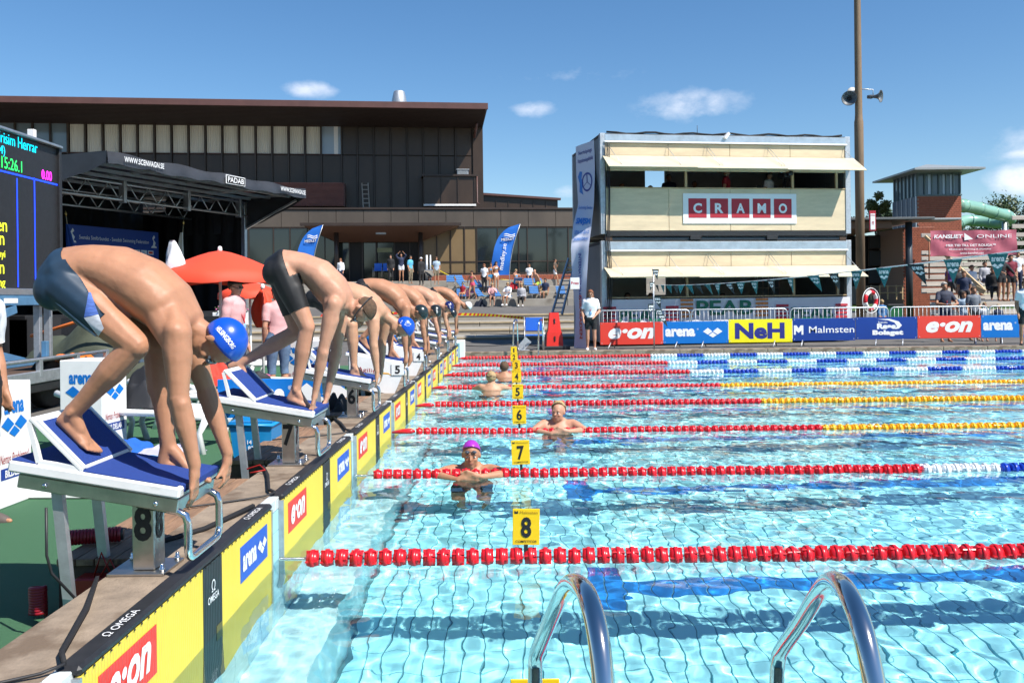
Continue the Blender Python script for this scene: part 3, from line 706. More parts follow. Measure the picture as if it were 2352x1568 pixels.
    def face_parts(s, parent, brow=None, eyes=True):
        c, f, u, l, k = s.hd
        for q in (-1, 1):
            if eyes:
                e = MB().ell(c + f * .072 * k - u * .008 * k + l * .031 * k * q, f * .014 * k, l * .0145 * k, u * .0075 * k, 10, 7).build('eye', M('eye_white', (.6, .57, .53), .3), parent)
                MB().ell(c + f * .083 * k - u * .008 * k + l * .031 * k * q, f * .0045 * k, l * .0065 * k, u * .0065 * k, 8, 5).build('iris', M('iris', (.03, .035, .03), .2), e)
            MB().tube([c + f * (.088 - .010 * abs(z)) * k + u * (.013 + .004 * (1 - z * z)) * k + l * k * q * (.030 + .018 * z) for z in (-1, -.3, .4, 1)], [.002 * k, .004 * k, .004 * k, .0015 * k], 6).build('eyebrow', brow or M('brow_hair', (.12, .07, .035), .7), parent)
        MB().tube([c + f * (.0885 - .010 * z * z) * k - u * (.0655 + .002 * z * z) * k + l * .022 * k * z for z in (-1, -.5, 0, .5, 1)], [.001 * k, .0028 * k, .0032 * k, .0028 * k, .001 * k], 6).build('mouth', M('lips', (.33, .11, .09), .5), parent)
def cap_mesh(hd, axis, r=(.107, .088, .100), cut=-.15, shift=(-.010, .022), wob=.0):
    """swim cap or hair: an ellipsoid over the skull, open below the cut plane"""
    c, f, u, l, k = hd; ax = Vector(axis).normalized(); cc = c + f * shift[0] * k + u * shift[1] * k; m = MB(); nu, nv = 30, 14; vs = []; fs = []
    e1 = ax.orthogonal().normalized(); e2 = ax.cross(e1); tmax = math.acos(cut)
    def P(d, g=1.0):
        a, b, e = d.dot(f) / r[0], d.dot(l) / r[1], d.dot(u) / r[2]; rr = 1 / math.sqrt(a * a + b * b + e * e)
        w = 1 + wob * mnoise.noise(d * 4.2 + cc * 3) + wob * .6 * mnoise.noise(d * 12 + cc); return cc + d * rr * k * g * w
    for i in range(nv + 1):
        t = tmax * i / nv
        for j in range(nu):
            p = 2 * math.pi * j / nu; vs.append(P(ax * math.cos(t) + (e1 * math.cos(p) + e2 * math.sin(p)) * math.sin(t)))
    for j in range(nu):
        p = 2 * math.pi * j / nu; vs.append(P(ax * math.cos(tmax) + (e1 * math.cos(p) + e2 * math.sin(p)) * math.sin(tmax), .93))
    for i in range(nv + 1):
        for j in range(nu): fs.append((i * nu + j, i * nu + (j + 1) % nu, (i + 1) * nu + (j + 1) % nu, (i + 1) * nu + j))
    m.add(vs, fs, True); m.P = P; return m
def cap_text(parent, m, s_, mat, d0, right, up, h, wid, bold=.02, shear=0):
    """lettering laid on the curved cap: d0 centre direction, right/up tangents, sizes in radians"""
    vs, fs, dim = text_mesh(s_, bold, shear); d0, right, up = Vector(d0).normalized(), Vector(right), Vector(up); right = (right - d0 * right.dot(d0)).normalized(); up = (up - d0 * up.dot(d0) - right * up.dot(right)).normalized()
    # cut long faces is not needed: letters are small beside the radius
    o = MB(); o.add([m.P((d0 + right * ((p[0] / dim[0] - .5) * wid) + up * ((p[1] / dim[1] - .5) * h)).normalized(), 1.012) for p in vs], fs)
    return o.build('lettering', mat, parent)
def goggles(parent, hd, lens, strap, on=None, updown=0.0):
    c, f, u, l, k = hd; c = c + u * updown * k
    for q in (-1, 1):
        MB().ell(c + f * .088 * k - u * .006 * k + l * .031 * k * q, f * .012 * k, l * .023 * k, u * .015 * k, 12, 8).build('goggle_lens', lens, parent)
    MB().tube([c + f * .098 * k - u * .004 * k + l * .010 * k * z for z in (-1, 0, 1)], .0035 * k, 6).build('nose_bridge', strap, parent)
    if on: return
    pts = []
    for i in range(25):
        a = -.95 * math.pi / 2 * 1.9 + i / 24 * .95 * math.pi * 1.9
        pts.append(c - f * (.012 - .004) * k + (-f * .112 * math.cos(a) + l * .094 * math.sin(a)) * k + u * (.028 * math.cos(a) + .006) * k)
    MB().tube([p for p in pts if (p - c).dot(f) < .085 * k], .0042 * k, 6).build('strap', strap, parent)

def build_person(name_loc, label, group, pose, skinm, vox, clothes, cat='person', shoes=None, fingers=False, toes=False, hd_size=1.0, girth=1.0, ears=True):
    """pose: joints in world space"""
    J = pose; r = thing('person', name_loc, label, cat, group); g = girth; k = J.get('k', 1.0)
    B = Body(J['lat']); B.chain([(c, a * k * g, b * k * g) for c, a, b in J['spine']], 'torso')
    B.limb(J['neck0'], .060 * k, J['neck1'], .054 * k, 'neck')
    for q in 'RL':
        sh, el, wr = J['sh' + q], J['el' + q], J['wr' + q]; hp, kn, an = J['hp' + q], J['kn' + q], J['an' + q]; ag = J.get('arm', 1.0); lg = J.get('leg', 1.0)
        B.limb(sh, .058 * k * ag, el, .040 * k * ag, 'uarm' + q, belly=.006 * k); B.limb(el, .042 * k * ag, wr, .026 * k * ag, 'farm' + q, belly=.007 * k)
        B.ell(Vector(sh), (.060 * k * ag, 0, 0), (0, .060 * k * ag, 0), (0, 0, .058 * k * ag))
        tc_ = J['spine'][-2][0]; B.limb(Vector(tc_).lerp(Vector(sh), .35), .072 * k, sh, .060 * k * ag, 'torso5'); B.limb(Vector(J['spine'][-3][0]).lerp(Vector(sh), .45), .085 * k, Vector(sh).lerp(Vector(el), .22), .050 * k * ag, 'torso4')
        B.limb(hp, .096 * k * lg, kn, .057 * k * lg, 'thigh' + q, belly=.006 * k); B.limb(kn, .053 * k * lg, an, .034 * k * lg, 'shin' + q, belly=.012 * k)
        kv = Vector(kn); B.ell(kv, (.056 * k * lg, 0, 0), (0, .054 * k * lg, 0), (0, 0, .058 * k * lg))
        if 'calf' in J: cv = Vector(kn).lerp(Vector(an), .3) + Vector(J['calf']) * k; B.limb(Vector(kn).lerp(Vector(an), .12) + Vector(J['calf']) * .5 * k, .035 * k, Vector(kn).lerp(Vector(an), .5) + Vector(J['calf']) * .9 * k, .032 * k, 'shin' + q)
        hs_ = J['hand' + q]; B.hand(wr, hs_[0], hs_[1], hs_[2], k, hs_[3] if len(hs_) > 3 else None, fingers)
        ft_ = J['foot' + q]; B.foot(an, ft_[0], ft_[1], ft_[2], ft_[3], k, toes)
    if J.get('muscle'):
        for q in 'RL':
            sh, el, wr, hp, kn, an = [Vector(J[a + q]) for a in ('sh', 'el', 'wr', 'hp', 'kn', 'an')]; ly = Vector((0, -1 if q == 'R' else 1, 0))
            bk = (kn - an).normalized().cross(Vector((0, 1, 0))).normalized(); bk = bk if bk.x < 0 else -bk           # back of the leg
            fr = (sh - el).normalized().cross(Vector((0, 1, 0))).normalized()
            B.limb(sh.lerp(el, .22) + fr * .022 + ly * .008, .042, sh.lerp(el, .62) + fr * .018, .034, 'uarm' + q); B.limb(sh.lerp(el, .30) - fr * .026, .040, sh.lerp(el, .75) - fr * .018, .030, 'uarm' + q)
            B.limb(sh.lerp(el, -.05) + ly * .018, .050, sh.lerp(el, .30) + ly * .020, .030, 'uarm' + q)
            B.limb(el.lerp(wr, .08) + ly * .012 - fr * .010, .036, el.lerp(wr, .42) + ly * .006, .029, 'farm' + q); B.limb(el.lerp(wr, .05) + fr * .016 - ly * .01, .032, el.lerp(wr, .40) + fr * .01, .027, 'farm' + q)
            B.limb(kn.lerp(an, .10) + bk * .022 - ly * .012, .040, kn.lerp(an, .42) + bk * .030 - ly * .008, .034, 'shin' + q); B.limb(kn.lerp(an, .10) + bk * .018 + ly * .016, .036, kn.lerp(an, .36) + bk * .026 + ly * .016, .032, 'shin' + q)
            B.limb(an.lerp(kn, .16) + bk * .022, .012, an + bk * .030, .012, 'shin' + q, 8)                       # tendon
            B.limb(an.lerp(kn, .04) + ly * .028, .017, an + ly * .030, .017, 'shin' + q, 8)                        # ankle bone
            th = (kn - hp).normalized(); up2 = th.cross(Vector((0, 1, 0))).normalized(); up2 = up2 if up2.z > 0 else -up2
            B.limb(hp.lerp(kn, .35) + up2 * .030 + ly * .018, .062, hp.lerp(kn, .82) + up2 * .018 + ly * .022, .040, 'thigh' + q); B.limb(hp.lerp(kn, .35) + up2 * .026 - ly * .02, .058, hp.lerp(kn, .86) + up2 * .012 - ly * .024, .036, 'thigh' + q)
            B.limb(hp.lerp(kn, .3) - up2 * .035, .060, hp.lerp(kn, .85) - up2 * .030, .028, 'thigh' + q); B.ell(kn + up2 * .018 + th * .018, (.034, 0, 0), (0, .032, 0), (0, 0, .036))
        s4, s5 = J['spine'][3][0], J['spine'][5][0]; dn = (s5 - s4).normalized(); dwn = dn.cross(Vector((0, 1, 0))).normalized(); dwn = dwn if dwn.z < 0 else -dwn
        for q in (-1, 1):
            for i in range(5 if J.get('hk', 1) > 1.01 else 0):                                                                                      # ribs along the flank
                c_ = s4.lerp(s5, -.15 + .24 * i) + dwn * .02 + Vector((0, q * (.146 + .006 * i), 0)); B.limb(c_ - dwn * .06 - dn * .02 + Vector((0, -q * .015, 0)), .011, c_ + dwn * .022 + dn * .012 + Vector((0, -q * .024, 0)), .008, 'torso3', 8)
            B.limb(s5 + Vector((.02, q * .06, .03)), .05, Vector(J['shR' if q < 0 else 'shL']) + Vector((0, 0, .03)), .04, 'torso5')
    for (c_, a_, b_, d_, t_) in J.get('extra', ()): B.ell(c_, a_, b_, d_, t_)
    B.head(J['head'], J['fwd'], J['up'], J.get('hk', 1.0) * k, ears)
    B.relax = J.get('relax', 0); B.grow(vox, J.get('sm', 4)); B.object('body', skinm, r)
    for (n_, m_, spec, off, wr_) in clothes: B.garment(n_, m_, r, spec, off, wrinkle=wr_)
    return r, B
TRUNKS = lambda a=.62: {'torso0': (0, 1), 'thighR': (0, a), 'thighL': (0, a)}
SUITN = M('suit_navy', (.016, .038, .068), .5, var=(14, .15)); SUITB = M('suit_black', (.010, .010, .011), .6, var=(14, .2))
LENS = M('goggle_lens', (.02, .035, .05), .08, coat=1); STRAP = M('dark_strap', (.02, .02, .025), .5)
def capmat(n, c): return M('cap_' + n, c, .28, coat=.3)

def diver_pose(P, Y0, rows):
    pass
def A(px, py, Y): return at(px, py, Y)
Y8 = 3.95
POSE8 = dict(lat=(0, 1, 0), k=1.0, hk=1.0,
    spine=[(A(143, 650, Y8), .105, .15), (A(168, 632, Y8), .130, .172), (A(214, 614, Y8), .104, .150), (A(268, 628, Y8), .130, .162), (A(330, 658, Y8), .140, .176), (A(388, 703, Y8), .126, .180), (A(428, 742, Y8), .085, .12)],
    neck0=A(438, 748, Y8), neck1=A(485, 778, Y8), head=A(503, 786, Y8), fwd=(-.28, -.12, -.95), up=(.95, 0, -.25),
    shR=A(407, 768, Y8 - .175), elR=A(411, 915, Y8 - .20), wrR=A(447, 1068, Y8 - .19), shL=A(432, 775, Y8 + .175), elL=A(474, 895, Y8 + .21), wrL=A(522, 1040, Y8 + .20),
    hpR=A(156, 660, Y8 - .09), knR=A(312, 793, Y8 - .15), anR=A(166, 948, Y8 - .12), hpL=A(175, 650, Y8 + .09), knL=A(362, 800, Y8 + .12), anL=A(386, 1022, Y8 + .11),
    handR=(A(446, 1118, Y8 - .19), A(434, 1164, Y8 - .17), (0, 1, 0), A(452, 1112, Y8 - .13)), handL=(A(521, 1085, Y8 + .20), A(506, 1120, Y8 + .18), (0, 1, 0), A(498, 1098, Y8 + .14)),
    footR=(A(146, 966, Y8 - .12), A(198, 1018, Y8 - .10), A(222, 1040, Y8 - .09), (0, 1, 0)), footL=(A(376, 1062, Y8 + .11), A(446, 1086, Y8 + .11), A(490, 1101, Y8 + .11), (0, -1, 0)), calf=(-.025, 0, -.008))
def scap(J, Y):   # shoulder blades, ribs, back muscles
    s = J['spine']; L = []
    for q in (-1, 1):
        c = s[4][0].lerp(s[5][0], .55) + Vector((.035, q * .085, .060)); d = (s[5][0] - s[4][0]).normalized(); n_ = d.cross(Vector((0, 1, 0))).normalized()
        L.append((c, d * .085, Vector((0, .055, 0)), n_ * .035, None))
        c = s[2][0] + Vector((0, q * .045, .070)); d = (s[3][0] - s[1][0]).normalized(); n_ = d.cross(Vector((0, 1, 0))).normalized()
        L.append((c, d * .16, Vector((0, .034, 0)), n_ * .030, None))
        c = s[4][0] + Vector((0.03, q * .13, -.02)); d = (s[5][0] - s[3][0]).normalized(); n_ = d.cross(Vector((0, 1, 0))).normalized()
        L.append((c, d * .14, Vector((0, .05, 0)), n_ * .08, None))
        c = Vector(J['hpR' if q < 0 else 'hpL']) + Vector((-.055, q * .01, -.01)); L.append((c, Vector((.085, 0, 0)), Vector((0, .075, 0)), Vector((0, 0, .09)), None))
    return L
POSE8['extra'] = scap(POSE8, Y8); POSE8['relax'] = 8; POSE8['hk'] = 1.04; POSE8['arm'] = 1.08; POSE8['leg'] = 1.06; POSE8['muscle'] = True
r8, B8 = build_person((-1.75, Y8, .8), 'nearest swimmer crouched on block 8, blue HELSINGBORG cap and blue-black swim shorts', 'swimmers bent over the starting blocks', POSE8, SK_TAN, .0062, [('swim_shorts', SUITN, dict(TRUNKS(.66), _plane=(A(197, 620, Y8), (.79, 0, .61)), _hem=.60, _slack=.012, _legs=((POSE8['hpR'], POSE8['knR']), (POSE8['hpL'], POSE8['knL']))), .004, 0)], fingers=True, toes=True)
CBLUE = capmat('blue', (.005, .075, .50))
cm_ = cap_mesh(B8.hd, (.80, -.02, .60), cut=-.12); cp = cm_.build('swim_cap', CBLUE, r8)
cap_text(cp, cm_, 'HELSINGBORG', WPRINT, (.36, -.90, .26), (.62, 0, -.78), (.78, 0, .62), .26, 1.50, .03)
goggles(r8, B8.hd, LENS, STRAP, on=1)
B8.face_parts(r8)
def suit_flash(B, r, poly, mat, name, off):
    m = MB(); hp, kn = Vector(POSE8['hpR']), Vector(POSE8['knR']); 
    from mathutils.bvhtree import BVHTree
    bv = BVHTree.FromPolygons([Vector(c) for c in B.co], [tuple(p.vertices) for p in B.me.polygons])
    n = 12; vs = []
    (a, b_, c_, d) = poly
    for i in range(n + 1):
        for j in range(n + 1):
            u, v = i / n, j / n; px = (a[0] * (1 - u) + b_[0] * u) * (1 - v) + (d[0] * (1 - u) + c_[0] * u) * v; py = (a[1] * (1 - u) + b_[1] * u) * (1 - v) + (d[1] * (1 - u) + c_[1] * u) * v
            t_ = A(px, py, 3.0); q = A(px, py, 4.2); h = bv.ray_cast(t_, (q - t_).normalized())
            vs.append((h[0] + h[1].normalized() * off * (1 if h[1].y < 0 else -1)) if h[0] else q)
    m.add(vs, [(i * (n + 1) + j, (i + 1) * (n + 1) + j, (i + 1) * (n + 1) + j + 1, i * (n + 1) + j + 1) for i in range(n) for j in range(n)], True); return m.build(name, mat, r)
SW = bpy.data.objects[[c.name for c in r8.children if c.name.startswith('swim_shorts')][0]]
suit_flash(B8, SW, ((204, 673), (209, 674), (227, 722), (195, 728)), M('suit_print_blue', (.08, .16, .50), .5, var=(18, .5), stretch=(1, 1, 4)), 'blue_print', .0065)
suit_flash(B8, SW, ((128, 692), (142, 700), (224, 768), (219, 770)), M('suit_print_grey', (.22, .28, .46), .5, var=(18, .3), stretch=(1, 1, 4)), 'grey_print', .0062)
suit_flash(B8, SW, ((195, 729), (227, 723), (241, 753), (229, 770)), M('suit_print_white', (.60, .62, .68), .5, var=(18, .25), stretch=(1, 1, 4)), 'white_print', .0075)
Y7 = 6.45
POSE7 = dict(lat=(0, 1, 0), k=1.0, hk=1.0,
    spine=[(A(636, 622, Y7), .11, .145), (A(654, 610, Y7), .125, .165), (A(694, 611, Y7), .100, .142), (A(731, 630, Y7), .122, .155), (A(762, 664, Y7), .130, .175), (A(781, 690, Y7), .110, .175), (A(793, 706, Y7), .075, .11)],
    neck0=A(795, 700, Y7), neck1=A(820, 706, Y7), head=A(829, 711, Y7), fwd=(-.42, -.10, -.90), up=(.90, 0, -.42),
    shR=A(766, 702, Y7 - .175), elR=A(743, 802, Y7 - .2), wrR=A(725, 898, Y7 - .18), shL=A(782, 704, Y7 + .175), elL=A(773, 806, Y7 + .21), wrL=A(753, 900, Y7 + .21),
    hpR=A(648, 622, Y7 - .09), knR=A(706, 752, Y7 - .12), anR=A(680, 896, Y7 - .11), hpL=A(645, 624, Y7 + .09), knL=A(684, 762, Y7 + .1), anL=A(551, 834, Y7 + .10),
    handR=(A(720, 926, Y7 - .18), A(716, 960, Y7 - .15), (0, 1, 0), A(709, 944, Y7 - .22)), handL=(A(748, 924, Y7 + .2), A(744, 947, Y7 + .18), (0, 1, 0), A(740, 930, Y7 + .15)),
    footR=(A(667, 915, Y7 - .11), A(705, 931, Y7 - .11), A(731, 942, Y7 - .11), (0, 1, 0)), footL=(A(531, 842, Y7 + .10), A(568, 879, Y7 + .10), A(583, 895, Y7 + .10), (0, -1, 0)), calf=(-.025, 0, -.008))
POSE7['extra'] = scap(POSE7, Y7); POSE7['relax'] = 6; POSE7['muscle'] = True; POSE7['leg'] = 1.03
r7, B7 = build_person((-1.75, Y7, .8), 'swimmer on block 7 with cropped hair instead of a cap and long black shorts', 'swimmers bent over the starting blocks', POSE7, SK_PINK, .0085, [('swim_shorts', SUITB, dict(TRUNKS(.70), _plane=(A(668, 610, Y7), (.93, 0, .36)), _hem=.70, _tab=.16, _legs=((POSE7['hpR'], POSE7['knR']), (POSE7['hpL'], POSE7['knL']))), .005, 0)], fingers=True, toes=True)
HAIRB = M('hair_brown', (.11, .062, .035), .85, var=(60, .45), bump=(260, .6)); HAIRL = M('hair_blond', (.40, .28, .14), .75, var=(50, .3), bump=(140, .8)); HAIRD = M('hair_dark', (.03, .02, .014), .7, var=(50, .4), bump=(140, .8)); HAIRR = M('hair_auburn', (.22, .08, .035), .75, var=(50, .3), bump=(140, .8))
cap_mesh(B7.hd, (.86, 0, .50), r=(.099, .079, .092), cut=.02, wob=.015).build('hair', HAIRB, r7)
goggles(r7, B7.hd, LENS, STRAP); B7.face_parts(r7)
def moved(n, k=1.0, dx=0.0, dz=0.0, mirror=False, hx=0, hz=0):
    Yc = LC[n]; zp = .80; J = {}
    wt = dict(an=0, foot=0, kn=.25, hp=.4, sh=1, el=.5, wr=0, hand=0)
    def mv(p, w):
        p = Vector(p); y = (p.y - Y8) * (-1 if mirror else 1); z = p.z
        if z > zp: z = zp + (z - zp) * k
        return Vector((p.x + dx * w, Yc + y, z + dz * w))
    for key, v in POSE8.items():
        if key in ('lat', 'k', 'hk', 'calf', 'relax', 'sm', 'arm', 'leg', 'muscle'): J[key] = v
        elif key == 'spine': J[key] = [(mv(c, .4 + .6 * i / 6), a, b) for i, (c, a, b) in enumerate(v)]
        elif key == 'extra': pass
        elif key in ('neck0', 'neck1', 'head'): J[key] = mv(v, 1) + (Vector((hx, 0, hz)) * (1 if key == 'head' else .7 if key == 'neck1' else .2))
        elif key in ('fwd', 'up'): J[key] = v
        else:
            base, side = key[:-1], key[-1]; nk = base + ({'R': 'L', 'L': 'R'}[side] if mirror else side); w = wt[base]
            if isinstance(v, tuple):
                if base == 'foot': J[nk] = (mv(v[0], w), mv(v[1], w), mv(v[2], w), (0, v[3][1] * (-1 if mirror else 1), 0))
                else: J[nk] = tuple(mv(x, w) if i != 2 else x for i, x in enumerate(v))
            else: J[nk] = mv(v, w)
    J['wp'] = mv(A(197 + (12 if n == 5 else 0), 620, Y8), .5); J['relax'] = 5; J['sm'] = 4; J['extra'] = scap(J, Yc)
    return J
DV = {6: (.93, .14, .0, True, .06, -.06, 'swimmer on block 6, bright blue cap with a white fan emblem', CBLUE, SK_FAIR, .011),
      5: (1.03, .08, .0, False, .02, -.01, 'swimmer on block 5 in a dark green-black cap and long black suit', capmat('green_black', (.012, .022, .022)), SK_TAN, .013),
      4: (1.0, .05, .0, False, .02, -.01, 'swimmer on block 4, black cap with white lettering', capmat('black', (.01, .014, .015)), SK_TAN, .014),
      3: (1.01, .06, .0, True, .05, .03, 'swimmer in a navy team cap, third from the far end', capmat('navy', (.01, .015, .10)), SK_PINK, .015),
      2: (.96, .0, -.02, False, .0, -.09, 'swimmer with head hanging low in a plain black cap, second from the far end', capmat('black2', (.008, .010, .011)), SK_FAIR, .016),
      1: (1.06, .14, .0, False, .08, -.02, 'farthest swimmer on the blocks, white cap with an orange patch', capmat('white', (.72, .74, .74)), SK_TAN, .016)}
for n, (k, dx, dz, mir, hx, hz, lab, cmat, sk, vox) in DV.items():
    J = moved(n, k, dx, dz, mir, hx, hz)
    r, B = build_person((-1.75, LC[n], .8), lab, 'swimmers bent over the starting blocks', J, sk, vox, [('swim_shorts', SUITB, dict(TRUNKS(.7), _plane=(J['wp'], (.79, 0, .61)), _hem=.64, _slack=.012, _legs=((J['hpR'], J['knR']), (J['hpL'], J['knL']))), .006, 0)], fingers=n > 5, toes=n > 5)
    cm_ = cap_mesh(B.hd, (.80, -.02, .60), cut=-.12); cp = cm_.build('swim_cap', cmat, r)
    goggles(r, B.hd, LENS, STRAP, on=1)
    if n == 6:
        for i in range(5):
            a = -.75 + i * .36; o = MB(); d0 = Vector((.45, -.80, .38)).normalized(); rt = Vector((.88, .46, 0)).normalized(); up_ = d0.cross(rt)
            rt = (rt - d0 * rt.dot(d0)).normalized(); up_ = rt.cross(d0) * -1 if rt.cross(d0).z < 0 else rt.cross(d0)
            def pt(rr, aa): return cm_.P((d0 - up_ * .40 + (rt * math.sin(aa) + up_ * math.cos(aa)) * rr).normalized(), 1.012)
            o.add([pt(.12, a), pt(.5, a - .11), pt(.82 - .12 * abs(i - 2), a), pt(.5, a + .11)], [(0, 1, 2, 3)]); o.build('emblem', WPRINT, cp)
        cap_text(cp, cm_, 'STYR', WPRINT, (-.25, -.80, .62), (.2, 0, .8), (-.8, 0, .3), .14, .42, .02)
    if n == 4: cap_text(cp, cm_, 'CABRA', WPRINT, (.42, -.88, .05), (.1, 0, -1), (1, 0, 0), .24, .8, .03)
    if n == 3: cap_text(cp, cm_, 'Swim Team', WPRINT, (.30, -.92, .2), (.35, 0, -1), (1, 0, 0), .18, 1.1, .03)
    if n == 1:
        o = MB(); d0 = Vector((.42, -.86, .1)).normalized(); o.add([cm_.P((d0 + Vector((a, 0, b))).normalized(), 1.012) for a, b in ((-.3, -.3), (.3, -.3), (.3, .3), (-.3, .3))], [(0, 1, 2, 3)]); o.build('patch', M('orange_print', (.75, .16, .05), .5), cp)

# ---- swimmers leaning on the ropes
def floater(x, y, zh, label, face, sk, vox, arm=.30, headf=None, rope_dy=-.17, loc=None, hk=1.0):
    """upright in the water, forearms folded over the rope; face = -1 looks towards the camera, +1 away"""
    F = Vector((0, face, 0)); L_ = Vector((1, 0, 0)); c = Vector((x, y, 0)); sp = []
    zs = zh - .135
    for dz_, a, b in ((-.62, .11, .15), (-.48, .10, .14), (-.33, .11, .15), (-.17, .125, .17), (-.05, .115, .18), (.03, .07, .10)): sp.append((c + Vector((0, 0, zs + dz_)) - F * (.02 if dz_ > -.2 else .10 + .1 * (-dz_ - .2)), a, b))
    J = dict(lat=(1, 0, 0), k=1.0, hk=hk, spine=sp, neck0=c + Vector((0, 0, zs)), neck1=c + Vector((0, 0, zs + .10)) + F * .01, head=c + Vector((0, 0, zh)) + F * .02, fwd=headf or (0, face, -.08), up=(0, 0, 1), leg=.95)
    for s_, q in ((-1, 'R'), (1, 'L')):
        J['sh' + q] = c + Vector((s_ * .17, 0, zs - .015)); J['el' + q] = c + Vector((s_ * arm, 0, .010)) + F * .17; J['wr' + q] = c + Vector((s_ * .10, 0, .004 if s_ < 0 else .03)) + F * .36
        J['hand' + q] = (c + Vector((-s_ * .02, 0, .03 if s_ < 0 else .055)) + F * .365, c + Vector((-s_ * .10, 0, -.004 if s_ < 0 else .018)) + F * .365, (0, 0, 1))
        J['hp' + q] = c + Vector((s_ * .09, 0, zs - .63)) - F * .16; J['kn' + q] = c + Vector((s_ * .12, 0, zs - 1.05)) - F * .05; J['an' + q] = c + Vector((s_ * .12, 0, zs - 1.38)) - F * .3
        a = J['an' + q]; J['foot' + q] = (a + Vector((0, 0, -.05)) - F * .02, a + Vector((0, 0, -.14)) + F * .0, a + Vector((0, 0, -.2)) + F * .02, (1, 0, 0))
    r, B = build_person((x, y, 0), label, 'swimmers resting on the lane ropes', J, sk, vox, [('swim_shorts', SUITB, {'torso0': (0, 1), 'thighR': (0, .5), 'thighL': (0, .5)}, .006, 0)], fingers=vox < .012)
    return r, B
rp, Bp = floater(-.385, 7.88, .165, 'swimmer in the purple cap with folded arms on the rope by sign 7', -1, SK_TAN, .0085, .335, (0, -1, -.06))
cm_ = cap_mesh(Bp.hd, (0, .50, .86), r=(.107, .086, .108), cut=.10, shift=(-.010, .020)); cm_.build('swim_cap', capmat('purple', (.34, .03, .42)), rp)
goggles(rp, Bp.hd, M('smoke_lens', (.05, .06, .08), .06, coat=1), STRAP, on=1, updown=.045); Bp.face_parts(rp)
rb, Bb = floater(.535, 10.38, .215, 'blond swimmer facing the camera with arms over the rope right of sign 6', -1, SK_PINK, .0105, .31, (-.45, -.88, .02))
cap_mesh(Bb.hd, (0, .80, .60), r=(.106, .086, .110), cut=.10, wob=.12).build('hair', M('hair_bleached', (.46, .32, .15), .7, var=(50, .4), bump=(140, .8)), rb); Bb.face_parts(rb, brow=M('pale_brow', (.35, .22, .1), .7))
rc, Bc = floater(-.37, 14.88, .21, 'blond swimmer seen from behind leaning on the rope near sign 4', 1, SK_FAIR, .014, .31)
cap_mesh(Bc.hd, (0, -.45, .85), r=(.106, .085, .104), cut=-.10, wob=.14).build('hair', HAIRL, rc); goggles(rc, Bc.hd, LENS, STRAP)
rd, Bd = floater(-.17, 17.36, .19, 'dark-haired swimmer seen from behind beyond the blond one', 1, SK_TAN, .016, .31)
cap_mesh(Bd.hd, (0, -.45, .85), r=(.112, .090, .112), cut=-.15, wob=.09).build('hair', HAIRB, rd)

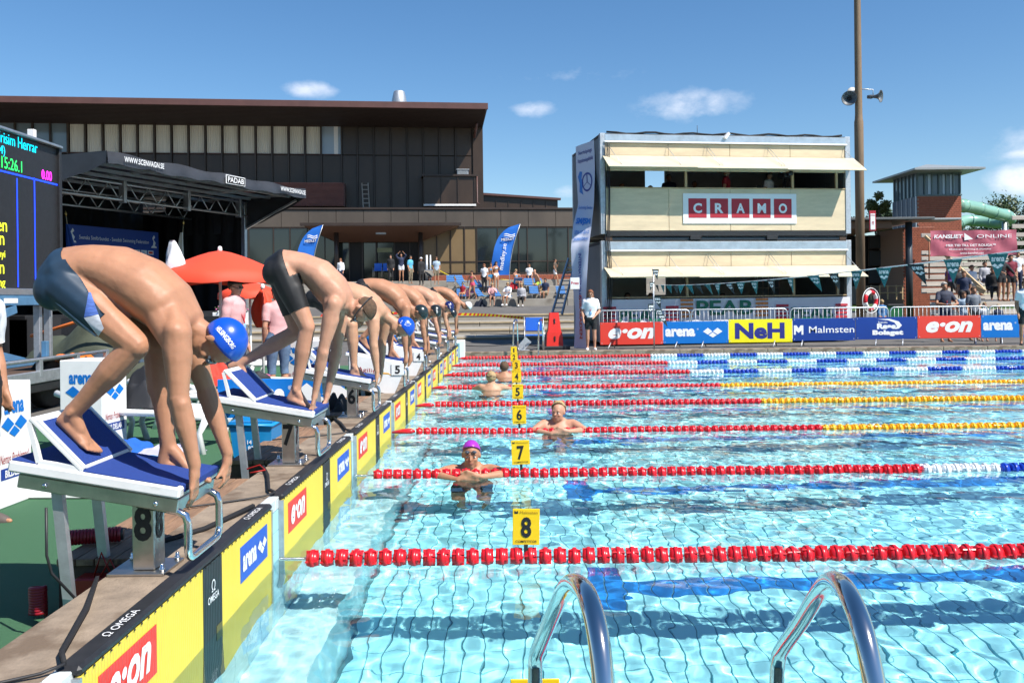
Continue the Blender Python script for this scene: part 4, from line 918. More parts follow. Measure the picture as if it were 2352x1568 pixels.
# ---- people on the deck, generic poses built from joints
def person(loc, yaw, label, pose='stand', h=1.75, sk=None, top=None, bottom=None, hair=None, vox=.02, group=None, sleeves=.55, legs=1.0, girth=1.0, shoes=None, hairlong=False, tilt=0, cut=None, arms=None, look=0, hat=None, gk=1.0, female=False, mids=True):
    sk = sk or SK_TAN; k = h / 1.75; T = frame(loc, yaw)     # local: faces +Y
    def w(x, y, z): return T @ Vector((x * k, y * k, z * k))
    sit = pose in ('sit', 'kneel'); hz = .45 if pose == 'sit' else .38 if pose == 'kneel' else .93
    ly = lambda z: tilt * (z - hz)
    sp = [((0, 0 + ly(z + hz), z + hz), a, b) for z, a, b in ((-.04, .105, .155), (.07, .105, .165), (.20, .095, .135), (.34, .115, .155), (.46, .115, .165), (.53, .075, .12))]
    J = dict(k=k, lat=T.to_3x3() @ Vector((1, 0, 0)), spine=[(w(*c), a * gk * girth, b * gk * girth) for c, a, b in sp], hk=1.0)
    top_z = hz + .55; J['neck0'] = w(0, ly(top_z - .03), top_z - .03); J['neck1'] = w(0, ly(top_z) + .01, top_z + .07); J['head'] = w(0, ly(top_z) + .025, top_z + .155)
    R3 = T.to_3x3(); J['fwd'] = R3 @ Vector((math.sin(look), math.cos(look), -.1)); J['up'] = R3 @ Vector((0, tilt * .3, 1))
    A_ = arms or {}
    for s_, q in ((-1, 'L'), (1, 'R')):
        J['sh' + q] = w(s_ * .165, ly(top_z - .06), top_z - .06)
        e, wr = A_.get(q, ((s_ * .215, -.03, top_z - .35), (s_ * .20, .06, top_z - .60))); e = (e[0], e[1] + (ly(top_z - .3) if q not in A_ else 0), e[2]); J['el' + q] = w(*e); J['wr' + q] = w(*wr)
        d = (Vector(wr) - Vector(e)).normalized(); J['hand' + q] = (w(*(Vector(wr) + d * .09)), w(*(Vector(wr) + d * .17)), R3 @ Vector((0, 1, 0)))
        if pose == 'sit': hp, kn, an = (s_ * .09, .02, hz), (s_ * .11, .43, hz + .03), (s_ * .11, .40, .09)
        elif pose == 'kneel': hp, kn, an = (s_ * .09, 0, hz), (s_ * .12, .38, hz - .1), (s_ * .12, .0, .12)
        elif pose == 'walk': hp, kn, an = (s_ * .09, 0, hz), (s_ * .09, .14 * s_ + .05, .50), (s_ * .09, .24 * s_ - .02 - (.06 if s_ < 0 else 0), .09 if s_ > 0 else .14)
        else: hp, kn, an = (s_ * .09, 0, hz), (s_ * .10, .02, .50), (s_ * .105, -.02, .085)
        J['hp' + q] = w(*hp); J['kn' + q] = w(*kn); J['an' + q] = w(*an); a = Vector(an)
        J['foot' + q] = (w(a.x, a.y - .03, a.z - .05), w(a.x + s_ * .015, a.y + .13, a.z - .06), w(a.x + s_ * .02, a.y + .19, a.z - .065), R3 @ Vector((-s_, 0, 0)))
    cl = []
    if bottom: cl.append(('shorts' if legs < .99 or isinstance(bottom, tuple) else 'trousers', bottom, {'torso0': (0, 1), 'thighR': (0, min(1, legs)), 'thighL': (0, min(1, legs)), **({'shinR': (0, legs - 1), 'shinL': (0, legs - 1)} if legs > 1 else {})}, .012 * k, .006))
    if top == 'none': pass
    elif isinstance(top, tuple): cl.append(('bikini_top', top[0], {'torso3': (.35, .95)}, .006, 0))
    elif top: cl.append(('shirt', top, {'torso0': (.6, 1), 'torso1': (0, 1), 'torso2': (0, 1), 'torso3': (0, 1), 'torso4': (0, 1), 'torso5': (0, 1), 'uarmR': (0, min(1, sleeves)), 'uarmL': (0, min(1, sleeves)), **({'farmR': (0, sleeves - 1), 'farmL': (0, sleeves - 1)} if sleeves > 1 else {})}, .016 * k, .008))
    r, B = build_person(loc, label, group, J, sk, vox, cl, fingers=vox < .012, toes=False, ears=vox < .03)
    if shoes:
        for q in 'RL':
            a, b, c2, sd = J['foot' + q]; m = MB(); ax = (b - a).normalized(); m.ell(a.lerp(b, .55) + Vector((0, 0, -.005)), ax * .145 * k, Vector(sd) * .05 * k, Vector((0, 0, .05 * k)), 10, 6); m.build('shoe', shoes, r)
    if hair:
        cm2 = cap_mesh(B.hd, (R3 @ Vector((0, -.55, .85))), r=(.110, .088, .110), cut=-.25 if hairlong else -.05, wob=.08); cm2.build('hair', hair, r)
        if hairlong:
            c, f, u, l, kk = B.hd; m = MB(); m.ell(c - f * .05 * kk - u * .10 * kk, f * .06 * kk, l * .10 * kk, u * .15 * kk, 14, 9, lambda p: p + Vector((mnoise.noise(p * 30), mnoise.noise(p * 30 + Vector((5, 0, 0))), 0)) * .015); m.build('long_hair', hair, r)
    if hat:
        cm2 = cap_mesh(B.hd, B.hd[2] - B.hd[1] * .1, r=(.115, .094, .108), cut=.12, shift=(-.008, .026)); h_ = cm2.build('cap', hat, r); c, f, u, l, kk = B.hd
        MB().ell(c + f * .125 * kk + u * .055 * kk, f * .065 * kk, l * .07 * kk, u * .007 * kk, 12, 5).build('peak', hat, h_)
    if vox < .03: B.face_parts(r, eyes=vox < .02)
    return r, B, J
def lanyard(r, B, J, mat):
    s4 = J['spine'][4][0]; f = Vector(B.hd[1]); f.z = 0; f.normalize(); l = Vector(J['lat']); n0 = Vector(J['neck0']); k = J['k']
    tip = J['spine'][2][0] + f * .155 * k
    MB().tube([n0 - f * .07 * k, n0 + l * .075 * k, n0 + l * .06 * k + f * .10 * k - Vector((0, 0, .08)), tip, n0 - l * .06 * k + f * .10 * k - Vector((0, 0, .08)), n0 - l * .075 * k], .008, 6, True).build('lanyard', mat, r)
    MB().ell(tip - Vector((0, 0, .05)), l * .035, f * .006, Vector((0, 0, .05)), 8, 6).build('badge', M('badge_blue', (.25, .45, .75), .4), r)
# ================================================================== terraces and the brown building
def slab(name, x0, x1, y0, y1, z0, z1, mat=CONC): return struct(MB().bbox(x0, x1, y0, y1, z0, z1, .015).build(name, mat))
stairs = [(31.0, .20), (34.0, .38), (37.4, .58), (40.4, .84)]
st = thing('deck_stairs', (0, 31, GZ), 'long low concrete stairs between pool deck and plaza', 'stairs'); st['kind'] = 'structure'
for i, (y, z) in enumerate(stairs):
    for j in range(9):
        x = -26 + j * 4.1 + (i % 2) * 1.3
        MB().bbox(x, x + 4.08, y, y + 3.6, z - .32, z, .012).build('step_block', CONC, st)
        m = MB().bbox(x, x + 4.08, y - .03, y + .35, z - .06, z + .012, .01); m.build('step_edge', M('step_edge_concrete', (.36, .29, .19), .85, var=(2, .2), bump=(40, .3)), st)
m = MB(); m.add([(-40, 40.5, .6), (12, 40.5, .6), (12, 47.1, .9), (-40, 47.1, .9), (-40, 40.8, .852), (12, 40.8, .852), (12, 47.1, 1.17), (-40, 47.1, 1.17)], [(0, 3, 2, 1), (4, 5, 6, 7), (0, 1, 5, 4), (1, 2, 6, 5), (2, 3, 7, 6), (3, 0, 4, 7)])
struct(m.build('plaza', ASPH))
ter = [(47.0, 1.56), (50.0, 1.92), (53.0, 2.32), (56.0, 2.78)]
tr = thing('seating_terrace', (0, 47, 1.1), 'stepped concrete sunbathing terrace in front of the brown building', 'terrace'); tr['kind'] = 'structure'
for i, (y, z) in enumerate(ter):
    for j in range(13):
        x = -38 + j * 4.1 + (i % 3) * .9; MB().bbox(x, x + 4.08, y, y + 3.2 + (6 if i == 3 else 0), .3, z, .015).build('wall_block', CONC, tr)
# the building: a local frame, x along the facade (to the right), y away, z up
BT = frame((-2, 62, 2.9), math.atan(.12)); RB = thing('sports_hall', (-2, 62, 2.9), 'long dark brown two-storey building with metal panels and an overhanging flat roof', 'building')
def bx(name, x0, x1, y0, y1, z0, z1, mat, parent=RB, b=.01): return MB(BT).bbox(x0, x1, y0, y1, z0, z1, b).build(name, mat, parent)
def loc_(px, py, dy=0):
    """facade coordinates (x, z) of a pixel on the plane y = dy"""
    d = at(px, py, 1) - Vector((0, 0, EYE)); o = Vector((0, 0, EYE)); n = BT.to_3x3() @ Vector((0, 1, 0)); p0 = BT @ Vector((0, dy, 0)); t = (p0 - o).dot(n) / d.dot(n)
    q = BT.inverted() @ (o + d * t); return q.x, q.z
# ground floor
x_l, _ = loc_(-350, 600); x_r, _ = loc_(1420, 600); zt = loc_(900, 522)[1]; zb = loc_(900, 481)[1]; zg = loc_(1200, 628)[1]
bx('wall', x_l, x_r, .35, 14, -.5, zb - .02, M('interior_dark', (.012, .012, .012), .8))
bw = MB(BT); brickx0 = loc_(985, 635)[0]
bx('brick_wall', brickx0, x_r, .02, .34, -.4, zg - .02, MORTAR)
m = MB(BT); nb = 0
bl = MB(BT).bbox(0, .24, 0, .03, 0, .07, .004)
rows = int((zg + .3) / .085)
for j in range(rows):
    for i in range(int((x_r - brickx0) / .26)):
        x = brickx0 + i * .26 + (j % 2) * .13; m.box(x, x + .245, -.005, .025, -.3 + j * .085, -.3 + j * .085 + .072)
o = m.build('brick', BRICK, RB); o['kind'] = 'stuff'
# glazing: left run, entrance, bronze panels, right run
def run(xs_, z0, z1, mat, nm='window', split=None, fr=BROWN, y=0.0):
    for a, b_ in zip(xs_[:-1], xs_[1:]):
        f = MB(BT)
        f.bbox(a, a + .07, y - .06, y + .1, z0, z1, .01); f.bbox(a + .07, b_, y - .03, y + .1, z0, z0 + .07, .01); f.bbox(a + .07, b_, y - .03, y + .1, z1 - .07, z1, .01)
        if split: f.bbox(a + .07, b_, y - .035, y + .1, split - .035, split + .035, .01)
        o = f.build(nm, fr, RB)
        if split: MB(BT).box(a + .07, b_, y + .03, y + .05, z0 + .07, split - .035).build('pane', mat, o); MB(BT).box(a + .07, b_, y + .03, y + .05, split + .035, z1 - .07).build('pane', mat, o)
        else: MB(BT).box(a + .07, b_, y + .03, y + .05, z0 + .07, z1 - .07).build('pane', mat, o)
X = lambda p, y=560: loc_(p, y)[0]
zs = loc_(1200, 600)[1]
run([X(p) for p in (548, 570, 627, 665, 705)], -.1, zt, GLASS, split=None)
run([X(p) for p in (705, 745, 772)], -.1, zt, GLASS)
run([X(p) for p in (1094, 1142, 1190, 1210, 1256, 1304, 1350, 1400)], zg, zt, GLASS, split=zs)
run([X(p) for p in (970, 1002, 1034, 1066, 1094)], zg, zt, TAN, nm='bronze_panel_bay', split=zs)
for p in (772, 800, 830, 862, 905, 940): MB(BT).bbox(X(p), X(p) + .08, .3, .36, -.1, zt - 1.0, .01).build('door_frame', BROWN, RB)
for p, q in ((774, 800), (832, 862), (864, 904)): MB(BT).box(X(p) + .1, X(q), .31, .33, 0, zt - 1.05).build('door_pane', GLASS, RB)
MB(BT).box(X(866), X(900), .30, .305, 2.05, 2.35).build('notice', M('poster', (.2, .22, .12), .6), RB)
tagx = X(1200)
MB(BT).bbox(tagx + .35, tagx + .65, .5, .7, zg, zt, .01).build('striped_column', M('ochre', (.30, .17, .05), .6), RB)
# band of grey-brown panels
xs_ = [X(p, 500) for p in range(520, 1440, 63)]; xs_ = [X(-300, 500) + i * 1.96 for i in range(int((xs_[0] - X(-300, 500)) / 1.96))] + xs_
bx('band_backing', xs_[0], xs_[-1], .06, .34, zt, zb, BROWN)
for a, b_ in zip(xs_[:-1], xs_[1:]): bx('facade_panel', a + .012, b_ - .012, -.06, .055, zt + .02, zb - .05, GREYM)
bx('parapet_cap', xs_[0], xs_[-1], -.15, .5, zb - .02, zb + .12, BROWN); bx('lower_roof', xs_[0], xs_[-1], .3, 14, zb - .01, zb + .05, M('roof_felt', (.06, .06, .06), .9))
# entrance canopy
cx0, cx1 = X(705, 545), X(1050, 545); ex0, ex1 = X(772), X(965); cz0 = loc_(900, 552)[1]
m = MB(BT); m.add([(cx0, -3.0, zt - .05), (cx1, -3.0, zt - .05), (cx1, .0, zt - .05), (cx0, 0, zt - .05), (ex0, -.1, zt - 1.05), (ex1, -.1, zt - 1.05)], [(0, 1, 5, 4), (0, 4, 3), (1, 2, 5), (2, 3, 4, 5), (0, 3, 2, 1)]); m.build('canopy_soffit', M('soffit_wood', (.075, .034, .02), .6, var=(2, .2), stretch=(1, 12, 1)), RB)
bx('canopy_fascia', cx0 - .1, cx1 + .1, -3.15, -3.0, zt - .16, zt + .05, BROWN); bx('canopy_top', cx0 - .1, cx1 + .1, -3.0, -.1, zt + .02, zt + .05, BROWN)
for p in (777, 965): MB(BT).cyl((X(p), -1.6, -.1), (X(p), -1.6, zt - .2), .16, n=14).build('column', BROWN, RB)
sg = bx('sign', X(865, 541), X(888, 541), -1.7, -1.66, zt - .62, zt - .16, M('sign_grey_blue', (.30, .36, .42), .4))
text(sg, 'ANVÄND', ((X(865, 541) + X(888, 541)) / 2, -1.7, zt - .30), (1, 0, 0), (0, 0, 1), .10, WPRINT, bold=.02, T=BT); text(sg, 'FOTDUSCHARNA', ((X(865, 541) + X(888, 541)) / 2, -1.7, zt - .48), (1, 0, 0), (0, 0, 1), .075, WPRINT, bold=.02, width=.62, T=BT)
# upper storey, set back
US = 2.4
def ux(px, py=350): return loc_(px, py, US)
uz0 = zb; uzw0 = ux(500, 354)[1]; uzw1 = ux(500, 286)[1]; uzf = loc_(600, 240, -2.6)[1]; uxr = ux(1109)[0]; uxl = ux(-420)[0]; uzt = loc_(600, 231.5, -2.6)[1]
bx('upper_wall', uxl, uxr, US + .12, 14, uz0, uzw1 + .3, BROWN)
bx('corner_post', uxr - .75, uxr, US - .12, US + .12, uz0, uzw1 + .1, BROWN2)
sp_ = (ux(428)[0] - ux(350)[0]) / 2; wx0 = ux(785)[0]; nwin = 0
x = wx0; PGL = M('window_glass', (.42, .50, .56), .05, spec=.8)
PGL.node_tree.nodes['Principled BSDF'].inputs['Transmission Weight'].default_value = .0
for i in range(32):
    a = x - sp_ * (1 if i else 1.25); nm = 'window'
    f = MB(BT); f.bbox(a - .05, a + .05, US - .22, US + .1, uz0 + .2, uzw1, .01); fo = f.build('mullion', BROWN2, RB)
    f = MB(BT); f.bbox(a + .05, x - .05, US - .04, US + .02, uzw0, uzw0 + .06, .01); f.bbox(a + .05, x - .05, US - .04, US + .02, uzw1 - .06, uzw1, .01); w_ = f.build('window', BROWNR, RB)
    bare = i in (0,) or i >= 16
    if i != 0:
        cm2 = MB(BT); n_ = 14; zt_, zb_ = uzw1 - .08, uzw0 + .06
        pts = [(a + .1 + (x - a - .2) * k / n_, US + .075 + (.02 if k % 2 else -.012)) for k in range(n_ + 1)]
        if bare: pass
        else:
            cm2.add([(p[0], p[1], zb_) for p in pts] + [(p[0], p[1], zt_) for p in pts], [(k, k + 1, n_ + 2 + k, n_ + 1 + k) for k in range(n_)]); cm2.build('curtain', CURT, w_)
            mm = MB(BT).box(a + .05, x - .05, US - .02, US - .015, uzw1 - .06 - (uzw1 - uzw0) * .52, uzw1 - .06); mm.build('pane', M('upper_pane_tint', (.30, .36, .41), .12), w_) if False else None
    if bare: MB(BT).box(a + .05, x - .05, US + .03, US + .04, uzw0 + .06, uzw1 - .06).build('pane', GLASSB if i else M('bright_pane', (.34, .42, .5), .1), w_)
    if i == 0: MB(BT).box(a + 1.5, a + 1.9, US + .0, US + .03, uzw0 + .06, uzw1 - .06).build('window_blind', WHITE, w_) if sp_ > 1.6 else MB(BT).box(x - .55, x - .25, US, US + .028, uzw0 + .06, uzw1 - .06).build('window_blind', WHITE, w_)
    bx('facade_panel', a + .06, x - .06, US - .03, US + .05, uz0 + .2, uzw0 - .05, BROWN2)
    x = a
xs2 = [wx0] + [ux(p)[0] for p in (821, 859, 897, 935, 972, 1009, 1046, 1084)]
for a, b_ in zip(xs2[:-1], xs2[1:]):
    bx('facade_panel', a + .06, b_ - .06, US - .03, US + .05, uz0 + .05, uzw0 - .05, BROWN2); bx('facade_panel', a + .06, b_ - .06, US - .03, US + .05, uzw0 + .02, uzw1 - .05, BROWN2)
    MB(BT).bbox(a - .05, a + .05, US - .2, US + .1, uz0, uzw1, .01).build('mullion', BROWN, RB)
# roof: slatted sloping soffit, fascia
rx1 = loc_(1119, 250, -2.6)[0] - .4; ov = -2.6
m = MB(BT); pf = [(US + .1, uzw1 - .02), (US - .1, uzw1 - .02), (ov, uzf - .1), (ov, uzt), (US + 12, uzt - .5), (US + 12, uzw1)]
NP = len(pf); xe = [uxr, uxr, rx1 + .4, rx1 + .4, rx1 + .4, uxr]
m.add([(uxl, a_, b__) for a_, b__ in pf] + [(xe[i], a_, b__) for i, (a_, b__) in enumerate(pf)], [tuple(range(NP))[::-1], tuple(range(NP, 2 * NP))] + [(i, (i + 1) % NP, NP + (i + 1) % NP, NP + i) for i in range(NP)]); m.build('roof', BROWN, RB)
sm_ = M('soffit_slats_wood', (.022, .011, .008), .7, var=(2, .25), stretch=(.6, 6, 6))
for k in range(15):
    t0_, t1_ = k / 15, (k + .78) / 15; y0, z0 = US - .1 + (ov - US + .1) * t0_, uzw1 - .02 + (uzf - .1 - uzw1 + .02) * t0_; y1, z1 = US - .1 + (ov - US + .1) * t1_, uzw1 - .02 + (uzf - .1 - uzw1 + .02) * t1_
    e0 = uxr + (rx1 + .3 - uxr) * t0_; e1 = uxr + (rx1 + .3 - uxr) * t1_
    m = MB(BT); m.add([(uxl, y0, z0 - .035), (e0, y0, z0 - .035), (e1, y1, z1 - .035), (uxl, y1, z1 - .035), (uxl, y0, z0 - .003), (e0, y0, z0 - .003), (e1, y1, z1 - .003), (uxl, y1, z1 - .003)], [(0, 1, 2, 3), (7, 6, 5, 4), (0, 4, 5, 1), (2, 6, 7, 3), (1, 5, 6, 2), (0, 3, 7, 4)]); m.build('slat', sm_, RB)
bx('roof_edge', uxl, rx1 + .45, ov - .1, ov + .1, uzf - .12, uzt + .05, BROWNR)
# downpipe, plant box, louvres, chimney, ladder, low wing
MB(BT).tube([(rx1 - .1, 0, uzt - .8), (rx1 - .2, 1.0, uzt - 1.6), (uxr - .6, US - .3, uzw1 - .4)], .09, 8).build('downpipe', BROWNR, RB)
def pz(px, py, y): return loc_(px, py, y)
a, b_ = pz(972, 405, 1.3), pz(1093, 470, 1.3)
bx('plant_box', a[0], b_[0], 1.3, US, b_[1], a[1], BROWN2); bx('plant_box_cap', a[0] - .12, b_[0] + .15, 1.15, US, a[1], a[1] + .14, BROWN)
for t_ in (.0, .33, .65, .97): bx('batten', a[0] + (b_[0] - a[0]) * t_, a[0] + (b_[0] - a[0]) * t_ + .07, 1.22, 1.3, b_[1], a[1], BROWN)
bx('snow_guard', a[0], b_[0], 1.1, 1.28, b_[1] - .12, b_[1] + .02, WHITE)
MB(BT).tube([(b_[0] + .1, 1.2, a[1]), (b_[0] + .1, 1.2, b_[1] + .15), (b_[0] + .25, 1.1, b_[1])], .05, 8).build('drain', BROWNR, RB)
v = bx('roof_vent', pz(1049, 400, 1.9)[0], pz(1075, 400, 1.9)[0], 1.5, 2.2, a[1] + .14, a[1] + .5, GALV)
for k in range(4): bx('vent_slat', pz(1050, 400, 1.9)[0], pz(1074, 400, 1.9)[0], 1.44, 1.5, a[1] + .18 + k * .08, a[1] + .215 + k * .08, GALV)
bx('vent_cap', pz(1047, 400, 1.9)[0], pz(1077, 400, 1.9)[0], 1.4, 2.3, a[1] + .5, a[1] + .56, GALV)
a, b_ = pz(560, 420, .9), pz(790, 472, .9)
for k in range(20):
    z = b_[1] + (a[1] - b_[1]) * k / 19; MB(BT).bbox(a[0], b_[0], .86, .93, z - .03, z + .03, .005).build('louvre_slat', M('red_brown_slat', (.20, .075, .055), .6, var=(1, .2)), RB)
bx('louvre_back', a[0], b_[0], 1.05, 1.1, b_[1], a[1], M('interior_dark', (.012, .012, .012), .8)); bx('louvre_end', b_[0], b_[0] + .05, .85, US, b_[1] - .05, a[1] + .05, BROWNR)
a = pz(917, 238, 3.2)
MB(BT).lathe([(.58, -.3), (.60, .1), (.62, .16), (.40, 1.15), (.36, 1.2), (.34, 1.2)], 24, (a[0], 3.2, a[1] - .3)).build('chimney', GALV, RB)
cz = ux(917, 236)[1]
la = thing('roof_ladder', BT @ Vector((pz(842, 475, 1.7)[0], 1.7, zb)), 'weathered wooden ladder leaning on the upper facade above the entrance', 'ladder')
lx, lz = pz(842, 475, 1.7)[0], zb + .12; lh = pz(842, 420, 2)[1] - lz
for s_ in (-.22, .22): MB(BT).beam((lx + s_, 1.5, lz), (lx + s_ - .12, 2.1, lz + lh), .07, .05).build('rail', M('grey_wood', (.34, .30, .25), .8, var=(4, .2)), la)
for k in range(6): t_ = (k + .5) / 6; MB(BT).beam((lx - .22 - .12 * t_, 1.5 + .6 * t_, lz + lh * t_), (lx + .22 - .12 * t_, 1.5 + .6 * t_, lz + lh * t_), .04, .06).build('rung', MATS['grey_wood'], la)
a0, a1 = pz(1109, 446, 3), pz(1281, 458, 3)
wg = thing('low_wing', BT @ Vector((a0[0], 3, zb)), 'low brown metal wing with sloping roof right of the tall brown block', 'building')
m = MB(BT); m.prism([(a0[0], zb - .2), (a1[0], zb - .2), (a1[0], a1[1]), (a0[0], a0[1])], (0, 3, 0), (1, 0, 0), (0, 0, 1), (0, 8, 0)); m.build('wall', BROWN2, wg)
MB(BT).beam((a0[0] - .1, 2.9, a0[1]), (a1[0] + .2, 2.9, a1[1]), .3, .16).build('roof_edge', BROWNR, wg)
for k in range(1, 6): MB(BT).bbox(a0[0] + (a1[0] - a0[0]) * k / 6, a0[0] + (a1[0] - a0[0]) * k / 6 + .05, 2.94, 3.0, zb, a1[1] - .1, .01).build('seam', BROWN, wg)

# ================================================================== blue feather flags
def feather(px, py_top, py_bot, wpx, Y, label, words):
    top, bot = at(px, py_top, Y), at(px - (py_bot - py_top) * .21, py_bot, Y); r = thing('feather_flag', (bot.x, Y, 2.3), label, 'flag', 'blue feather flags')
    h = top.z - bot.z; w = wpx / FPX * Y; m = MB(); n = 16; vs = []; fs = []
    def ctr(t): return bot.x + (top.x - bot.x) * t ** 1.7
    for i in range(n + 1):
        t = i / n; ww = w * (1 if t < .62 else math.sqrt(max(.0, 1 - ((t - .62) / .38) ** 2)) * .96 + .02); z = bot.z + h * t; x1 = ctr(t) + w * .9 * (1 if t < .99 else 1)
        for s_ in (0, .5, 1): vs.append((x1 - ww * (1 - s_), Y + .05 * math.sin(t * 9 + s_ * 3), z))
    for i in range(n):
        for j in (0, 1): fs.append((i * 3 + j, i * 3 + j + 1, i * 3 + j + 4, i * 3 + j + 3))
    m.add(vs, fs, True); m.build('cloth', M('flag_blue', (.01, .14, .55), .7, var=(.8, .15)), r)
    MB().tube([(ctr(0) + w * .92, Y, GZ + 2.2)] + [(ctr(t) + w * .92, Y, bot.z + h * t) for t in (0, .25, .5, .75, 1)], .02, 6).build('pole', GALV, r)
    up_ = Vector((.20, 0, 1)); c_ = ctr(.80) + w * .52
    text(r, 'MEDLEY', (ctr(.70) + w * .52, Y - .08, bot.z + h * .705), (1, 0, .1), (0, 0, 1), .16, WPRINT, bold=.01, width=w * .7)
    for k in range(2):
        zc = bot.z + h * (.755 + .035 * k) ; MB().tube([(c_ - w * .3 + w * .6 * i / 8, Y - .09, zc + .045 * math.sin(i / 8 * 6.283 + .4) + .02 * i / 8) for i in range(9)], .028, 5).build('wave_mark', WPRINT, r)
    if words: text(r, words, (ctr(.34) + w * .5, Y - .08, bot.z + h * .36), (.16, 0, 1), (-1, 0, .16), .34, WPRINT, bold=.01, width=h * .52)
feather(706, 517, 640, 39, 50, 'blue feather flag with wave mark behind the swimmer on block 7', None)
feather(1156, 515, 632, 42, 52, 'blue feather flag reading medley.se in front of the windows', 'medley.se')

# ================================================================== stage
SD = Vector((.361, .932, 0)); SB = Vector((-.932, .361, 0)); P0 = Vector((-9.18, 19.8, 0))     # left front corner, along, back
ST = Matrix(((SD.x, SB.x, 0, P0.x), (SD.y, SB.y, 0, P0.y), (0, 0, 1, 0), (0, 0, 0, 1)))        # local x along the front (away), y back
RS = thing('stage', P0 + Vector((0, 0, GZ)), 'mobile stage with black roof cover, trusses and black drapes', 'stage')
LS = 7.75; CN = M('stage_canvas', (.035, .037, .042), .45, var=(1.5, .3), bump=(3, .8))
def sbx(n, x0, x1, y0, y1, z0, z1, mt, p=RS, b=.008): return MB(ST).bbox(x0, x1, y0, y1, z0, z1, b).build(n, mt, p)
# roof cover with hanging front edge, side cheeks that drop to the back
m = MB(ST); n = 24; vs = []
for i in range(n + 1):
    x = LS * i / n; sg_ = .05 * math.sin(i * 1.9) + .03 * math.sin(i * .7)
    vs += [(x, 0 - .02, 5.02 + .03 * math.sin(i * 1.1)), (x, -.05 + sg_ * .5, 4.74 + sg_ * .6), (x, 2.6, 5.1), (x, 7.0, 4.9)]
m.add(vs, [(i * 4 + a, i * 4 + 4 + a, i * 4 + 5 + a, i * 4 + 1 + a) for i in range(n) for a in (0,)] + [(i * 4, i * 4 + 2, i * 4 + 6, i * 4 + 4) for i in range(n)] + [(i * 4 + 2, i * 4 + 3, i * 4 + 7, i * 4 + 6) for i in range(n)], True)
m.build('roof_cover', CN, RS)
for x, sgn in ((0, 1), (LS, 1)):
    m = MB(ST); k = 10; vs = []
    for i in range(k + 1):
        y = 5.5 * i / k; drop = (.28 + (1.0 if x else .55) * math.sin(min(1, i / k * 1.6) * math.pi / 2)); vs += [(x, y - .02, 5.04), (x + (.04 if i % 2 else -.03), y, 5.04 - drop)]
    m.add(vs, [(i * 2, i * 2 + 1, i * 2 + 3, i * 2 + 2) for i in range(k)], True); m.build('side_cover', CN, RS)
for s_, xx, hh in (('WWW.SCENVAGN.SE', 1.05, .13), ('WWW.SCENVAGN.SE', 7.0, .13)): text(RS, s_, (xx, -.10, 4.90), (1, 0, 0), (0, 0, 1), hh, WPRINT, bold=.01, T=ST, width=1.25)
MB(ST).bbox(3.95, 4.75, -.10, -.09, 4.76, 5.0, .003).build('maker_plate', WPRINT, RS); MB(ST).bbox(3.975, 4.725, -.108, -.10, 4.78, 4.98, .002).build('maker_plate_face', BFAB, RS); text(RS, 'PADAB', (4.35, -.108, 4.88), (1, 0, 0), (0, 0, 1), .14, WPRINT, bold=.01, T=ST, width=.66)
# roof joists and trusses
for k in range(5): MB(ST).beam((.1, .5 + k * .75, 4.82), (LS - .1, .5 + k * .75, 4.82), .06, .08).build('purlin', ALU, RS)
for x in (.15, 2.0, 3.9, 5.8, 7.6): MB(ST).beam((x, 0, 4.86), (x, 6.0, 4.86), .06, .06).build('rafter', ALU, RS)
for y in (2.2, 4.4):
    MB(ST).tube([(.05, y, 4.72), (LS, y, 4.72)], .03, 8).build('truss_chord', ALU, RS); MB(ST).tube([(.05, y, 4.30), (LS, y, 4.30)], .035, 8).build('truss_chord', ALU, RS)
    for k in range(22):
        x = .1 + k * .345; MB(ST).tube([(x, y, 4.30 if k % 2 else 4.72), (x + .345, y, 4.72 if k % 2 else 4.30)], .018, 6).build('truss_web', ALU, RS)
for x in (.2, 2.6, 5.0, 7.3): MB(ST).bbox(x, x + .1, 2.1, 2.3, 4.22, 4.8, .01).build('bracket', ALU, RS)
# drapes and floor
def drape(p, q, z0, z1, fold=.05, nm='drape'):
    p, q = Vector(p), Vector(q); d = q - p; L = d.length; d /= L; nn = Vector((-d.y, d.x, 0)); k = int(L / .12) + 1; vs = []
    for i in range(k + 1):
        c_ = p + d * (L * i / k) + nn * fold * math.sin(i * 1.3); vs += [(c_.x, c_.y, z0), (c_.x, c_.y, z1)]
    m = MB(ST); m.add(vs, [(i * 2, i * 2 + 2, i * 2 + 3, i * 2 + 1) for i in range(k)], True); return m.build(nm, BFAB, RS)
drape((-.1, 6.5, 0), (LS, 6.5, 0), .1, 4.9); drape((LS, 2.4, 0), (LS, 6.6, 0), .1, 4.6); drape((-.5, 2.5, 0), (-.5, 6.6, 0), .1, 4.9); drape((-.2, 2.3, 0), (LS, 2.3, 0), .1, 1.25, nm='skirt')
sbx('stage_floor', -.2, LS, 2.35, 6.6, 1.2, 1.3, BLACK)
MB(ST).beam((LS - .05, .3, 4.7), (LS - .05, 2.2, 3.9), .06, .06).build('brace', ALU, RS); MB(ST).bbox(LS - .12, LS, 2.2, 2.35, .1, 4.7, .01).build('corner_leg', ALU, RS)
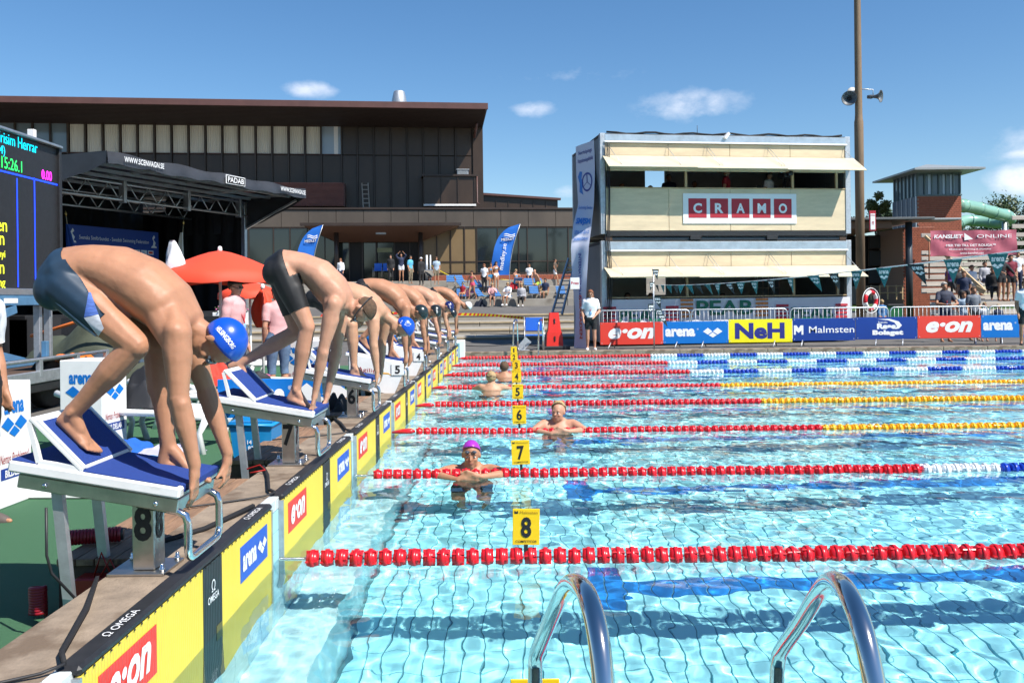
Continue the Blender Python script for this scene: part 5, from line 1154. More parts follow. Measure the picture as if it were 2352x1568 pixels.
# backdrop with the federation's name
bd = thing('backdrop', ST @ Vector((3.2, 5.6, 1.3)), 'navy press wall with Svenska Simförbundet lettering on the stage', 'backdrop')
BP = lambda px, py, t: at(px, py, 1)
pl, pr = Vector((-12.3, 24.1, 0)), Vector((-11.1, 27.4, 0)); dd = (pr - pl).normalized(); LB = (pr - pl).length
BD = Matrix(((dd.x, -dd.y, 0, pl.x), (dd.y, dd.x, 0, pl.y), (0, 0, 1, 0), (0, 0, 0, 1)))
MB(BD).bbox(0, LB, 0, .04, 1.35, 3.78, .005).build('panel', M('press_wall_navy', (.02, .06, .30), .6), bd)
text(bd, 'Svenska Simförbundet - Swedish Swimming Federation', (LB / 2, 0, 3.43), (1, 0, 0), (0, 0, 1), .15, WPRINT, bold=.0, width=LB * .76, T=BD)
for j in range(5):
    for i in range(11):
        x = .25 + i * .28; z = 3.06 - j * .2; cc = (i * 2 + j) % 5
        b2 = MB(BD).bbox(x, x + .23, -.006, -.001, z, z + .13, .001).build('logo_patch', WPRINT, bd)
        if cc == 0: MB(BD).bbox(x + .03, x + .2, -.008, -.006, z + .03, z + .10, .001).build('logo', EONRED, b2)
        elif cc in (1, 3): MB(BD).bbox(x + .03, x + .13, -.008, -.006, z + .05, z + .08, .001).build('logo', ARENAB, b2)
        else: MB(BD).prism([(.09, .02), (.14, .02), (.13, .07), (.15, .10), (.11, .12), (.10, .07)], (x, -.006, z), (1, 0, 0), (0, 0, 1), (0, -.002, 0)).build('logo', NEHB, b2)
for x in (.2, LB - .2): MB(BD).prism([(-.12, 0), (.12, 0), (.10, .05), (.03, .07), (.07, .16), (-.02, .26), (.05, .33), (0, .40), (-.07, .30), (-.02, .2), (-.05, .07), (-.10, .05)], (x, -.001, 3.28), (1, 0, 0), (0, 0, 1), (0, -.004, 0)).build('emblem', WPRINT, bd)
# two flags on the stage
for (px0, py0, px1, py1, Y, colr, lab) in ((152, 497, 172, 590, 22, M('flag_navy', (.01, .05, .22), .7), 'blue flag with yellow cross leaning on a pole on the stage'), (421, 517, 412, 600, 25, M('flag_cream', (.7, .66, .55), .7), 'white club flag hanging from a brown pole on the stage')):
    a, b_ = at(px0, py0, Y), at(px1, py1 + 60, Y); r = thing('pole_flag', b_, lab, 'flag', 'flags on the stage'); MB().cyl(b_, a, .018, .012, 8).build('pole', PINE, r)
    MB().lathe([(.001, 0), (.02, .03), (.03, .07), (.001, .16)], 8, a, (a - b_)).build('finial', M('brass', (.5, .33, .1), .3, .9), r)
    m = MB(); t0 = a.lerp(b_, .12); vs = []
    for i in range(9):
        t = i / 8; w_ = .08 + .55 * t ** 1.2; z = t0.z - 1.7 * t
        for j in range(7): vs.append((t0.x + (b_.x - a.x) * t * .5 + w_ * (j / 6 - .15 if px0 < 300 else j / 6 - .75), Y - .05 + .05 * math.sin(j * 2.1), z))
    m.add(vs, [(i * 7 + j, i * 7 + j + 1, i * 7 + j + 8, i * 7 + j + 7) for i in range(8) for j in range(6)], True); fl_ = m.build('cloth', colr, r)
    if px0 < 300: MB().prism([(.05, 0), (.28, -.02), (.5, -.55), (.30, -.65), (.12, -.3)], (t0.x + .06, Y - .12, t0.z - .75), (1, 0, 0), (0, 0, 1), (0, -.003, 0)).build('cross', M('flag_yellow', (.85, .6, .02), .7), fl_)
    else: text(fl_, 'VIA', (t0.x - .15, Y - .12, t0.z - .95), (1, 0, 0), (0, 0, 1), .2, M('gold_print', (.55, .33, .05), .5), bold=.03)

# ================================================================== scoreboard, its lift and trailer
sb = thing('scoreboard', (-7.25, 12.5, 1.8), 'black LED scoreboard with cyan, green and yellow result text', 'scoreboard')
MB().bbox(-7.75, -7.28, 8.5, 14.0, 1.80, 4.06, .01).build('cabinet', BLACK, sb)
MB().bbox(-7.8, -7.2, 8.45, 14.03, 4.06, 4.10, .008).build('top_rail', ALU, sb); MB().bbox(-7.30, -7.24, 13.98, 14.06, 1.8, 4.1, .004).build('side_rail', BLACK, sb)
MB().bbox(-7.3, -7.2, 8.45, 14.05, 1.70, 1.80, .008).build('bottom_rail', ALU, sb)
MB().bbox(-7.32, -7.22, 13.2, 13.28, 4.1, 4.22, .004).build('latch', WPLAST, sb)
def em(n, c, s=1.6): return M(n, c, .5, emit=s)
SX = -7.278; U, V = (0, 1, 0), (0, 0, 1)
def led(s_, px, py, h, mt, wd=None, bold=.0):
    d = at(px, py, 1) - Vector((0, 0, EYE)); t = SX / d.x; p = Vector((0, 0, EYE)) + d * t; return text(sb, s_, (SX, p.y, p.z), U, V, h, mt, bold=bold, lift=.004, width=wd)
LC_, LG, LY_, LM, LB_ = em('led_cyan', (.0, .55, .75)), em('led_green', (.02, .6, .10)), em('led_yellow', (.55, .60, .02)), em('led_magenta', (.75, .02, .6)), em('led_blue', (.01, .05, .9), 1.3)
led('Frisim Herrar', 41, 327, .16, LC_, 1.05); led('4)', 5, 347, .16, LC_); led('15:26.1', 27, 378, .17, LG, .52); led('0.00', 107, 403, .15, LM, .30, .02)
for s_, y in (('en', 521), ('n', 552), ('nyi', 586), ('n', 618), ('ng', 655)): led(s_, 4, y, .13, LY_)
def sy(px): d = at(px, 600, 1) - Vector((0, 0, EYE)); return d.y * SX / d.x
def sz(px, py): d = at(px, py, 1) - Vector((0, 0, EYE)); return EYE + d.z * SX / d.x
for px in (41, 81): MB().bbox(SX, SX + .004, sy(px) - .012, sy(px) + .012, 1.82, sz(px, 410), .001).build('led_line', LB_, sb)
MB().bbox(SX, SX + .004, 9, 13.98, sz(60, 407) - .012, sz(60, 407) + .012, .001).build('led_line', LB_, sb)
tr_ = thing('trailer', (-6.9, 12.5, GZ), 'galvanised flatbed trailer with one wheel showing, carrying the lift', 'trailer')
MB().bbox(-8.9, -6.32, 8.5, 13.6, .60, .66, .01).build('deck', WOODD, tr_); MB().bbox(-6.34, -6.28, 8.5, 13.62, .52, .68, .01).build('side_rail', GALV, tr_)
MB().tube([(-6.30, 8.5, .83), (-6.30, 13.55, .83)], .025, 8).build('top_rail', GALV, tr_)
for y in (9.2, 10.4, 11.6, 12.6, 13.5): MB().bbox(-6.335, -6.275, y - .04, y + .04, .6, .83, .005).build('stake', GALV, tr_)
MB().bbox(-6.4, -6.3, 8.5, 13.5, .40, .52, .01).build('chassis', BLACK, tr_); MB().bbox(-6.31, -6.272, 10.9, 10.97, .56, .62, .003).build('reflector', M('amber', (.7, .2, .02), .3), tr_)
wh = MB().lathe([(.16, -.10), (.30, -.105), (.335, -.08), (.34, 0), (.335, .08), (.30, .105), (.16, .10)], 30, (-6.62, 12.35, GZ + .34), (1, -.0, 0)).build('wheel', M('tyre_rubber', (.02, .02, .02), .7, bump=(60, .6)), tr_)
MB().lathe([(.215, .095), (.205, .075), (.17, .05), (.10, .055), (.08, .085), (.03, .095)], 24, (-6.62, 12.35, GZ + .34), (1, 0, 0)).build('rim', ALU, wh)
for k in range(6): a = k * math.pi / 3; MB().ell((-6.55, 12.35 + .14 * math.cos(a), GZ + .34 + .14 * math.sin(a)), (.006, 0, 0), (0, .022, 0), (0, 0, .022), 8, 5).build('rim_hole', BLACK, wh)
MB().bbox(-6.85, -6.38, 11.85, 12.85, .80 - .02, .82 - .02, .005).build('mudguard', BLACK, tr_)
sc = thing('scissor_lift', (-7.3, 12, .66), 'blue scissor lift frame under the scoreboard', 'lift'); SB_ = M('lift_blue', (.08, .20, .34), .45, var=(4, .2))
MB().bbox(-7.45, -7.18, 8.6, 13.7, 1.55, 1.69, .008).build('top_beam', SB_, sc)
text(sc, 'V-TEQ', (-7.178, 11.9, 1.75), U, V, .05, NEHB, bold=.02); MB().bbox(-7.179, -7.176, 12.3, 12.65, 1.585, 1.655, .001).build('sticker', WPRINT, sc); MB().bbox(-7.179, -7.176, 13.2, 13.5, 1.60, 1.64, .001).build('sticker', WPRINT, sc)
for x in (-7.4, -7.25):
    MB().beam((x, 9.2, 1.5), (x, 12.9, .72), .05, .11).build('arm', SB_, sc); MB().beam((x + .06, 9.2, .72), (x + .06, 12.6, 1.5), .05, .11).build('arm', SB_, sc)
MB().bbox(-7.5, -7.1, 9, 13.3, .66, .74, .01).build('base_beam', SB_, sc); MB().bbox(-7.2, -7.12, 13.3, 13.38, .66, 1.0, .005).build('upright', SB_, sc)
for y in (13.45, 13.75): MB().bbox(-7.4, -7.3, y, y + .08, .66, 1.55, .006).build('post', GALV, sc)
def cloth_heap(name, c, sx, sy_, h, mat, label, cat, seed=0):
    m = MB(); n = 26; vs = []
    for i in range(n + 1):
        for j in range(n + 1):
            u, v_ = i / n * 2 - 1, j / n * 2 - 1; r2 = max(0, 1 - (u * u + v_ * v_)); q = mnoise.noise(Vector((u * 2 + seed, v_ * 2, seed))); z = h * (r2 ** .5) * (.75 + .5 * q) + .05 * h * mnoise.noise(Vector((u * 7, v_ * 7, seed)))
            vs.append((c[0] + sx * u * (1 + .2 * q), c[1] + sy_ * v_, c[2] + max(.004, z)))
    m.add(vs, [(i * (n + 1) + j, (i + 1) * (n + 1) + j, (i + 1) * (n + 1) + j + 1, i * (n + 1) + j + 1) for i in range(n) for j in range(n)], True); return tagged(m.build(name, mat), label, cat)
cloth_heap('jacket', (-6.6, 13.1, .665), .32, .30, .22, M('orange_cloth', (.75, .16, .01), .8), 'bright orange jacket heaped on the trailer bed', 'jacket', 1)
cloth_heap('bag', (-6.45, 14.0, .60), .45, .55, .24, M('slate_cloth', (.035, .06, .09), .8), 'dark slate blue sports bag slumped beside the orange jacket', 'bag', 4)
cloth_heap('tarpaulin', (-7.2, 16.2, GZ), 1.9, .7, 1.30, M('olive_tarp', (.06, .07, .045), .7, var=(3, .3)), 'olive green tarpaulin strapped over a load behind the trailer', 'tarpaulin', 9)
tagged(MB().tube([(-8.6, 15.55, 1.0), (-7.6, 15.42, 1.28), (-6.6, 15.5, 1.34), (-5.8, 15.6, 1.2)], .03, 6).build('strap', M('orange_strap', (.75, .18, .03), .6)), 'orange ratchet strap over the olive tarpaulin', 'strap')
tagged(MB().box(-8.6, -5.6, 16.6, 16.9, GZ, 1.3).build('equipment_case', BLACK), 'large black equipment case behind the tarpaulin', 'case')
# ================================================================== two stacked cabins (race control)
CT = frame((2.69, 26.0, GZ), math.atan(.145)); ZAL = M('zinc_sheet', (.50, .56, .60), .35, .6, var=(3, .15), bump=(6, .4)); CORR = ribmat('corrugated_grey', (.16, .18, .20), 'Y', .14, 1.0, .5, .1)
LCN = 7.95; U, V = (1, 0, 0), (0, 0, 1)
def cz(px, py):
    d = at(px, py, 1) - Vector((0, 0, EYE)); o = Vector((0, 0, EYE)); n = CT.to_3x3() @ Vector((0, 1, 0)); p0 = CT @ Vector((0, 0, 0)); t = (p0 - o).dot(n) / d.dot(n); q = CT.inverted() @ (o + d * t); return q.x, q.z
def cabin(name, z0, z1, zh, zo0, zo1, zp, label, tip, tilt):
    """zh hinge of the flap, opening zo0..zo1, zp bottom of the plywood"""
    r = thing(name, CT @ Vector((0, 0, z0)), label, 'cabin', 'stacked cabins'); D = 3.9
    bb = lambda n, x0, x1, y0, y1, a, b_, mt, b=.01, p=r: MB(CT).bbox(x0, x1, y0, y1, a, b_, b).build(n, mt, p)
    bb('side_wall', .0, .06, .1, D, z0, z1 - .1, CORR); bb('side_wall', LCN - .06, LCN, .1, D, z0, z1 - .1, CORR); 
    IN = M('cabin_lining', (.50, .53, .50), .7, var=(1, .1))
    bb('back_wall', .06, 2.55, D - .06, D, z0, z1, IN); bb('back_wall', 3.25, LCN - .06, D - .06, D, z0, z1, IN); bb('back_wall', 2.55, 3.25, D - .06, D, z0, zo0 + .1, IN)
    bb('floor', .06, LCN - .06, .06, D, z0 + .1, z0 + .16, IN); bb('roof', 0, LCN, -.02, D, z1 - .1, z1, M('roof_felt', (.06, .06, .06), .9))
    for x in (0, LCN - .13): bb('corner_post', x - .02, x + .15, -.04, .12, z0, z1, GALV)
    for x in (-.02, LCN - .14): bb('corner_post', x, x + .14, D - .1, D, z0, z1, GALV)
    zb_ = zh + (z1 - zh) * .62
    bb('top_beam', .13, LCN - .13, -.05, .08, zb_, z1 - .03, ZAL); bb('gutter', .1, LCN - .1, -.09, -.05, zb_ - .03, zb_ + .02, WHITE)
    xs_ = [.13, 2.1, 4.05, 6.0, LCN - .13]
    for a, b_ in zip(xs_[:-1], xs_[1:]):
        bb('plywood_sheet', a, b_ - .006, -.01, .01, zh + .01, zb_ - .03, PLY); 
        if zp < zo0 - .1: bb('plywood_sheet', a, b_ - .006, -.012, .01, zp, zo0, PLY)
        bb('plywood_strip', a, b_ - .006, -.008, .01, zo1, zh - .02, PLY)
    for x in (2.62, 6.05, LCN - .45): bb('stud', x, x + .07, .0, .08, zo0, zo1, PINE, .004)
    bb('sill', .13, LCN - .13, -.03, .16, zo0, zo0 + .035, PINE, .004)
    # hinged flaps, propped out on chains
    a0 = Vector((0, 0, zh)); a1 = Vector((0, -tip, zh + tilt)); xf = [.05, 2.75, 5.55, LCN + .14]
    for k, (a, b_) in enumerate(zip(xf[:-1], xf[1:])):
        m = MB(CT); m.beam(((a + b_) / 2, -.02, zh - .0 * k), ((a + b_) / 2, -tip, zh + tilt - .02 * k), b_ - a - .01, .022); m.build('flap', M('flap_ply', (.60, .52, .37), .6, var=(1.2, .1), stretch=(1, 1, 5)), r)
    for x in (.25, 2.05, 3.25, 3.35, 5.2, 5.3, 7.75):
        MB(CT).tube([(x, -.02, zb_ - .12), (x + .22 * (1 if x < 5 else 1), -tip * .85, zh + tilt * .85 + .02)], .008, 5).build('chain', GALV, r)
    if True:
        x0, x1 = LCN - 1.35, LCN - .55; m = MB(CT)
        for i in range(5): m.bbox(x0 + (x1 - x0) * i / 4 - .012, x0 + (x1 - x0) * i / 4 + .012, D - .09, D - .065, zo0 - .1, zo1 + .1, .003)
        for i in range(3): m.bbox(x0, x1, D - .09, D - .065, zo0 + (zo1 - zo0) * i / 2 - .012, zo0 + (zo1 - zo0) * i / 2 + .012, .003)
        wn = m.build('window', WHITE, r); MB(CT).bbox(x0, x1, D - .064, D - .061, zo0 - .1, zo1 + .1, .0005).build('pane', M('sky_pane', (.35, .45, .52), .1), wn)
    return r, bb
zt1 = cz(1378, 306)[1]; h1 = cz(1500, 359)[1]; o1t, o1b = cz(1500, 393)[1], cz(1500, 433)[1]; p1 = cz(1500, 530)[1]
zt2 = cz(1400, 553)[1]; h2 = cz(1500, 613)[1]; o2t, o2b = cz(1500, 638)[1], cz(1500, 684)[1]
up, bbu = cabin('cabin', p1 - .1, zt1, h1, o1b, o1t, p1, 'upper plywood-fronted cabin with propped flap and the red CRAMO squares', .78, -.44)
lo, bbl = cabin('cabin', .12, zt2, h2, o2b, o2t, o2b - .02, 'lower plywood-fronted cabin with flap and the PEAB cloth', .80, -.32)
MB(CT).bbox(.1, LCN - .1, -.03, .06, p1 - .16, p1 - .01, .005).build('bottom_beam', BLACK, up); MB(CT).bbox(.1, LCN - .1, .02, .1, p1 - .28, p1 - .19, .005).build('bottom_rail', M('dark_steel', (.05, .06, .07), .5, .5), up)
for x in (2.75, 5.2): MB(CT).bbox(x, x + .35, -.05, .0, p1 - .27, p1 - .15, .004).build('fork_pocket', BLACK, up)
for x in (.12, LCN - .35): MB(CT).bbox(x, x + .22, .0, .25, zt2, p1 - .1, .01).build('timber_block', WOODD, up)
MB(CT).tube([(x, .0 + .03 * math.sin(x * 3), zt1 + .02 + .03 * math.sin(x * 5)) for x in np.arange(.2, 7.8, .3)], .03, 6).build('roof_edge', BFAB, up)
MB(CT).beam((3.85, -.1, zt1 - .12), (4.0, -.05, zt1 + .05), .10, .08).build('roof_lamp', WPLAST, up)
MB(CT).cyl((3.1, .2, zt1), (3.1, .2, zt1 + .32), .008, n=6).build('antenna', BLACK, up)
# sign CRAMO
cxa, cxb = cz(1568, 480)[0], cz(1828, 480)[0]; cza, czb = cz(1700, 514)[1], cz(1700, 445)[1]
sg = MB(CT).bbox(cxa, cxb, -.04, -.022, cza, czb, .003).build('sign', WPRINT, up); ww = cxb - cxa
for i, ch in enumerate('CRAMO'):
    x = cxa + ww * (.125 + .188 * i); q = MB(CT).bbox(x - ww * .079, x + ww * .079, -.046, -.041, cza + (czb - cza) * .19, cza + (czb - cza) * .83, .001).build('letter_square', M('cramo_red', (.42, .02, .035), .5), sg)
    text(q, ch, (x, -.046, cza + (czb - cza) * .51), U, V, (czb - cza) * .33, WPRINT, bold=.035, T=CT, width=ww * .075)
# PEAB cloth below the lower opening
CL = M('banner_cloth', (.72, .72, .76), .75, var=(.8, .05)); 
for a, b_ in ((.1, 2.25), (2.25, 5.35), (5.35, 7.9)):
    m = MB(CT); n = 14; vs = []
    for i in range(n + 1):
        x = a + (b_ - a) * i / n; vs += [(x, -.05, o2b - .04), (x, -.06 + .02 * math.sin(i * 1.7), .85), (x, -.05 + .03 * math.sin(i * 2.1), .12 + .05 * math.sin(i * .9))]
    m.add(vs, [(i * 3 + k, i * 3 + 3 + k, i * 3 + 4 + k, i * 3 + 1 + k) for i in range(n) for k in (0, 1)], True); cl_ = m.build('cloth', CL, lo)
    mid = (a + b_) / 2; wd_ = 1.95 if a == 2.25 else 1.5; zc = 1.12 if a == 2.25 else .92
    text(cl_, 'PEAB', (mid, -.09, zc), U, V, .44 if a == 2.25 else .36, M('peab_green', (.01, .16, .09), .6), bold=.02, width=wd_ * .92, T=CT)
    PR = M('peab_orange', (.62, .22, .06), .6) if a == 2.25 else M('peab_red', (.5, .03, .05), .6)
    for s_ in (-1, 1):
        for k in range(5): x = mid + s_ * (wd_ / 2 + .22); MB(CT).bbox(x - .2, x + .2, -.088, -.084, zc - .28 + k * .12, zc - .21 + k * .12, .001).build('stripe', PR, cl_)
# press sign, long vertical banner, cables on the side
TE = frame((0, 0, 0), 0)
bn = thing('tall_banner', CT @ Vector((-.3, -.3, .1)), 'tall crumpled white banner of the swimming club hanging at the cabin corner', 'banner')
ks = [((1322, 338), (1364, 322)), ((1323, 400), (1366, 390)), ((1328, 470), (1364, 470)), ((1316, 520), (1358, 520)), ((1311, 570), (1352, 565)), ((1314, 640), (1348, 640)), ((1322, 720), (1344, 720)), ((1318, 800), (1352, 800))]
def bpos(i, s_):
    (ax, ay), (bx_, by) = ks[i]; yy = (28.6, 28.4, 27.8, 26.6, 26.2, 26.0, 25.9, 25.6)[i]; return at(ax, ay, yy).lerp(at(bx_, by, yy - (1.8 if i < 3 else .5)), s_)
m = MB(); nr, ncx = 40, 6; vs = []
def bsurf(t, s_):
    f_ = t * (len(ks) - 1); i = min(int(f_), len(ks) - 2); p = bpos(i, s_).lerp(bpos(i + 1, s_), f_ - i); return p + Vector((0, -.05 - .035 * math.sin(s_ * 7 + t * 14), 0))
for i in range(nr + 1):
    for j in range(ncx + 1): vs.append(bsurf(i / nr, j / ncx))
m.add(vs, [(i * (ncx + 1) + j, i * (ncx + 1) + j + 1, (i + 1) * (ncx + 1) + j + 1, (i + 1) * (ncx + 1) + j) for i in range(nr) for j in range(ncx)], True); m.build('cloth', M('banner_white', (.62, .64, .74), .7), bn)
def btext(s_, t, hh, mt, bold=.02, wd_=None, shear=0, vert=False):
    vs0, fs0, dim = text_mesh(s_, bold, shear); H = hh; o = MB()
    if not vert: o.add([bsurf(t - (p[1] / dim[1] - .5) * H, .5 + (p[0] / dim[0] - .5) * (wd_ or .8)) + Vector((0, -.03, 0)) for p in vs0], fs0)
    else: o.add([bsurf(t + (p[0] / dim[0] - .5) * H, .5 - (p[1] / dim[1] - .5) * (wd_ or .4) * -1) + Vector((0, -.03, 0)) for p in vs0], fs0)
    o.build('lettering', mt, bn)
PB = M('print_blue', (.05, .22, .60), .5); PN = M('print_navy', (.04, .05, .28), .5)
btext('Norrköpings', .045, .025, PN, .01, .72); btext('Kappsimningsklubb', .085, .025, PN, .01, .8); btext('Swimming Sweden', .31, .03, PB, .01, .85); btext('SM/JSM', .40, .05, PB, .05, .8); btext('27/6-1/7-2012', .47, .024, PB, .02, .8); btext('NORRKÖPING', .515, .024, PB, .03, .8)
btext('INTERNATIONELLA', .70, .2, PN, .02, .16, vert=True); btext('GIBABADEN', .87, .18, M('print_orange', (.6, .12, .06), .5), .03, .24, vert=True)
m = MB(); cc = .19
for k in range(24):
    a = k / 24 * 6.283; a2 = (k + 1) / 24 * 6.283; g = lambda r_, q: bsurf(cc + r_ * .042 * math.sin(q), .58 + r_ * .28 * math.cos(q)) + Vector((0, -.04, 0)); m.add([g(1, a), g(1, a2), g(.8, a2), g(.8, a)], [(0, 1, 2, 3)])
for a in (0.5, 2.6, 4.7): m.add([bsurf(cc + .042 * math.sin(a) * q, .58 + .28 * math.cos(a) * q + w_) + Vector((0, -.04, 0)) for q, w_ in ((0, -.02), (0, .02), (.9, .02), (.9, -.02))], [(0, 1, 2, 3)])
m.build('emblem', PN, bn)
m = MB(); m.add([bsurf(cc + a, b_) + Vector((0, -.035, 0)) for a, b_ in ((-.055, .2), (-.05, .34), (-.02, .28), (.0, .38), (.03, .3), (.055, .36), (.04, .12), (.0, .16), (-.03, .08))], [tuple(range(9))]); m.build('emblem', PB, bn)
ps = MB().bbox(0, .35, 0, .01, 0, .25, .002); p_ = at(1310, 650, 25.6); o = thing('press_sign', p_, 'small white sign reading Press fixed beside the tall banner', 'sign'); mm = MB(Matrix.Translation(p_)); mm.bbox(0, .27, 0, .02, -.18, .16, .003); mm.build('plate', WPRINT, o); text(o, 'Press', (p_.x + .135, p_.y, p_.z + .0), U, V, .09, M('press_red', (.5, .03, .05), .5), bold=.02, width=.22)
for k, dx in enumerate((.12, .17, .2, .24)):
    m = MB(CT).tube([(dx, -.1 - .02 * k, zt1 - .3), (dx + .03 * math.sin(k), -.12, 4.2), (dx - .02, -.1, 3.2), (dx + .05, -.14, 2), (dx - .05, -.12, .5), (dx, -.2, .02)], .012, 6); tagged(m.build('cable', BLACK), 'one of four thin black cables hanging together down the left corner of the cabins', 'cable', 'hanging cables')
# ladder against the cabins
la = thing('ladder', at(1282, 722, 29), 'long grey metal ladder leaning against the side of the cabins', 'ladder')
pa, pb = at(1279, 722, 27.5), at(1315, 600, 28.4)
for s_ in (-.16, .16): MB().beam(pa + Vector((s_, 0, 0)), pb + Vector((s_ * .8, 0, .1)), .05, .07).build('rail', GALV, la)
for k in range(12): q = pa.lerp(pb, (k + .5) / 12); MB().cyl(q - Vector((.16, 0, 0)), q + Vector((.16, 0, 0)), .018, n=6).build('rung', GALV, la)
# ================================================================== crowd barriers with banners
def barrier(px0, px1, Y, label, wr=None):
    a, b_ = at(px0, 720, Y).x, at(px1, 720, Y).x; r = thing('crowd_barrier', ((a + b_) / 2, Y, GZ), label, 'barrier', 'steel crowd barriers along the pool'); z1, z0 = 1.19, .30; c_ = .12
    pts = [(a, Y, z0), (a, Y, z1 - c_)] + [(a + c_ - c_ * math.cos(t), Y, z1 - c_ + c_ * math.sin(t)) for t in (.5, 1.0, 1.4)] + [(b_ - c_ + c_ * math.sin(t), Y, z1 - c_ + c_ * math.cos(t)) for t in (.17, .57, 1.07)] + [(b_, Y, z1 - c_), (b_, Y, z0)]
    MB().tube(pts, .02, 8, True).build('frame', GALV, r); n = int((b_ - a) / .115)
    for k in range(1, n): x = a + (b_ - a) * k / n; MB().cyl((x, Y, z0), (x, Y, z1), .007, n=5).build('bar', GALV, r)
    for x in (a + .35, b_ - .35):
        MB().tube([(x - .0, Y, z0 + .02), (x - .14, Y - .28, GZ + .02)], .016, 6).build('foot', GALV, r); MB().tube([(x, Y, z0 + .02), (x + .12, Y + .28, GZ + .02)], .016, 6).build('foot', GALV, r)
for (a, b_, lab) in ((1376, 1584, 'steel crowd barrier behind the woman in white, with e-on and arena banners'), (1588, 1808, 'steel crowd barrier behind the yellow NEH banner'), (1815, 2040, 'steel crowd barrier behind the Malmsten banner'), (2045, 2268, 'steel crowd barrier the man in navy leans on'), (2272, 2500, 'steel crowd barrier at the right edge with children behind')):
    barrier(a, b_, 24.9, lab)
def banner(px0, px1, pt0, pb0, Y, mat, label):
    a, b_ = at(px0, pt0, Y), at(px1, pb0, Y); z0, z1 = at((px0 + px1) / 2, pb0, Y).z, at((px0 + px1) / 2, pt0, Y).z
    o = thing('banner', ((a.x + b_.x) / 2, Y, z0), label, 'banner', 'sponsor banners on the barriers'); p = MB().bbox(a.x + .003, b_.x - .003, Y - .006, Y + .006, z0, z1, .003).build('panel', mat, o); c_ = Vector(((a.x + b_.x) / 2, Y - .006, (z0 + z1) / 2)); w = b_.x - a.x; h = z1 - z0
    for x in (a.x + .05, b_.x - .05):
        for z in (z0 + .04, z1 - .04): MB().lathe([(.012, 0), (.012, .004)], 6, (x, Y - .006, z), (0, -1, 0)).build('eyelet', GALV, o)
    return p, c_, w, h
YB = 24.84
def eon(p, c_, w, h):
    m = []; text(p, 'e·on', c_, U, V, h * .50, WPRINT, bold=.045, shear=.28, width=w * .74)
def arena(p, c_, w, h, full=True):
    text(p, 'arena', c_ + Vector((-w * .24, 0, 0)), U, V, h * .36, WPRINT, bold=.05, width=w * .46); text(p, '®', c_ + Vector((w * .03, 0, h * .15)), U, V, h * .08, WPRINT)
    if full: arena_logo(p, c_ + Vector((w * .26, 0, -.01)), U, V, h * .44, WPRINT)
eon(*banner(1378, 1523, 740, 791, YB, EONRED, 'red e-on banner leftmost on the barriers, beside the woman in white'))
arena(*banner(1523, 1673, 738, 788.5, YB, ARENAB, 'blue arena banner between the red and the yellow banner'))
p, c_, w, h = banner(1673, 1820, 733, 786, YB, NEHY, 'yellow banner with dark blue NEH letters')
text(p, 'NeH', c_ + Vector((-.02, 0, 0)), U, V, h * .70, NEHB, bold=.045, width=w * .78)
p, c_, w, h = banner(1820, 1965, 731, 782, YB, NAVYB, 'dark blue Malmsten banner')
text(p, 'Malmsten', c_ + Vector((w * .12, 0, 0)), U, V, h * .30, WPRINT, bold=.005, width=w * .72)
MB().prism([(0, 0), (0, 1), (.28, 1), (.5, .68), (.72, 1), (1, 1), (1, 0), (.8, 0), (.8, .45), (.5, .2), (.2, .45), (.2, 0)], c_ + Vector((-w * .48, -.001, -h * .22)), Vector((w * .15, 0, 0)), Vector((0, 0, h * .42)), (0, -.003, 0)).build('logo', WPRINT, p)
p, c_, w, h = banner(1965, 2107, 728, 779, YB, NAVYB, 'dark blue Rese Bolaget banner')
text(p, 'Svenska', c_ + Vector((-w * .06, 0, h * .27)), U, V, h * .09, WPRINT, bold=.01, width=w * .15); text(p, 'Rese', c_ + Vector((-w * .0, 0, h * .09)), U, V, h * .25, WPRINT, bold=.06, width=w * .31); text(p, 'Bolaget', c_ + Vector((w * .02, 0, -h * .22)), U, V, h * .28, WPRINT, bold=.06, width=w * .50)
MB().prism([(-.15, .41), (.05, .42), (.2, .30), (.25, .12), (.2, -.02), (.14, -.05), (.17, .08), (.13, .25), (.02, .36)], c_ + Vector((0, -.001, 0)), Vector((w, 0, 0)), Vector((0, 0, h)), (0, -.003, 0)).build('swoosh', WPRINT, p)
eon(*banner(2107, 2253, 725, 776, YB, EONRED, 'red e-on banner in front of the man in navy'))
arena(*banner(2253, 2402, 723, 774.5, YB, ARENAB, 'blue arena banner cut by the right edge of the frame'))
# ================================================================== backstroke flags: pole and pennant line
pl_ = thing('flag_pole', (3.92, 24.1, GZ), 'slim steel pole at the pool edge with bunched dark pennants', 'pole'); MB().cyl((3.92, 24.1, GZ), (3.92, 24.1, 2.35), .02, n=8).build('pole', GALV, pl_)
PT = M('pennant_teal', (.02, .16, .17), .55, var=(4, .1)); PK = M('pennant_dark', (.02, .035, .04), .55)
def pennant(parent, top, w, h, mat, a=0.0, sw=0.0, txt=True):
    e = Vector((math.cos(a), math.sin(a), 0)); n_ = Vector((-e.y, e.x, 0)); m = MB(); top = Vector(top)
    L0, L1, tip = top - e * w / 2, top + e * w / 2, top + e * sw - Vector((0, 0, h)) + n_ * .03; m.add([L0, L1, tip, L0 + n_ * .004, L1 + n_ * .004, tip + n_ * .004], [(0, 1, 2), (5, 4, 3), (0, 3, 4, 1), (1, 4, 5, 2), (2, 5, 3, 0)])
    o = m.build('pennant', mat, parent)
    if txt:
        v_ = (tip - top).normalized() * -1; q = top - v_ * h * .22
        for s_ in (-1,): text(o, 'arena', q - n_ * .006, e, v_, h * .17, WPRINT, bold=.03, width=w * .62); arena_logo(o, top - v_ * h * .48 - n_ * .006, e, v_, h * .2, WPRINT)
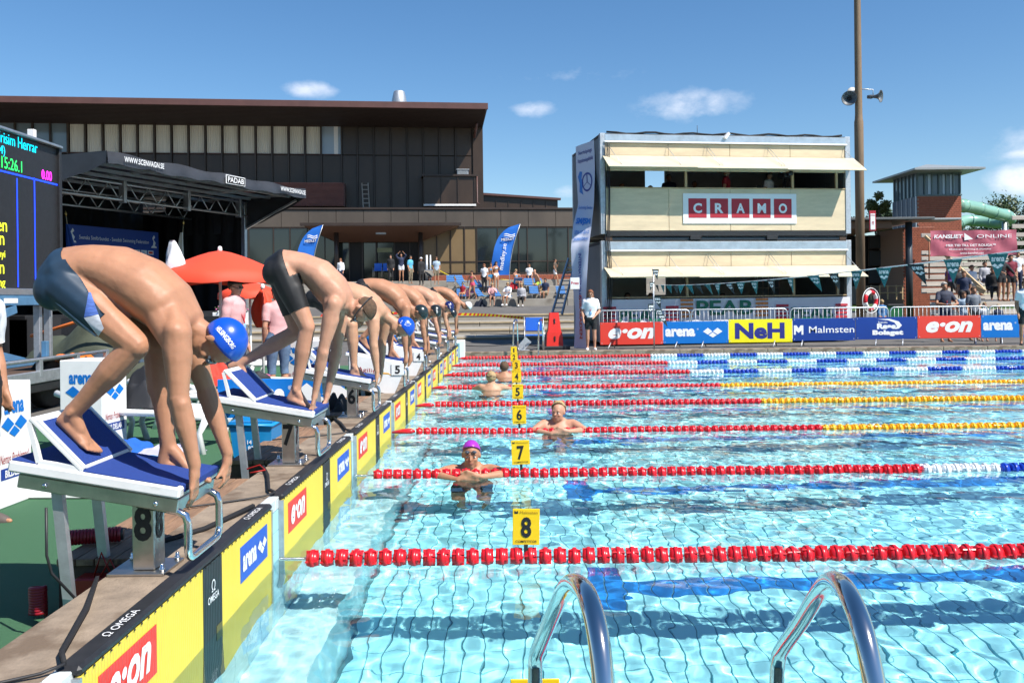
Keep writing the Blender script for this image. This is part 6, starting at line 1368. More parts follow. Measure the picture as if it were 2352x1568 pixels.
for (dz, sw, a, s_) in ((-.0, .06, 0, 1), (-.35, -.05, .3, .8), (-.75, .10, -.3, 1.2), (-.95, -.08, .5, 1.2), (-1.1, .14, 0, 1.0), (-1.25, .22, .2, 1.2)): pennant(pl_, (3.92 + sw * .8, 24.06, 2.33 + dz), .2 * s_, .30 * s_, PK, a, sw, True)
ln = thing('pennant_line', (3.9, 14, 1.86), 'line of teal arena pennants strung over the pool from the far pole', 'bunting')
def lz(y): return 1.86 + .10 * ((y - 15) / 9) ** 2 - .06
MB().tube([(3.92, y, lz(y)) for y in np.arange(5.0, 24.1, .6)], .006, 6).build('cord', WPRINT, ln)
yy = 23.6; k = 0
while yy > 5.6:
    pennant(ln, (3.92, yy, lz(yy)), .15, .21, PT if k % 3 else PK, math.pi / 2 * -1 + RNG.uniform(.2, 1.4), RNG.uniform(-.05, .14), yy < 17); yy -= RNG.uniform(.7, 1.0) if yy > 12 else .72; k += 1
# ================================================================== tall mast with loudspeakers
ms = thing('mast', (12.42, 31, GZ), 'tall weathered floodlight mast rising out of the frame', 'mast'); RUST = M('rusty_paint', (.20, .13, .075), .7, var=(1.5, .3), stretch=(1, 1, .3))
MB().lathe([(.155, 0), (.155, 7.6), (.135, 7.7), (.125, 7.9), (.11, 12.8), (.10, 16)], 18, (12.42, 31, GZ)).build('pole', RUST, ms)
for (px, py, d, rad, lab) in ((1950, 227, (-.35, -1, -.12), .26, 'large loudspeaker horn turned to the camera on the mast'), (2012, 222, (.75, -.66, -.1), .22, 'grey loudspeaker horn turned right on the mast'), (1964, 212, (-.2, 1, 0), .22, 'pale loudspeaker horn on the back of the mast')):
    c_ = at(px, py, 31 if py > 215 else 31.3); d = Vector(d).normalized(); r = thing('loudspeaker', c_, lab, 'loudspeaker', 'horn loudspeakers on the mast')
    gm = M('horn_grey', (.10, .11, .12), .5) if py > 215 else M('horn_pale', (.5, .5, .48), .5)
    MB().lathe([(.06, -.30), (.075, -.16), (.05, -.1), (.08, .05), (.15, .13), (rad, .16), (rad, .175), (rad - .02, .16), (.13, .11), (.05, .0)], 22, c_, d).build('horn', gm, r); MB().lathe([(.01, .0), (.05, .05), (.03, .10)], 10, c_, d).build('throat', BLACK, r)
    MB().tube([c_ - d * .1, c_ - d * .1 + Vector((0, 0, .25)), Vector((12.42, 31, c_.z + .28))], .02, 6).build('bracket', GALV, r)
# ================================================================== brick lookout tower, hall and slide
TT_ = frame((31.5, 70, 0), .35); bt = thing('lookout_tower', (31.5, 70, 0), 'red brick tower with glazed lookout room and flat overhanging grey roof', 'tower')
def tz(px, py, Y=70): return at(px, py, Y)
zg0, zg1, zr = tz(2130, 450).z, tz(2130, 400).z, tz(2130, 384).z
TF = frame(at(2107, 700, 68) * 1.0, .06); 
def wl(px): return at(px, 480, 68).x
xa, xb, xc = wl(2107), wl(2208), wl(2053)
zA = at(2150, 450, 68).z; zB = at(2150, 396, 68).z; zC = at(2150, 380, 68).z
MB().bbox(xa, xb, 68, 71.5, 0, zA, .01).build('brick_shaft', MORTAR, bt); m = MB(); h_ = .15
for j in range(int(zA / h_)):
    for i in range(13): m.box(xa + (xb - xa) * i / 13 + (j % 2) * .12, min(xb, xa + (xb - xa) * (i + .94) / 13 + (j % 2) * .12), 67.97, 68.0, j * h_, j * h_ + h_ * .86)
o = m.build('brick', BRICK, bt); o['kind'] = 'stuff'
YB2 = 72.2
MB().bbox(xa - .06, xa - .005, 68.02, YB2, 3, zA - .02, .01).build('metal_cladding', M('blue_grey_cladding', (.09, .12, .16), .5, var=(.6, .1)), bt)
for k in range(6): y = 68.05 + (YB2 - 68.1) * k / 5; MB().bbox(xa - .12, xa - .06, y - .03, y + .03, 3, zA - .02, .005).build('seam', GALV, bt)
IG = M('inside_glass', (.10, .15, .18), .08); MB().bbox(xa + .04, xb - .04, 68.1, YB2 - .1, zA, zB, .01).build('lookout_room', IG, bt); TGF = M('teal_grey_frame', (.10, .15, .16), .5)
for k in range(7): x = xa + .06 + (xb - xa - .12) * k / 6; MB().bbox(x - .05, x + .05, 67.98, 68.1, zA, zB, .01).build('mullion', TGF, bt)
for k in range(7): y = 68.1 + (YB2 - 68.2) * k / 6; MB().bbox(xa - .05, xa + .06, y - .06, y + .06, zA, zB, .01).build('mullion', TGF, bt)
for k in (1, 3, 4): x = xa + .3 + (xb - xa) * k / 6; MB().bbox(x, x + .35, 68.06, 68.09, zA + .15, zB - .15, .004).build('bright_window', M('sky_pane', (.35, .45, .52), .1), bt)
for z in (zA, zB - .12): MB().bbox(xa - .06, xb + .05, 67.94, 68.1, z, z + .12, .01).build('rail', TGF, bt)
x0, x1, y0, y1, zR = xa - 1.0, xb + .95, 66.2, 74.0, 11.0
m = MB(); m.add([(x0, y0, zR), (x1, y0, zR), (x1, y1, zR), (x0, y1, zR), (x0, y0, zR + .14), (x1, y0, zR + .14), (x1, y1, zR + .14), (x0, y1, zR + .14), ((xa + xb) / 2, 70, zR + .95)],
      [(0, 3, 2, 1), (0, 1, 5, 4), (1, 2, 6, 5), (2, 3, 7, 6), (3, 0, 4, 7), (4, 5, 8), (5, 6, 8), (6, 7, 8), (7, 4, 8)]); m.build('roof', M('roof_zinc', (.32, .34, .34), .5, .3), bt)
# tube slide
sl_ = thing('water_slide', at(2260, 490, 72), 'pale green tube slide curving out of the tower', 'slide'); GS = M('slide_green', (.22, .42, .33), .3, var=(.6, .08))
SP = [at(*p) for p in ((2200, 472, 70), (2230, 475, 72), (2265, 484, 74), (2295, 492, 75), (2315, 497, 77), (2318, 507, 80), (2295, 512, 82), (2250, 508, 83), (2215, 507, 83), (2190, 520, 82))]
fine = []
for i in range(len(SP) - 1):
    for k in range(4):
        a, b_, c_, d = SP[max(0, i - 1)], SP[i], SP[i + 1], SP[min(len(SP) - 1, i + 2)]; t = k / 4; fine.append(.5 * ((2 * b_) + (-a + c_) * t + (2 * a - 5 * b_ + 4 * c_ - d) * t * t + (-a + 3 * b_ - 3 * c_ + d) * t ** 3))
MB().tube(fine, .52, 14).build('tube', GS, sl_)
for k in range(2, len(fine) - 1, 4): dd = (fine[k + 1] - fine[k - 1]).normalized() * .07; MB().cyl(fine[k] - dd, fine[k] + dd, .57, n=14).build('flange', GS, sl_)
for k in (14, 22): MB().cyl(fine[k] - Vector((0, 0, .6)), Vector((fine[k].x, fine[k].y, .5)), .2, n=10).build('column', GALV, sl_)
# low hall with canopy at the right of the cabins
ha = thing('changing_hall', at(2060, 690, 48), 'low brick and glass hall with flat canopy on dark posts right of the cabins', 'building')
def hb(n_, px0, px1, py0, py1, Y, dY, mt, b=.01): a, b2 = at(px0, py1, Y), at(px1, py0, Y); return MB().bbox(a.x, b2.x, Y, Y + dY, a.z, b2.z, b).build(n_, mt, ha)
hb('wall', 1850, 2072, 540, 700, 50, 4, M('interior_dark', (.012, .012, .012), .8)); hb('base_wall', 1850, 2145, 655, 700, 49.9, .1, M('board_wall', (.3, .27, .23), .8))
for (a, b_) in ((1995, 2032), (2034, 2072)):
    for (c_, d) in ((540, 572), (574, 612), (614, 652)):
        f = hb('window', a, b_, c_, d, 49.85, .06, BROWN2); q0, q1 = at(a + 2, d - 2, 49.84), at(b_ - 2, c_ + 2, 49.84); MB().box(q0.x, q1.x, 49.82, 49.84, q0.z, q1.z).build('pane', M('hall_glass', (.06, .075, .085), .06, spec=.8), f)
xa, xb = at(2074, 600, 47).x, at(2147, 600, 47).x; z1_, z0_ = at(2100, 522, 47).z, GZ
MB().bbox(xa, xb, 47, 50, z0_, z1_, .01).build('brick_wall', MORTAR, ha); m = MB(); nr_ = 54
for j in range(nr_):
    for i in range(12): x = xa + (xb - xa) * i / 12 + (j % 2) * .07; m.box(x, min(xb, x + (xb - xa) / 12 * .93), 46.97, 47.0, z0_ + (z1_ - z0_) * j / nr_, z0_ + (z1_ - z0_) * (j + .86) / nr_)
o = m.build('brick', BRICK, ha); o['kind'] = 'stuff'
a, b_ = at(1900, 506, 44), at(2148, 506, 44)
MB().bbox(a.x, b_.x, 44, 50.5, a.z, a.z + .12, .02).build('canopy_roof', M('canopy_metal', (.10, .11, .11), .5), ha); MB().bbox(a.x, b_.x - 2, 44.4, 50, a.z - .42, a.z - .02, .02).build('canopy_beam', M('soffit_brown', (.16, .09, .05), .7), ha)
a2, b2 = at(2078, 508, 45), at(2198, 508, 45); MB().bbox(a2.x, b2.x, 44.5, 46, a2.z, a2.z + .10, .02).build('roof_light', M('roof_zinc', (.4, .42, .42), .5, .3), ha)
p0, p1_ = at(2089, 692, 45), at(2086, 520, 45); MB().cyl((p0.x, 45, GZ), (p0.x, 45, a.z - .05), .17, n=14).build('column', M('dark_steel', (.05, .06, .07), .5, .5), ha)
for x in (2000, 2020, 2038, 2058, 2072): hb('fence_post', x, x + 2.5, 655, 688, 46.5, .06, PINE)
for y in (656, 671): hb('fence_rail', 1990, 2074, y, y + 2.5, 46.45, .04, PINE)
ws = thing('warning_sign', at(2005, 505, 30), 'white and red warning sign at the corner of the upper cabin', 'sign'); q = at(1997, 530, 30); q1 = at(2011, 484, 30); MB().bbox(q.x, q1.x, 29.98, 30.02, q.z, q1.z, .003).build('plate', M('cramo_red', (.42, .02, .035), .5), ws); MB().bbox(q.x + .03, q1.x - .03, 29.97, 29.979, q.z + .04, q1.z - .10, .001).build('face', WPRINT, ws)
text(ws, 'VARNING', ((q.x + q1.x) / 2, 29.97, q1.z - .16), U, V, .05, MATS['cramo_red'], width=.15); text(ws, '!!', ((q.x + q1.x) / 2, 29.97, (q.z + q1.z) / 2 - .08), U, V, .12, MATS['cramo_red'], bold=.03)
# grass strip
gm = M('grass_green', (.06, .11, .02), .95, var=(8, .3)); a, b_ = at(2050, 700, 38), at(2900, 700, 38); struct(MB().box(at(2040, 700, 44).x, 60, 42, 47, GZ, GZ + .03).build('lawn', gm))
struct(MB().box(30, 200, 60, 140, GZ, GZ + .05).build('far_lawn', gm))
# bleachers
bc = thing('bleacher', at(2250, 690, 40), 'weathered wooden bleacher of grey planks with railings', 'bleacher'); GP = M('grey_plank', (.42, .38, .33), .8, var=(1.2, .25), stretch=(.6, 4, 4))
for j in range(11):
    Y = 36 + j * .62; z = .35 + j * .31 + (.0); x0 = at(2128 + (0 if j > 3 else 20), 600, Y).x
    for i in range(6): MB().bbox(x0 + i * 2.0, x0 + i * 2.0 + 1.985, Y, Y + .5, z, z + .05, .006).build('plank', GP, bc); MB().bbox(x0 + i * 2.0, x0 + i * 2.0 + 1.985, Y + .5, Y + .54, z - .02, z + .22, .006).build('riser_board', GP, bc)
MB().bbox(at(2117, 600, 37).x, at(2140, 600, 37).x, 37, 37.06, at(2128, 545, 37).z, at(2128, 536, 37).z, .01).build('back_board', GP, bc)
for j in range(4):
    Y = 43.0; z = 3.9 + j * .42; x0 = at(2326, 600, Y).x; MB().bbox(x0, x0 + 12, Y, Y + .06, z, z + .2, .01).build('back_board', GP, bc)
MB().beam(at(2125, 543, 37), at(2262, 668, 34.5), .09, .12).build('handrail', PINE, bc); MB().beam(at(2240, 660, 34.6), at(2262, 671, 34.4), .16, .18).build('handrail_end', PINE, bc)
for (px, py, p2) in ((2134, 555, 640), (2175, 590, 680), (2218, 628, 700), (2250, 660, 712)): MB().cyl(at(px, py, 36.5), at(px, p2, 36.5), .03, n=6).build('baluster', M('rust_post', (.25, .09, .04), .7), bc)
kb_ = thing('sponsor_cloth', at(2235, 560, 35.6), 'dark pink banner KANSLIET ONLINE hung on the bleacher rail', 'banner'); YK = 35.9
a, b_ = at(2137, 589, YK), at(2334, 528, YK); m = MB(); n = 24; vs = []
for i in range(n + 1):
    x = a.x + (b_.x - a.x) * i / n
    for j in range(9): z = a.z + (b_.z - a.z) * j / 8; vs.append((x, YK - .02 + .03 * math.sin(i * .9 + j * .8) + .015 * math.sin(i * 2.3), z + .03 * math.sin(i * .6) * (1 if j == 0 else .4)))
m.add(vs, [(i * 9 + j, (i + 1) * 9 + j, (i + 1) * 9 + j + 1, i * 9 + j + 1) for i in range(n) for j in range(8)], True); m.build('cloth', M('faded_crimson', (.42, .10, .14), .6, var=(.8, .15)), kb_)
def kt(s_, px, py, h, wd_, **k): p = at(px, py, YK - .06); text(kb_, s_, p, U, V, h / FPX * YK, WPRINT, width=wd_ / FPX * YK, **k)
kt('KANSLIET', 2178, 543, 9, 66, bold=.03, shear=.15); kt('ONLINE', 2284, 542, 8, 80, bold=.0); kt('MER TID TILL DET ROLIGA™', 2230, 563, 5.5, 114, bold=.02); kt('Effektivare förening & ekonomi', 2228, 572.5, 4.5, 96, bold=.01); kt('www.kansliet.net', 2232, 581, 4.5, 55, bold=.01)
p = at(2215, 552, YK - .06); MB().prism([(0, 0), (0, .30), (.36, .05)], p, U, V, (0, -.003, 0)).build('logo', WPRINT, kb_)
# green wheelie bin, life ring, mooring bits
gb = thing('wheelie_bin', at(2050, 704, 40), 'green wheelie bin with black lid by the hall', 'bin'); p = at(2050, 703, 38.5); GB = M('bin_green', (.02, .17, .06), .45)
m = MB(); m.add([(p.x - .26, 38.3, GZ + .08), (p.x + .26, 38.3, GZ + .08), (p.x + .26, 38.9, GZ + .08), (p.x - .26, 38.9, GZ + .08), (p.x - .33, 38.2, GZ + .95), (p.x + .33, 38.2, GZ + .95), (p.x + .33, 39, GZ + .95), (p.x - .33, 39, GZ + .95)], [(0, 3, 2, 1), (4, 5, 6, 7), (0, 1, 5, 4), (1, 2, 6, 5), (2, 3, 7, 6), (3, 0, 4, 7)]); m.build('body', GB, gb)
MB().bbox(p.x - .36, p.x + .36, 38.15, 39.05, GZ + .95, GZ + 1.02, .02).build('lid', BLACK, gb)
for s_ in (-.2, .2): MB().lathe([(.1, -.03), (.1, .03)], 14, (p.x + s_, 38.9, GZ + .1), (1, 0, 0)).build('wheel', BLACK, gb)
lr = thing('life_ring', at(2003, 696, 27.5), 'white and red life ring with rope hung beside the cabins', 'life ring'); c_ = at(2000, 690, 27.3); Rr, rr = .27, .062
for k in range(8):
    a0 = k * math.pi / 4 + .2; pts = [c_ + Vector((Rr * math.cos(a0 + t), .25 * math.cos(a0 + t), Rr * math.sin(a0 + t))) for t in np.linspace(0, math.pi / 4, 7)]; MB().tube(pts, rr, 10).build('ring_segment', RED if k % 2 else WPLAST, lr)
MB().tube([c_ + Vector(((Rr + .12) * math.cos(t), .3 * math.cos(t) - .02, (Rr + .12) * math.sin(t))) for t in np.linspace(0, 6.28, 25)][:-1], .012, 6, True).build('rope', WPRINT, lr)
# trees
def leafmat(n_, c): return M(n_, c, .6, var=(.5, .45))
def tree(px, py_top, w_px, Y, label, mat, seed, trunk_to=GZ, n=5200, hf=1.0, leaf=.16):
    rg = np.random.default_rng(seed); top = at(px, py_top, Y); w = w_px / FPX * Y; H = top.z - trunk_to; r = thing('tree', (top.x, Y, trunk_to), label, 'tree', 'trees behind the pool buildings')
    BK = M('bark', (.10, .075, .05), .9); base = Vector((top.x, Y, trunk_to)); MB().tube([base, base + Vector((.1, 0, H * .4)), base + Vector((.0, .1, H * .85))], [.03 * H, .02 * H, .006 * H], 8).build('trunk', BK, r)
    cl = []; 
    for k in range(26):
        z = rg.uniform(.30, .97); rad = math.sqrt(max(.05, 1 - ((z - .55) / .52) ** 2)) * w / 2 * .75; a = rg.uniform(0, 6.28); q = rg.uniform(.35, 1.0); cl.append((Vector((math.cos(a) * rad * q, math.sin(a) * rad * q, H * z)), rg.uniform(.10, .22) * w))
        if k % 3 == 0: MB().tube([base + Vector((0, 0, H * z * .6)), base + cl[-1][0] * .9], [.008 * H, .003 * H], 5).build('limb', BK, r)
    vs = []; fs = []
    for i in range(n):
        c_, s_ = cl[rg.integers(len(cl))]; d = rg.normal(size=3); d /= np.linalg.norm(d); p = np.array(base + c_) + d * s_ * rg.uniform(.5, 1.05) * np.array([1, 1, .8]); e = rg.normal(size=3); e /= np.linalg.norm(e); f = np.cross(e, d); f /= (np.linalg.norm(f) + 1e-6); L = leaf * rg.uniform(.6, 1.3); k = len(vs)
        vs += [tuple(p), tuple(p + e * L + f * L * .5), tuple(p + e * L * 2), tuple(p + e * L - f * L * .5)]; fs.append((k, k + 1, k + 2, k + 3))
    m = MB(); m.v = [Vector(v) for v in vs]; m.f = fs; m.sm = [False] * len(fs); m.build('crown', mat, r)
LF = [leafmat('leaf_mid', (.055, .085, .025)), leafmat('leaf_dark', (.035, .06, .022)), leafmat('leaf_light', (.09, .11, .03))]
tree(2015, 436, 72, 74, 'green tree between the upper cabin and the brick tower', LF[2], 1, n=7000, leaf=.13); tree(2035, 470, 60, 84, 'darker tree just left of the brick tower', LF[1], 2); tree(2310, 462, 190, 92, 'broad green tree behind the tube slide', LF[0], 3, n=9000); tree(2400, 455, 130, 90, 'green tree at the right edge of the frame', LF[1], 4, n=6000); tree(2225, 505, 60, 105, 'low bushy tree seen under the tube slide', LF[1], 5, n=3000); tree(1960, 500, 70, 110, 'tree mostly hidden behind the cabins', LF[1], 6, n=3000)

# the wood behind the camera, seen in the glass of the hall
tl = MB(); rg = np.random.default_rng(77)
for k in range(9000):
    x = rg.uniform(-110, 110); z = rg.uniform(0, 1) ** .8 * (11 + 4 * math.sin(x * .13) + 2 * math.sin(x * .41)); y = -48 + rg.normal(0, 2.5); d = rg.normal(size=3); d /= np.linalg.norm(d); e = rg.normal(size=3); e /= np.linalg.norm(e); p = Vector((x, y, z)); d, e = Vector(d) * .7, Vector(e) * .6
    tl.add([p - d, p + e, p + d, p - e], [(0, 1, 2, 3)])
o = tl.build('wood', LF[1]); o['kind'] = 'stuff'
# ================================================================== things on the near side of the start wall
UR = M('umbrella_red', (.78, .065, .025), .7); UR.node_tree.nodes['Principled BSDF'].inputs['Subsurface Weight'].default_value = 0
def parasol(px, pyt, Y, rad, drop, label, open_=True, polez=GZ):
    top = at(px, pyt, Y); r = thing('parasol', (top.x, Y, GZ), label, 'parasol', 'red parasols')
    MB().cyl((top.x, Y, GZ), (top.x, Y, top.z - .05), .022, n=10).build('pole', WPLAST, r); MB().lathe([(.03, 0), (.035, .03), (.028, .07), (.012, .085)], 12, (top.x, Y, top.z - .08)).build('finial', WPLAST, r)
    MB().lathe([(.26, 0), (.26, .05), (.06, .10), (.05, .25)], 18, (top.x, Y, GZ)).build('base', WPLAST, r)
    if open_:
        n = 8; vs = [(top.x, Y, top.z - .06)]; fs = []; seg = 6
        for i in range(1, seg + 1):
            t = i / seg
            for k in range(n * 4):
                a = (k / (n * 4)) * 6.283 + .25; u = (k % 4) / 4; sag = 1 - .055 * math.sin(u * math.pi) * t; z = top.z - .06 - drop * (t ** 1.35); vs.append((top.x + rad * t * sag * math.cos(a), Y + rad * t * sag * math.sin(a), z + .03 * math.sin(u * math.pi) * t))
        N = n * 4
        for k in range(N): fs.append((0, 1 + k, 1 + (k + 1) % N))
        for i in range(seg - 1):
            for k in range(N): fs.append((1 + i * N + k, 1 + (i + 1) * N + k, 1 + (i + 1) * N + (k + 1) % N, 1 + i * N + (k + 1) % N))
        b0 = len(vs); o0 = 1 + (seg - 1) * N
        for k in range(N): v = vs[o0 + k]; vs.append((v[0] * 1.0 + (v[0] - top.x) * .01, v[1] + (v[1] - Y) * .01, v[2] - .11 + .02 * math.sin(k * 1.6)))
        for k in range(N): fs.append((o0 + k, b0 + k, b0 + (k + 1) % N, o0 + (k + 1) % N))
        MB().add(vs, fs, True).build('canopy', UR, r)
        for k in range(n): a = k / n * 6.283 + .25; MB().cyl((top.x, Y, top.z - .12), (top.x + rad * .98 * math.cos(a), Y + rad * .98 * math.sin(a), top.z - .09 - drop), .007, n=5).build('rib', WPLAST, r)
    else:
        m = MB(); pr = []; L = drop
        for i in range(12): t = i / 11; pr.append((.02 + .13 * math.sin(t * 2.6) * (1 - .1 * t), top.z - .08 - L * t))
        vs = []; N = 24
        for (rr, z) in pr:
            for k in range(N): a = k / N * 6.283; q = rr * (1 + .35 * math.sin(k * math.pi / 1.5)); vs.append((top.x + q * math.cos(a), Y + q * math.sin(a), z))
        m.add(vs, [(i * N + k, i * N + (k + 1) % N, (i + 1) * N + (k + 1) % N, (i + 1) * N + k) for i in range(11) for k in range(N)], True); m.build('folded_canopy', UR, r)
parasol(505, 566, 13, .98, .40, 'open red parasol with white pole behind the man in the black cap')
parasol(574, 640, 15.5, .55, .20, 'smaller red parasol half hidden behind the black shorts')
parasol(603, 652, 14, .3, .62, 'folded red parasol hanging closed on its pole', False)
WH = M('towel_white', (.78, .78, .80), .9, bump=(90, .6))
tp = thing('hanging_towel', at(392, 560, 12.5), 'white towel draped over a parasol tip behind swimmer 8', 'towel'); m = MB(); vs = []
for i in range(15):
    t = i / 14; w_ = .03 + .14 * t ** .7 - .03 * math.sin(t * 7) * .3; c_ = at(396 + 10 * t, 552 + 76 * t, 12.5)
    for k in range(16): a = k / 16 * 6.283; q = w_ * (1 + .22 * math.sin(a * 4 + t * 6) + .08 * math.sin(a * 9)); vs.append((c_.x + q * math.cos(a), c_.y + .5 * q * math.sin(a), c_.z))
m.add(vs, [(i * 16 + k, i * 16 + (k + 1) % 16, (i + 1) * 16 + (k + 1) % 16, (i + 1) * 16 + k) for i in range(14) for k in range(16)] + [tuple(range(16))], True); m.build('cloth', WH, tp); MB().cyl((at(405, 600, 12.5).x, 12.5, GZ), (at(405, 600, 12.5).x, 12.5, 1.9), .02, n=8).build('pole', WPLAST, tp)
# white sponsor boxes
def spbox(x, y, w, d, h, yaw, label):
    T = frame((x, y, GZ), yaw); r = thing('sponsor_box', (x, y, GZ), label, 'box', 'white sponsor boxes')
    MB(T).bbox(-w / 2, w / 2, -d / 2, d / 2, .01, h, .008).build('box', WHITE, r)
    for (o, u, ww) in (((0, -d / 2, 0), (1, 0, 0), w), ((w / 2, 0, 0), (0, 1, 0), d)):
        o = Vector(o); text(r, 'arena', o + Vector((0, 0, h * .80)), u, (0, 0, 1), h * .10, ARENAB, bold=.04, T=T, width=ww * .55); arena_logo(r, o + Vector((0, 0, h * .63)), T.to_3x3() @ Vector(u), (0, 0, 1), ww * .33, ARENAB, lift=.004) if False else None
        uu = T.to_3x3() @ Vector(u); c_ = T @ (o + Vector((0, 0, h * .645))); arena_logo(r, c_, uu, (0, 0, 1), ww * .36, ARENAB, lift=.004)
        text(r, 'Nemas Problemas!', o + Vector((0, 0, h * .40)), u, (0, 0, 1), h * .075, M('dark_red_print', (.45, .03, .04), .5), shear=.3, bold=.0, T=T, width=ww * .8)
        c_ = T @ (o + Vector((0, 0, h * .28))); n_ = uu.cross(Vector((0, 0, 1))); m = MB(); a = uu * ww * .38; b_ = Vector((0, 0, h * .045)); m.add([c_ + n_ * .002 + q for q in (-a - b_, a - b_, a + b_, -a + b_)], [(0, 1, 2, 3)]); m.build('label_strip', NAVYB, r)
        text(r, 'BILDELAR', o + Vector((0, 0, h * .28)) + Vector((0, 0, 0)), u, (0, 0, 1), h * .06, WPRINT, bold=.03, T=T, width=ww * .55, lift=.005)
    return r
p = at(215, 1010, 8.9); spbox(-4.14, 8.6, .44, .42, .92, -.12, 'white arena box behind the kick plate of block 8')
p = at(0, 1100, 6.3); spbox(-3.86, 6.35, .45, .42, .90, -.05, 'white arena box at the left edge of the frame')
# flat sign lying on the carpet
fs = thing('flat_sign', (-3.4, 5.9, GZ + .03), 'blue and white arena board lying on the green carpet', 'board'); T = frame((-3.30, 6.78, GZ + .02), -.05)
MB(T).bbox(-.85, .22, -.30, .26, 0, .02, .003).build('board', WHITE, fs); MB(T).bbox(-.84, .21, .0, .25, .021, .024, .001).build('blue_print', ARENAB, fs); text(fs, 'arena', (-.50, .125, .024), (1, 0, 0), (0, 1, 0), .16, WPRINT, bold=.04, T=T, width=.5); arena_logo(fs, T @ Vector((-.05, .125, .0245)), (1, 0, 0), (0, 1, 0), .18, WPRINT)
# large blue arena board behind block 7, standing
ab = thing('arena_board', at(640, 960, 10), 'large blue arena board standing behind block 7', 'board'); a, b_ = at(500, 960, 10), at(790, 868, 10)
MB().bbox(a.x, b_.x, 10, 10.03, a.z + .0, b_.z, .004).build('panel', ARENAB, ab); MB().bbox(a.x, b_.x, 9.995, 10.02, GZ, a.z, .004).build('panel', WHITE, ab)
c_ = Vector(((a.x + b_.x) / 2 - .25, 10, (a.z + b_.z) / 2)); text(ab, 'arena', c_, U, V, .22, WPRINT, bold=.05, width=.62); arena_logo(ab, c_ + Vector((.72, 0, 0)), U, V, .34, WPRINT); text(ab, '®', c_ + Vector((.36, 0, .12)), U, V, .05, WPRINT)
for (px, lab) in ((735, 'white arena box behind block 6'), (690, 'second white arena box behind block 7')): p = at(px, 870, 12.6 if px > 700 else 13.4); spbox(p.x, p.y, .44, .42, .90, -.2, lab)
bo = thing('arena_board', at(850, 830, 14.5), 'blue and white arena board behind the swimmers on blocks 6 and 5', 'board'); a, b_ = at(800, 815, 14.5), at(912, 770, 14.5); MB().bbox(a.x, b_.x, 14.5, 14.54, a.z, b_.z, .004).build('panel', ARENAB, bo); MB().bbox(a.x, b_.x, 14.5, 14.53, GZ, a.z, .004).build('panel', WHITE, bo)
# blue crate
cr = thing('storage_crate', at(580, 1030, 7.6), 'bright blue plastic crate on the carpet between blocks 8 and 7', 'crate'); BC = M('crate_blue', (.01, .24, .55), .4, var=(5, .08)); a, b_ = at(530, 1030, 7.5), at(628, 966, 7.5); x0, x1 = a.x, b_.x; z1 = b_.z
m = MB(); m.add([(x0 + .04, 7.5, GZ + .02), (x1 - .04, 7.5, GZ + .02), (x1 - .04, 7.95, GZ + .02), (x0 + .04, 7.95, GZ + .02), (x0, 7.46, z1), (x1, 7.46, z1), (x1, 8, z1), (x0, 8, z1), (x0 + .03, 7.5, z1), (x1 - .03, 7.5, z1), (x1 - .03, 7.96, z1), (x0 + .03, 7.96, z1), (x0 + .06, 7.53, GZ + .05), (x1 - .06, 7.53, GZ + .05), (x1 - .06, 7.92, GZ + .05), (x0 + .06, 7.92, GZ + .05)],
      [(0, 1, 5, 4), (1, 2, 6, 5), (2, 3, 7, 6), (3, 0, 4, 7), (4, 5, 9, 8), (5, 6, 10, 9), (6, 7, 11, 10), (7, 4, 8, 11), (8, 9, 13, 12), (9, 10, 14, 13), (10, 11, 15, 14), (11, 8, 12, 15), (12, 13, 14, 15), (0, 3, 2, 1)]); m.build('body', BC, cr)
m = MB(); m.tube([(x0, 7.45, z1 - .03), (x1, 7.45, z1 - .03), (x1, 8.01, z1 - .03), (x0, 8.01, z1 - .03)], .016, 6, True); m.build('rim', BC, cr)
text(cr, '13 14 40', (x1 - .20, 7.475, GZ + .26), U, V, .035, WPRINT, bold=.02, width=.16); text(cr, '35 82', (x1 - .22, 7.475, GZ + .21), U, V, .035, WPRINT, bold=.02, width=.11); text(cr, 'recycling', (x0 + .17, 7.475, GZ + .11), U, V, .035, WPRINT, bold=.01, width=.16)
# white plastic sun loungers
def pl_lounger(x, y, yaw, label):
    T = frame((x, y, GZ), yaw); r = thing('plastic_lounger', (x, y, GZ), label, 'lounger', 'white plastic loungers behind the blocks')
    for s_ in (-.28, .28): MB(T).tube([(s_, -.9, .36), (s_, -.3, .38), (s_, .3, .38), (s_, .95, .55)], .035, 8).build('side_rail', WPLAST, r)
    for k in range(9): yv = -.85 + k * .2; z = .38 if yv < .3 else .38 + (yv - .3) * .26; MB(T).bbox(-.27, .27, yv, yv + .13, z - .015, z + .01, .004).build('slat', WPLAST, r)
    for yv in (-.75, .45):
        for s_ in (-.28, .28): MB(T).tube([(s_, yv - .14, .36), (s_ * 1.05, yv - .06, .2), (s_ * 1.12, yv - .12, .0)], [.04, .028, .032], 8).build('leg', WPLAST, r); MB(T).tube([(s_, yv + .14, .36), (s_ * 1.05, yv + .06, .2), (s_ * 1.12, yv + .12, .0)], [.04, .028, .032], 8).build('leg', WPLAST, r)
p = at(330, 1000, 8.7); pl_lounger(p.x, 8.9, 1.25, 'white plastic lounger between the arena box and the swimmer on block 8')
p = at(560, 890, 11.8); pl_lounger(p.x, 11.9, 1.4, 'white plastic lounger with black bag behind the rear foot of swimmer 7')
p = at(620, 800, 14.8); pl_lounger(p.x, 15.2, 1.5, 'white plastic lounger farther back near the woman in pink')
p = at(470, 960, 9.9); pl_lounger(p.x, 10.2, 1.3, 'white plastic lounger seen between the arms of swimmer 8')
cloth_heap('bag', (at(330, 900, 8.9).x, 9.0, GZ + .40), .30, .22, .42, M('bag_black', (.015, .016, .02), .7), 'black sports bag with white stripes on the lounger behind swimmer 8', 'bag', 2)
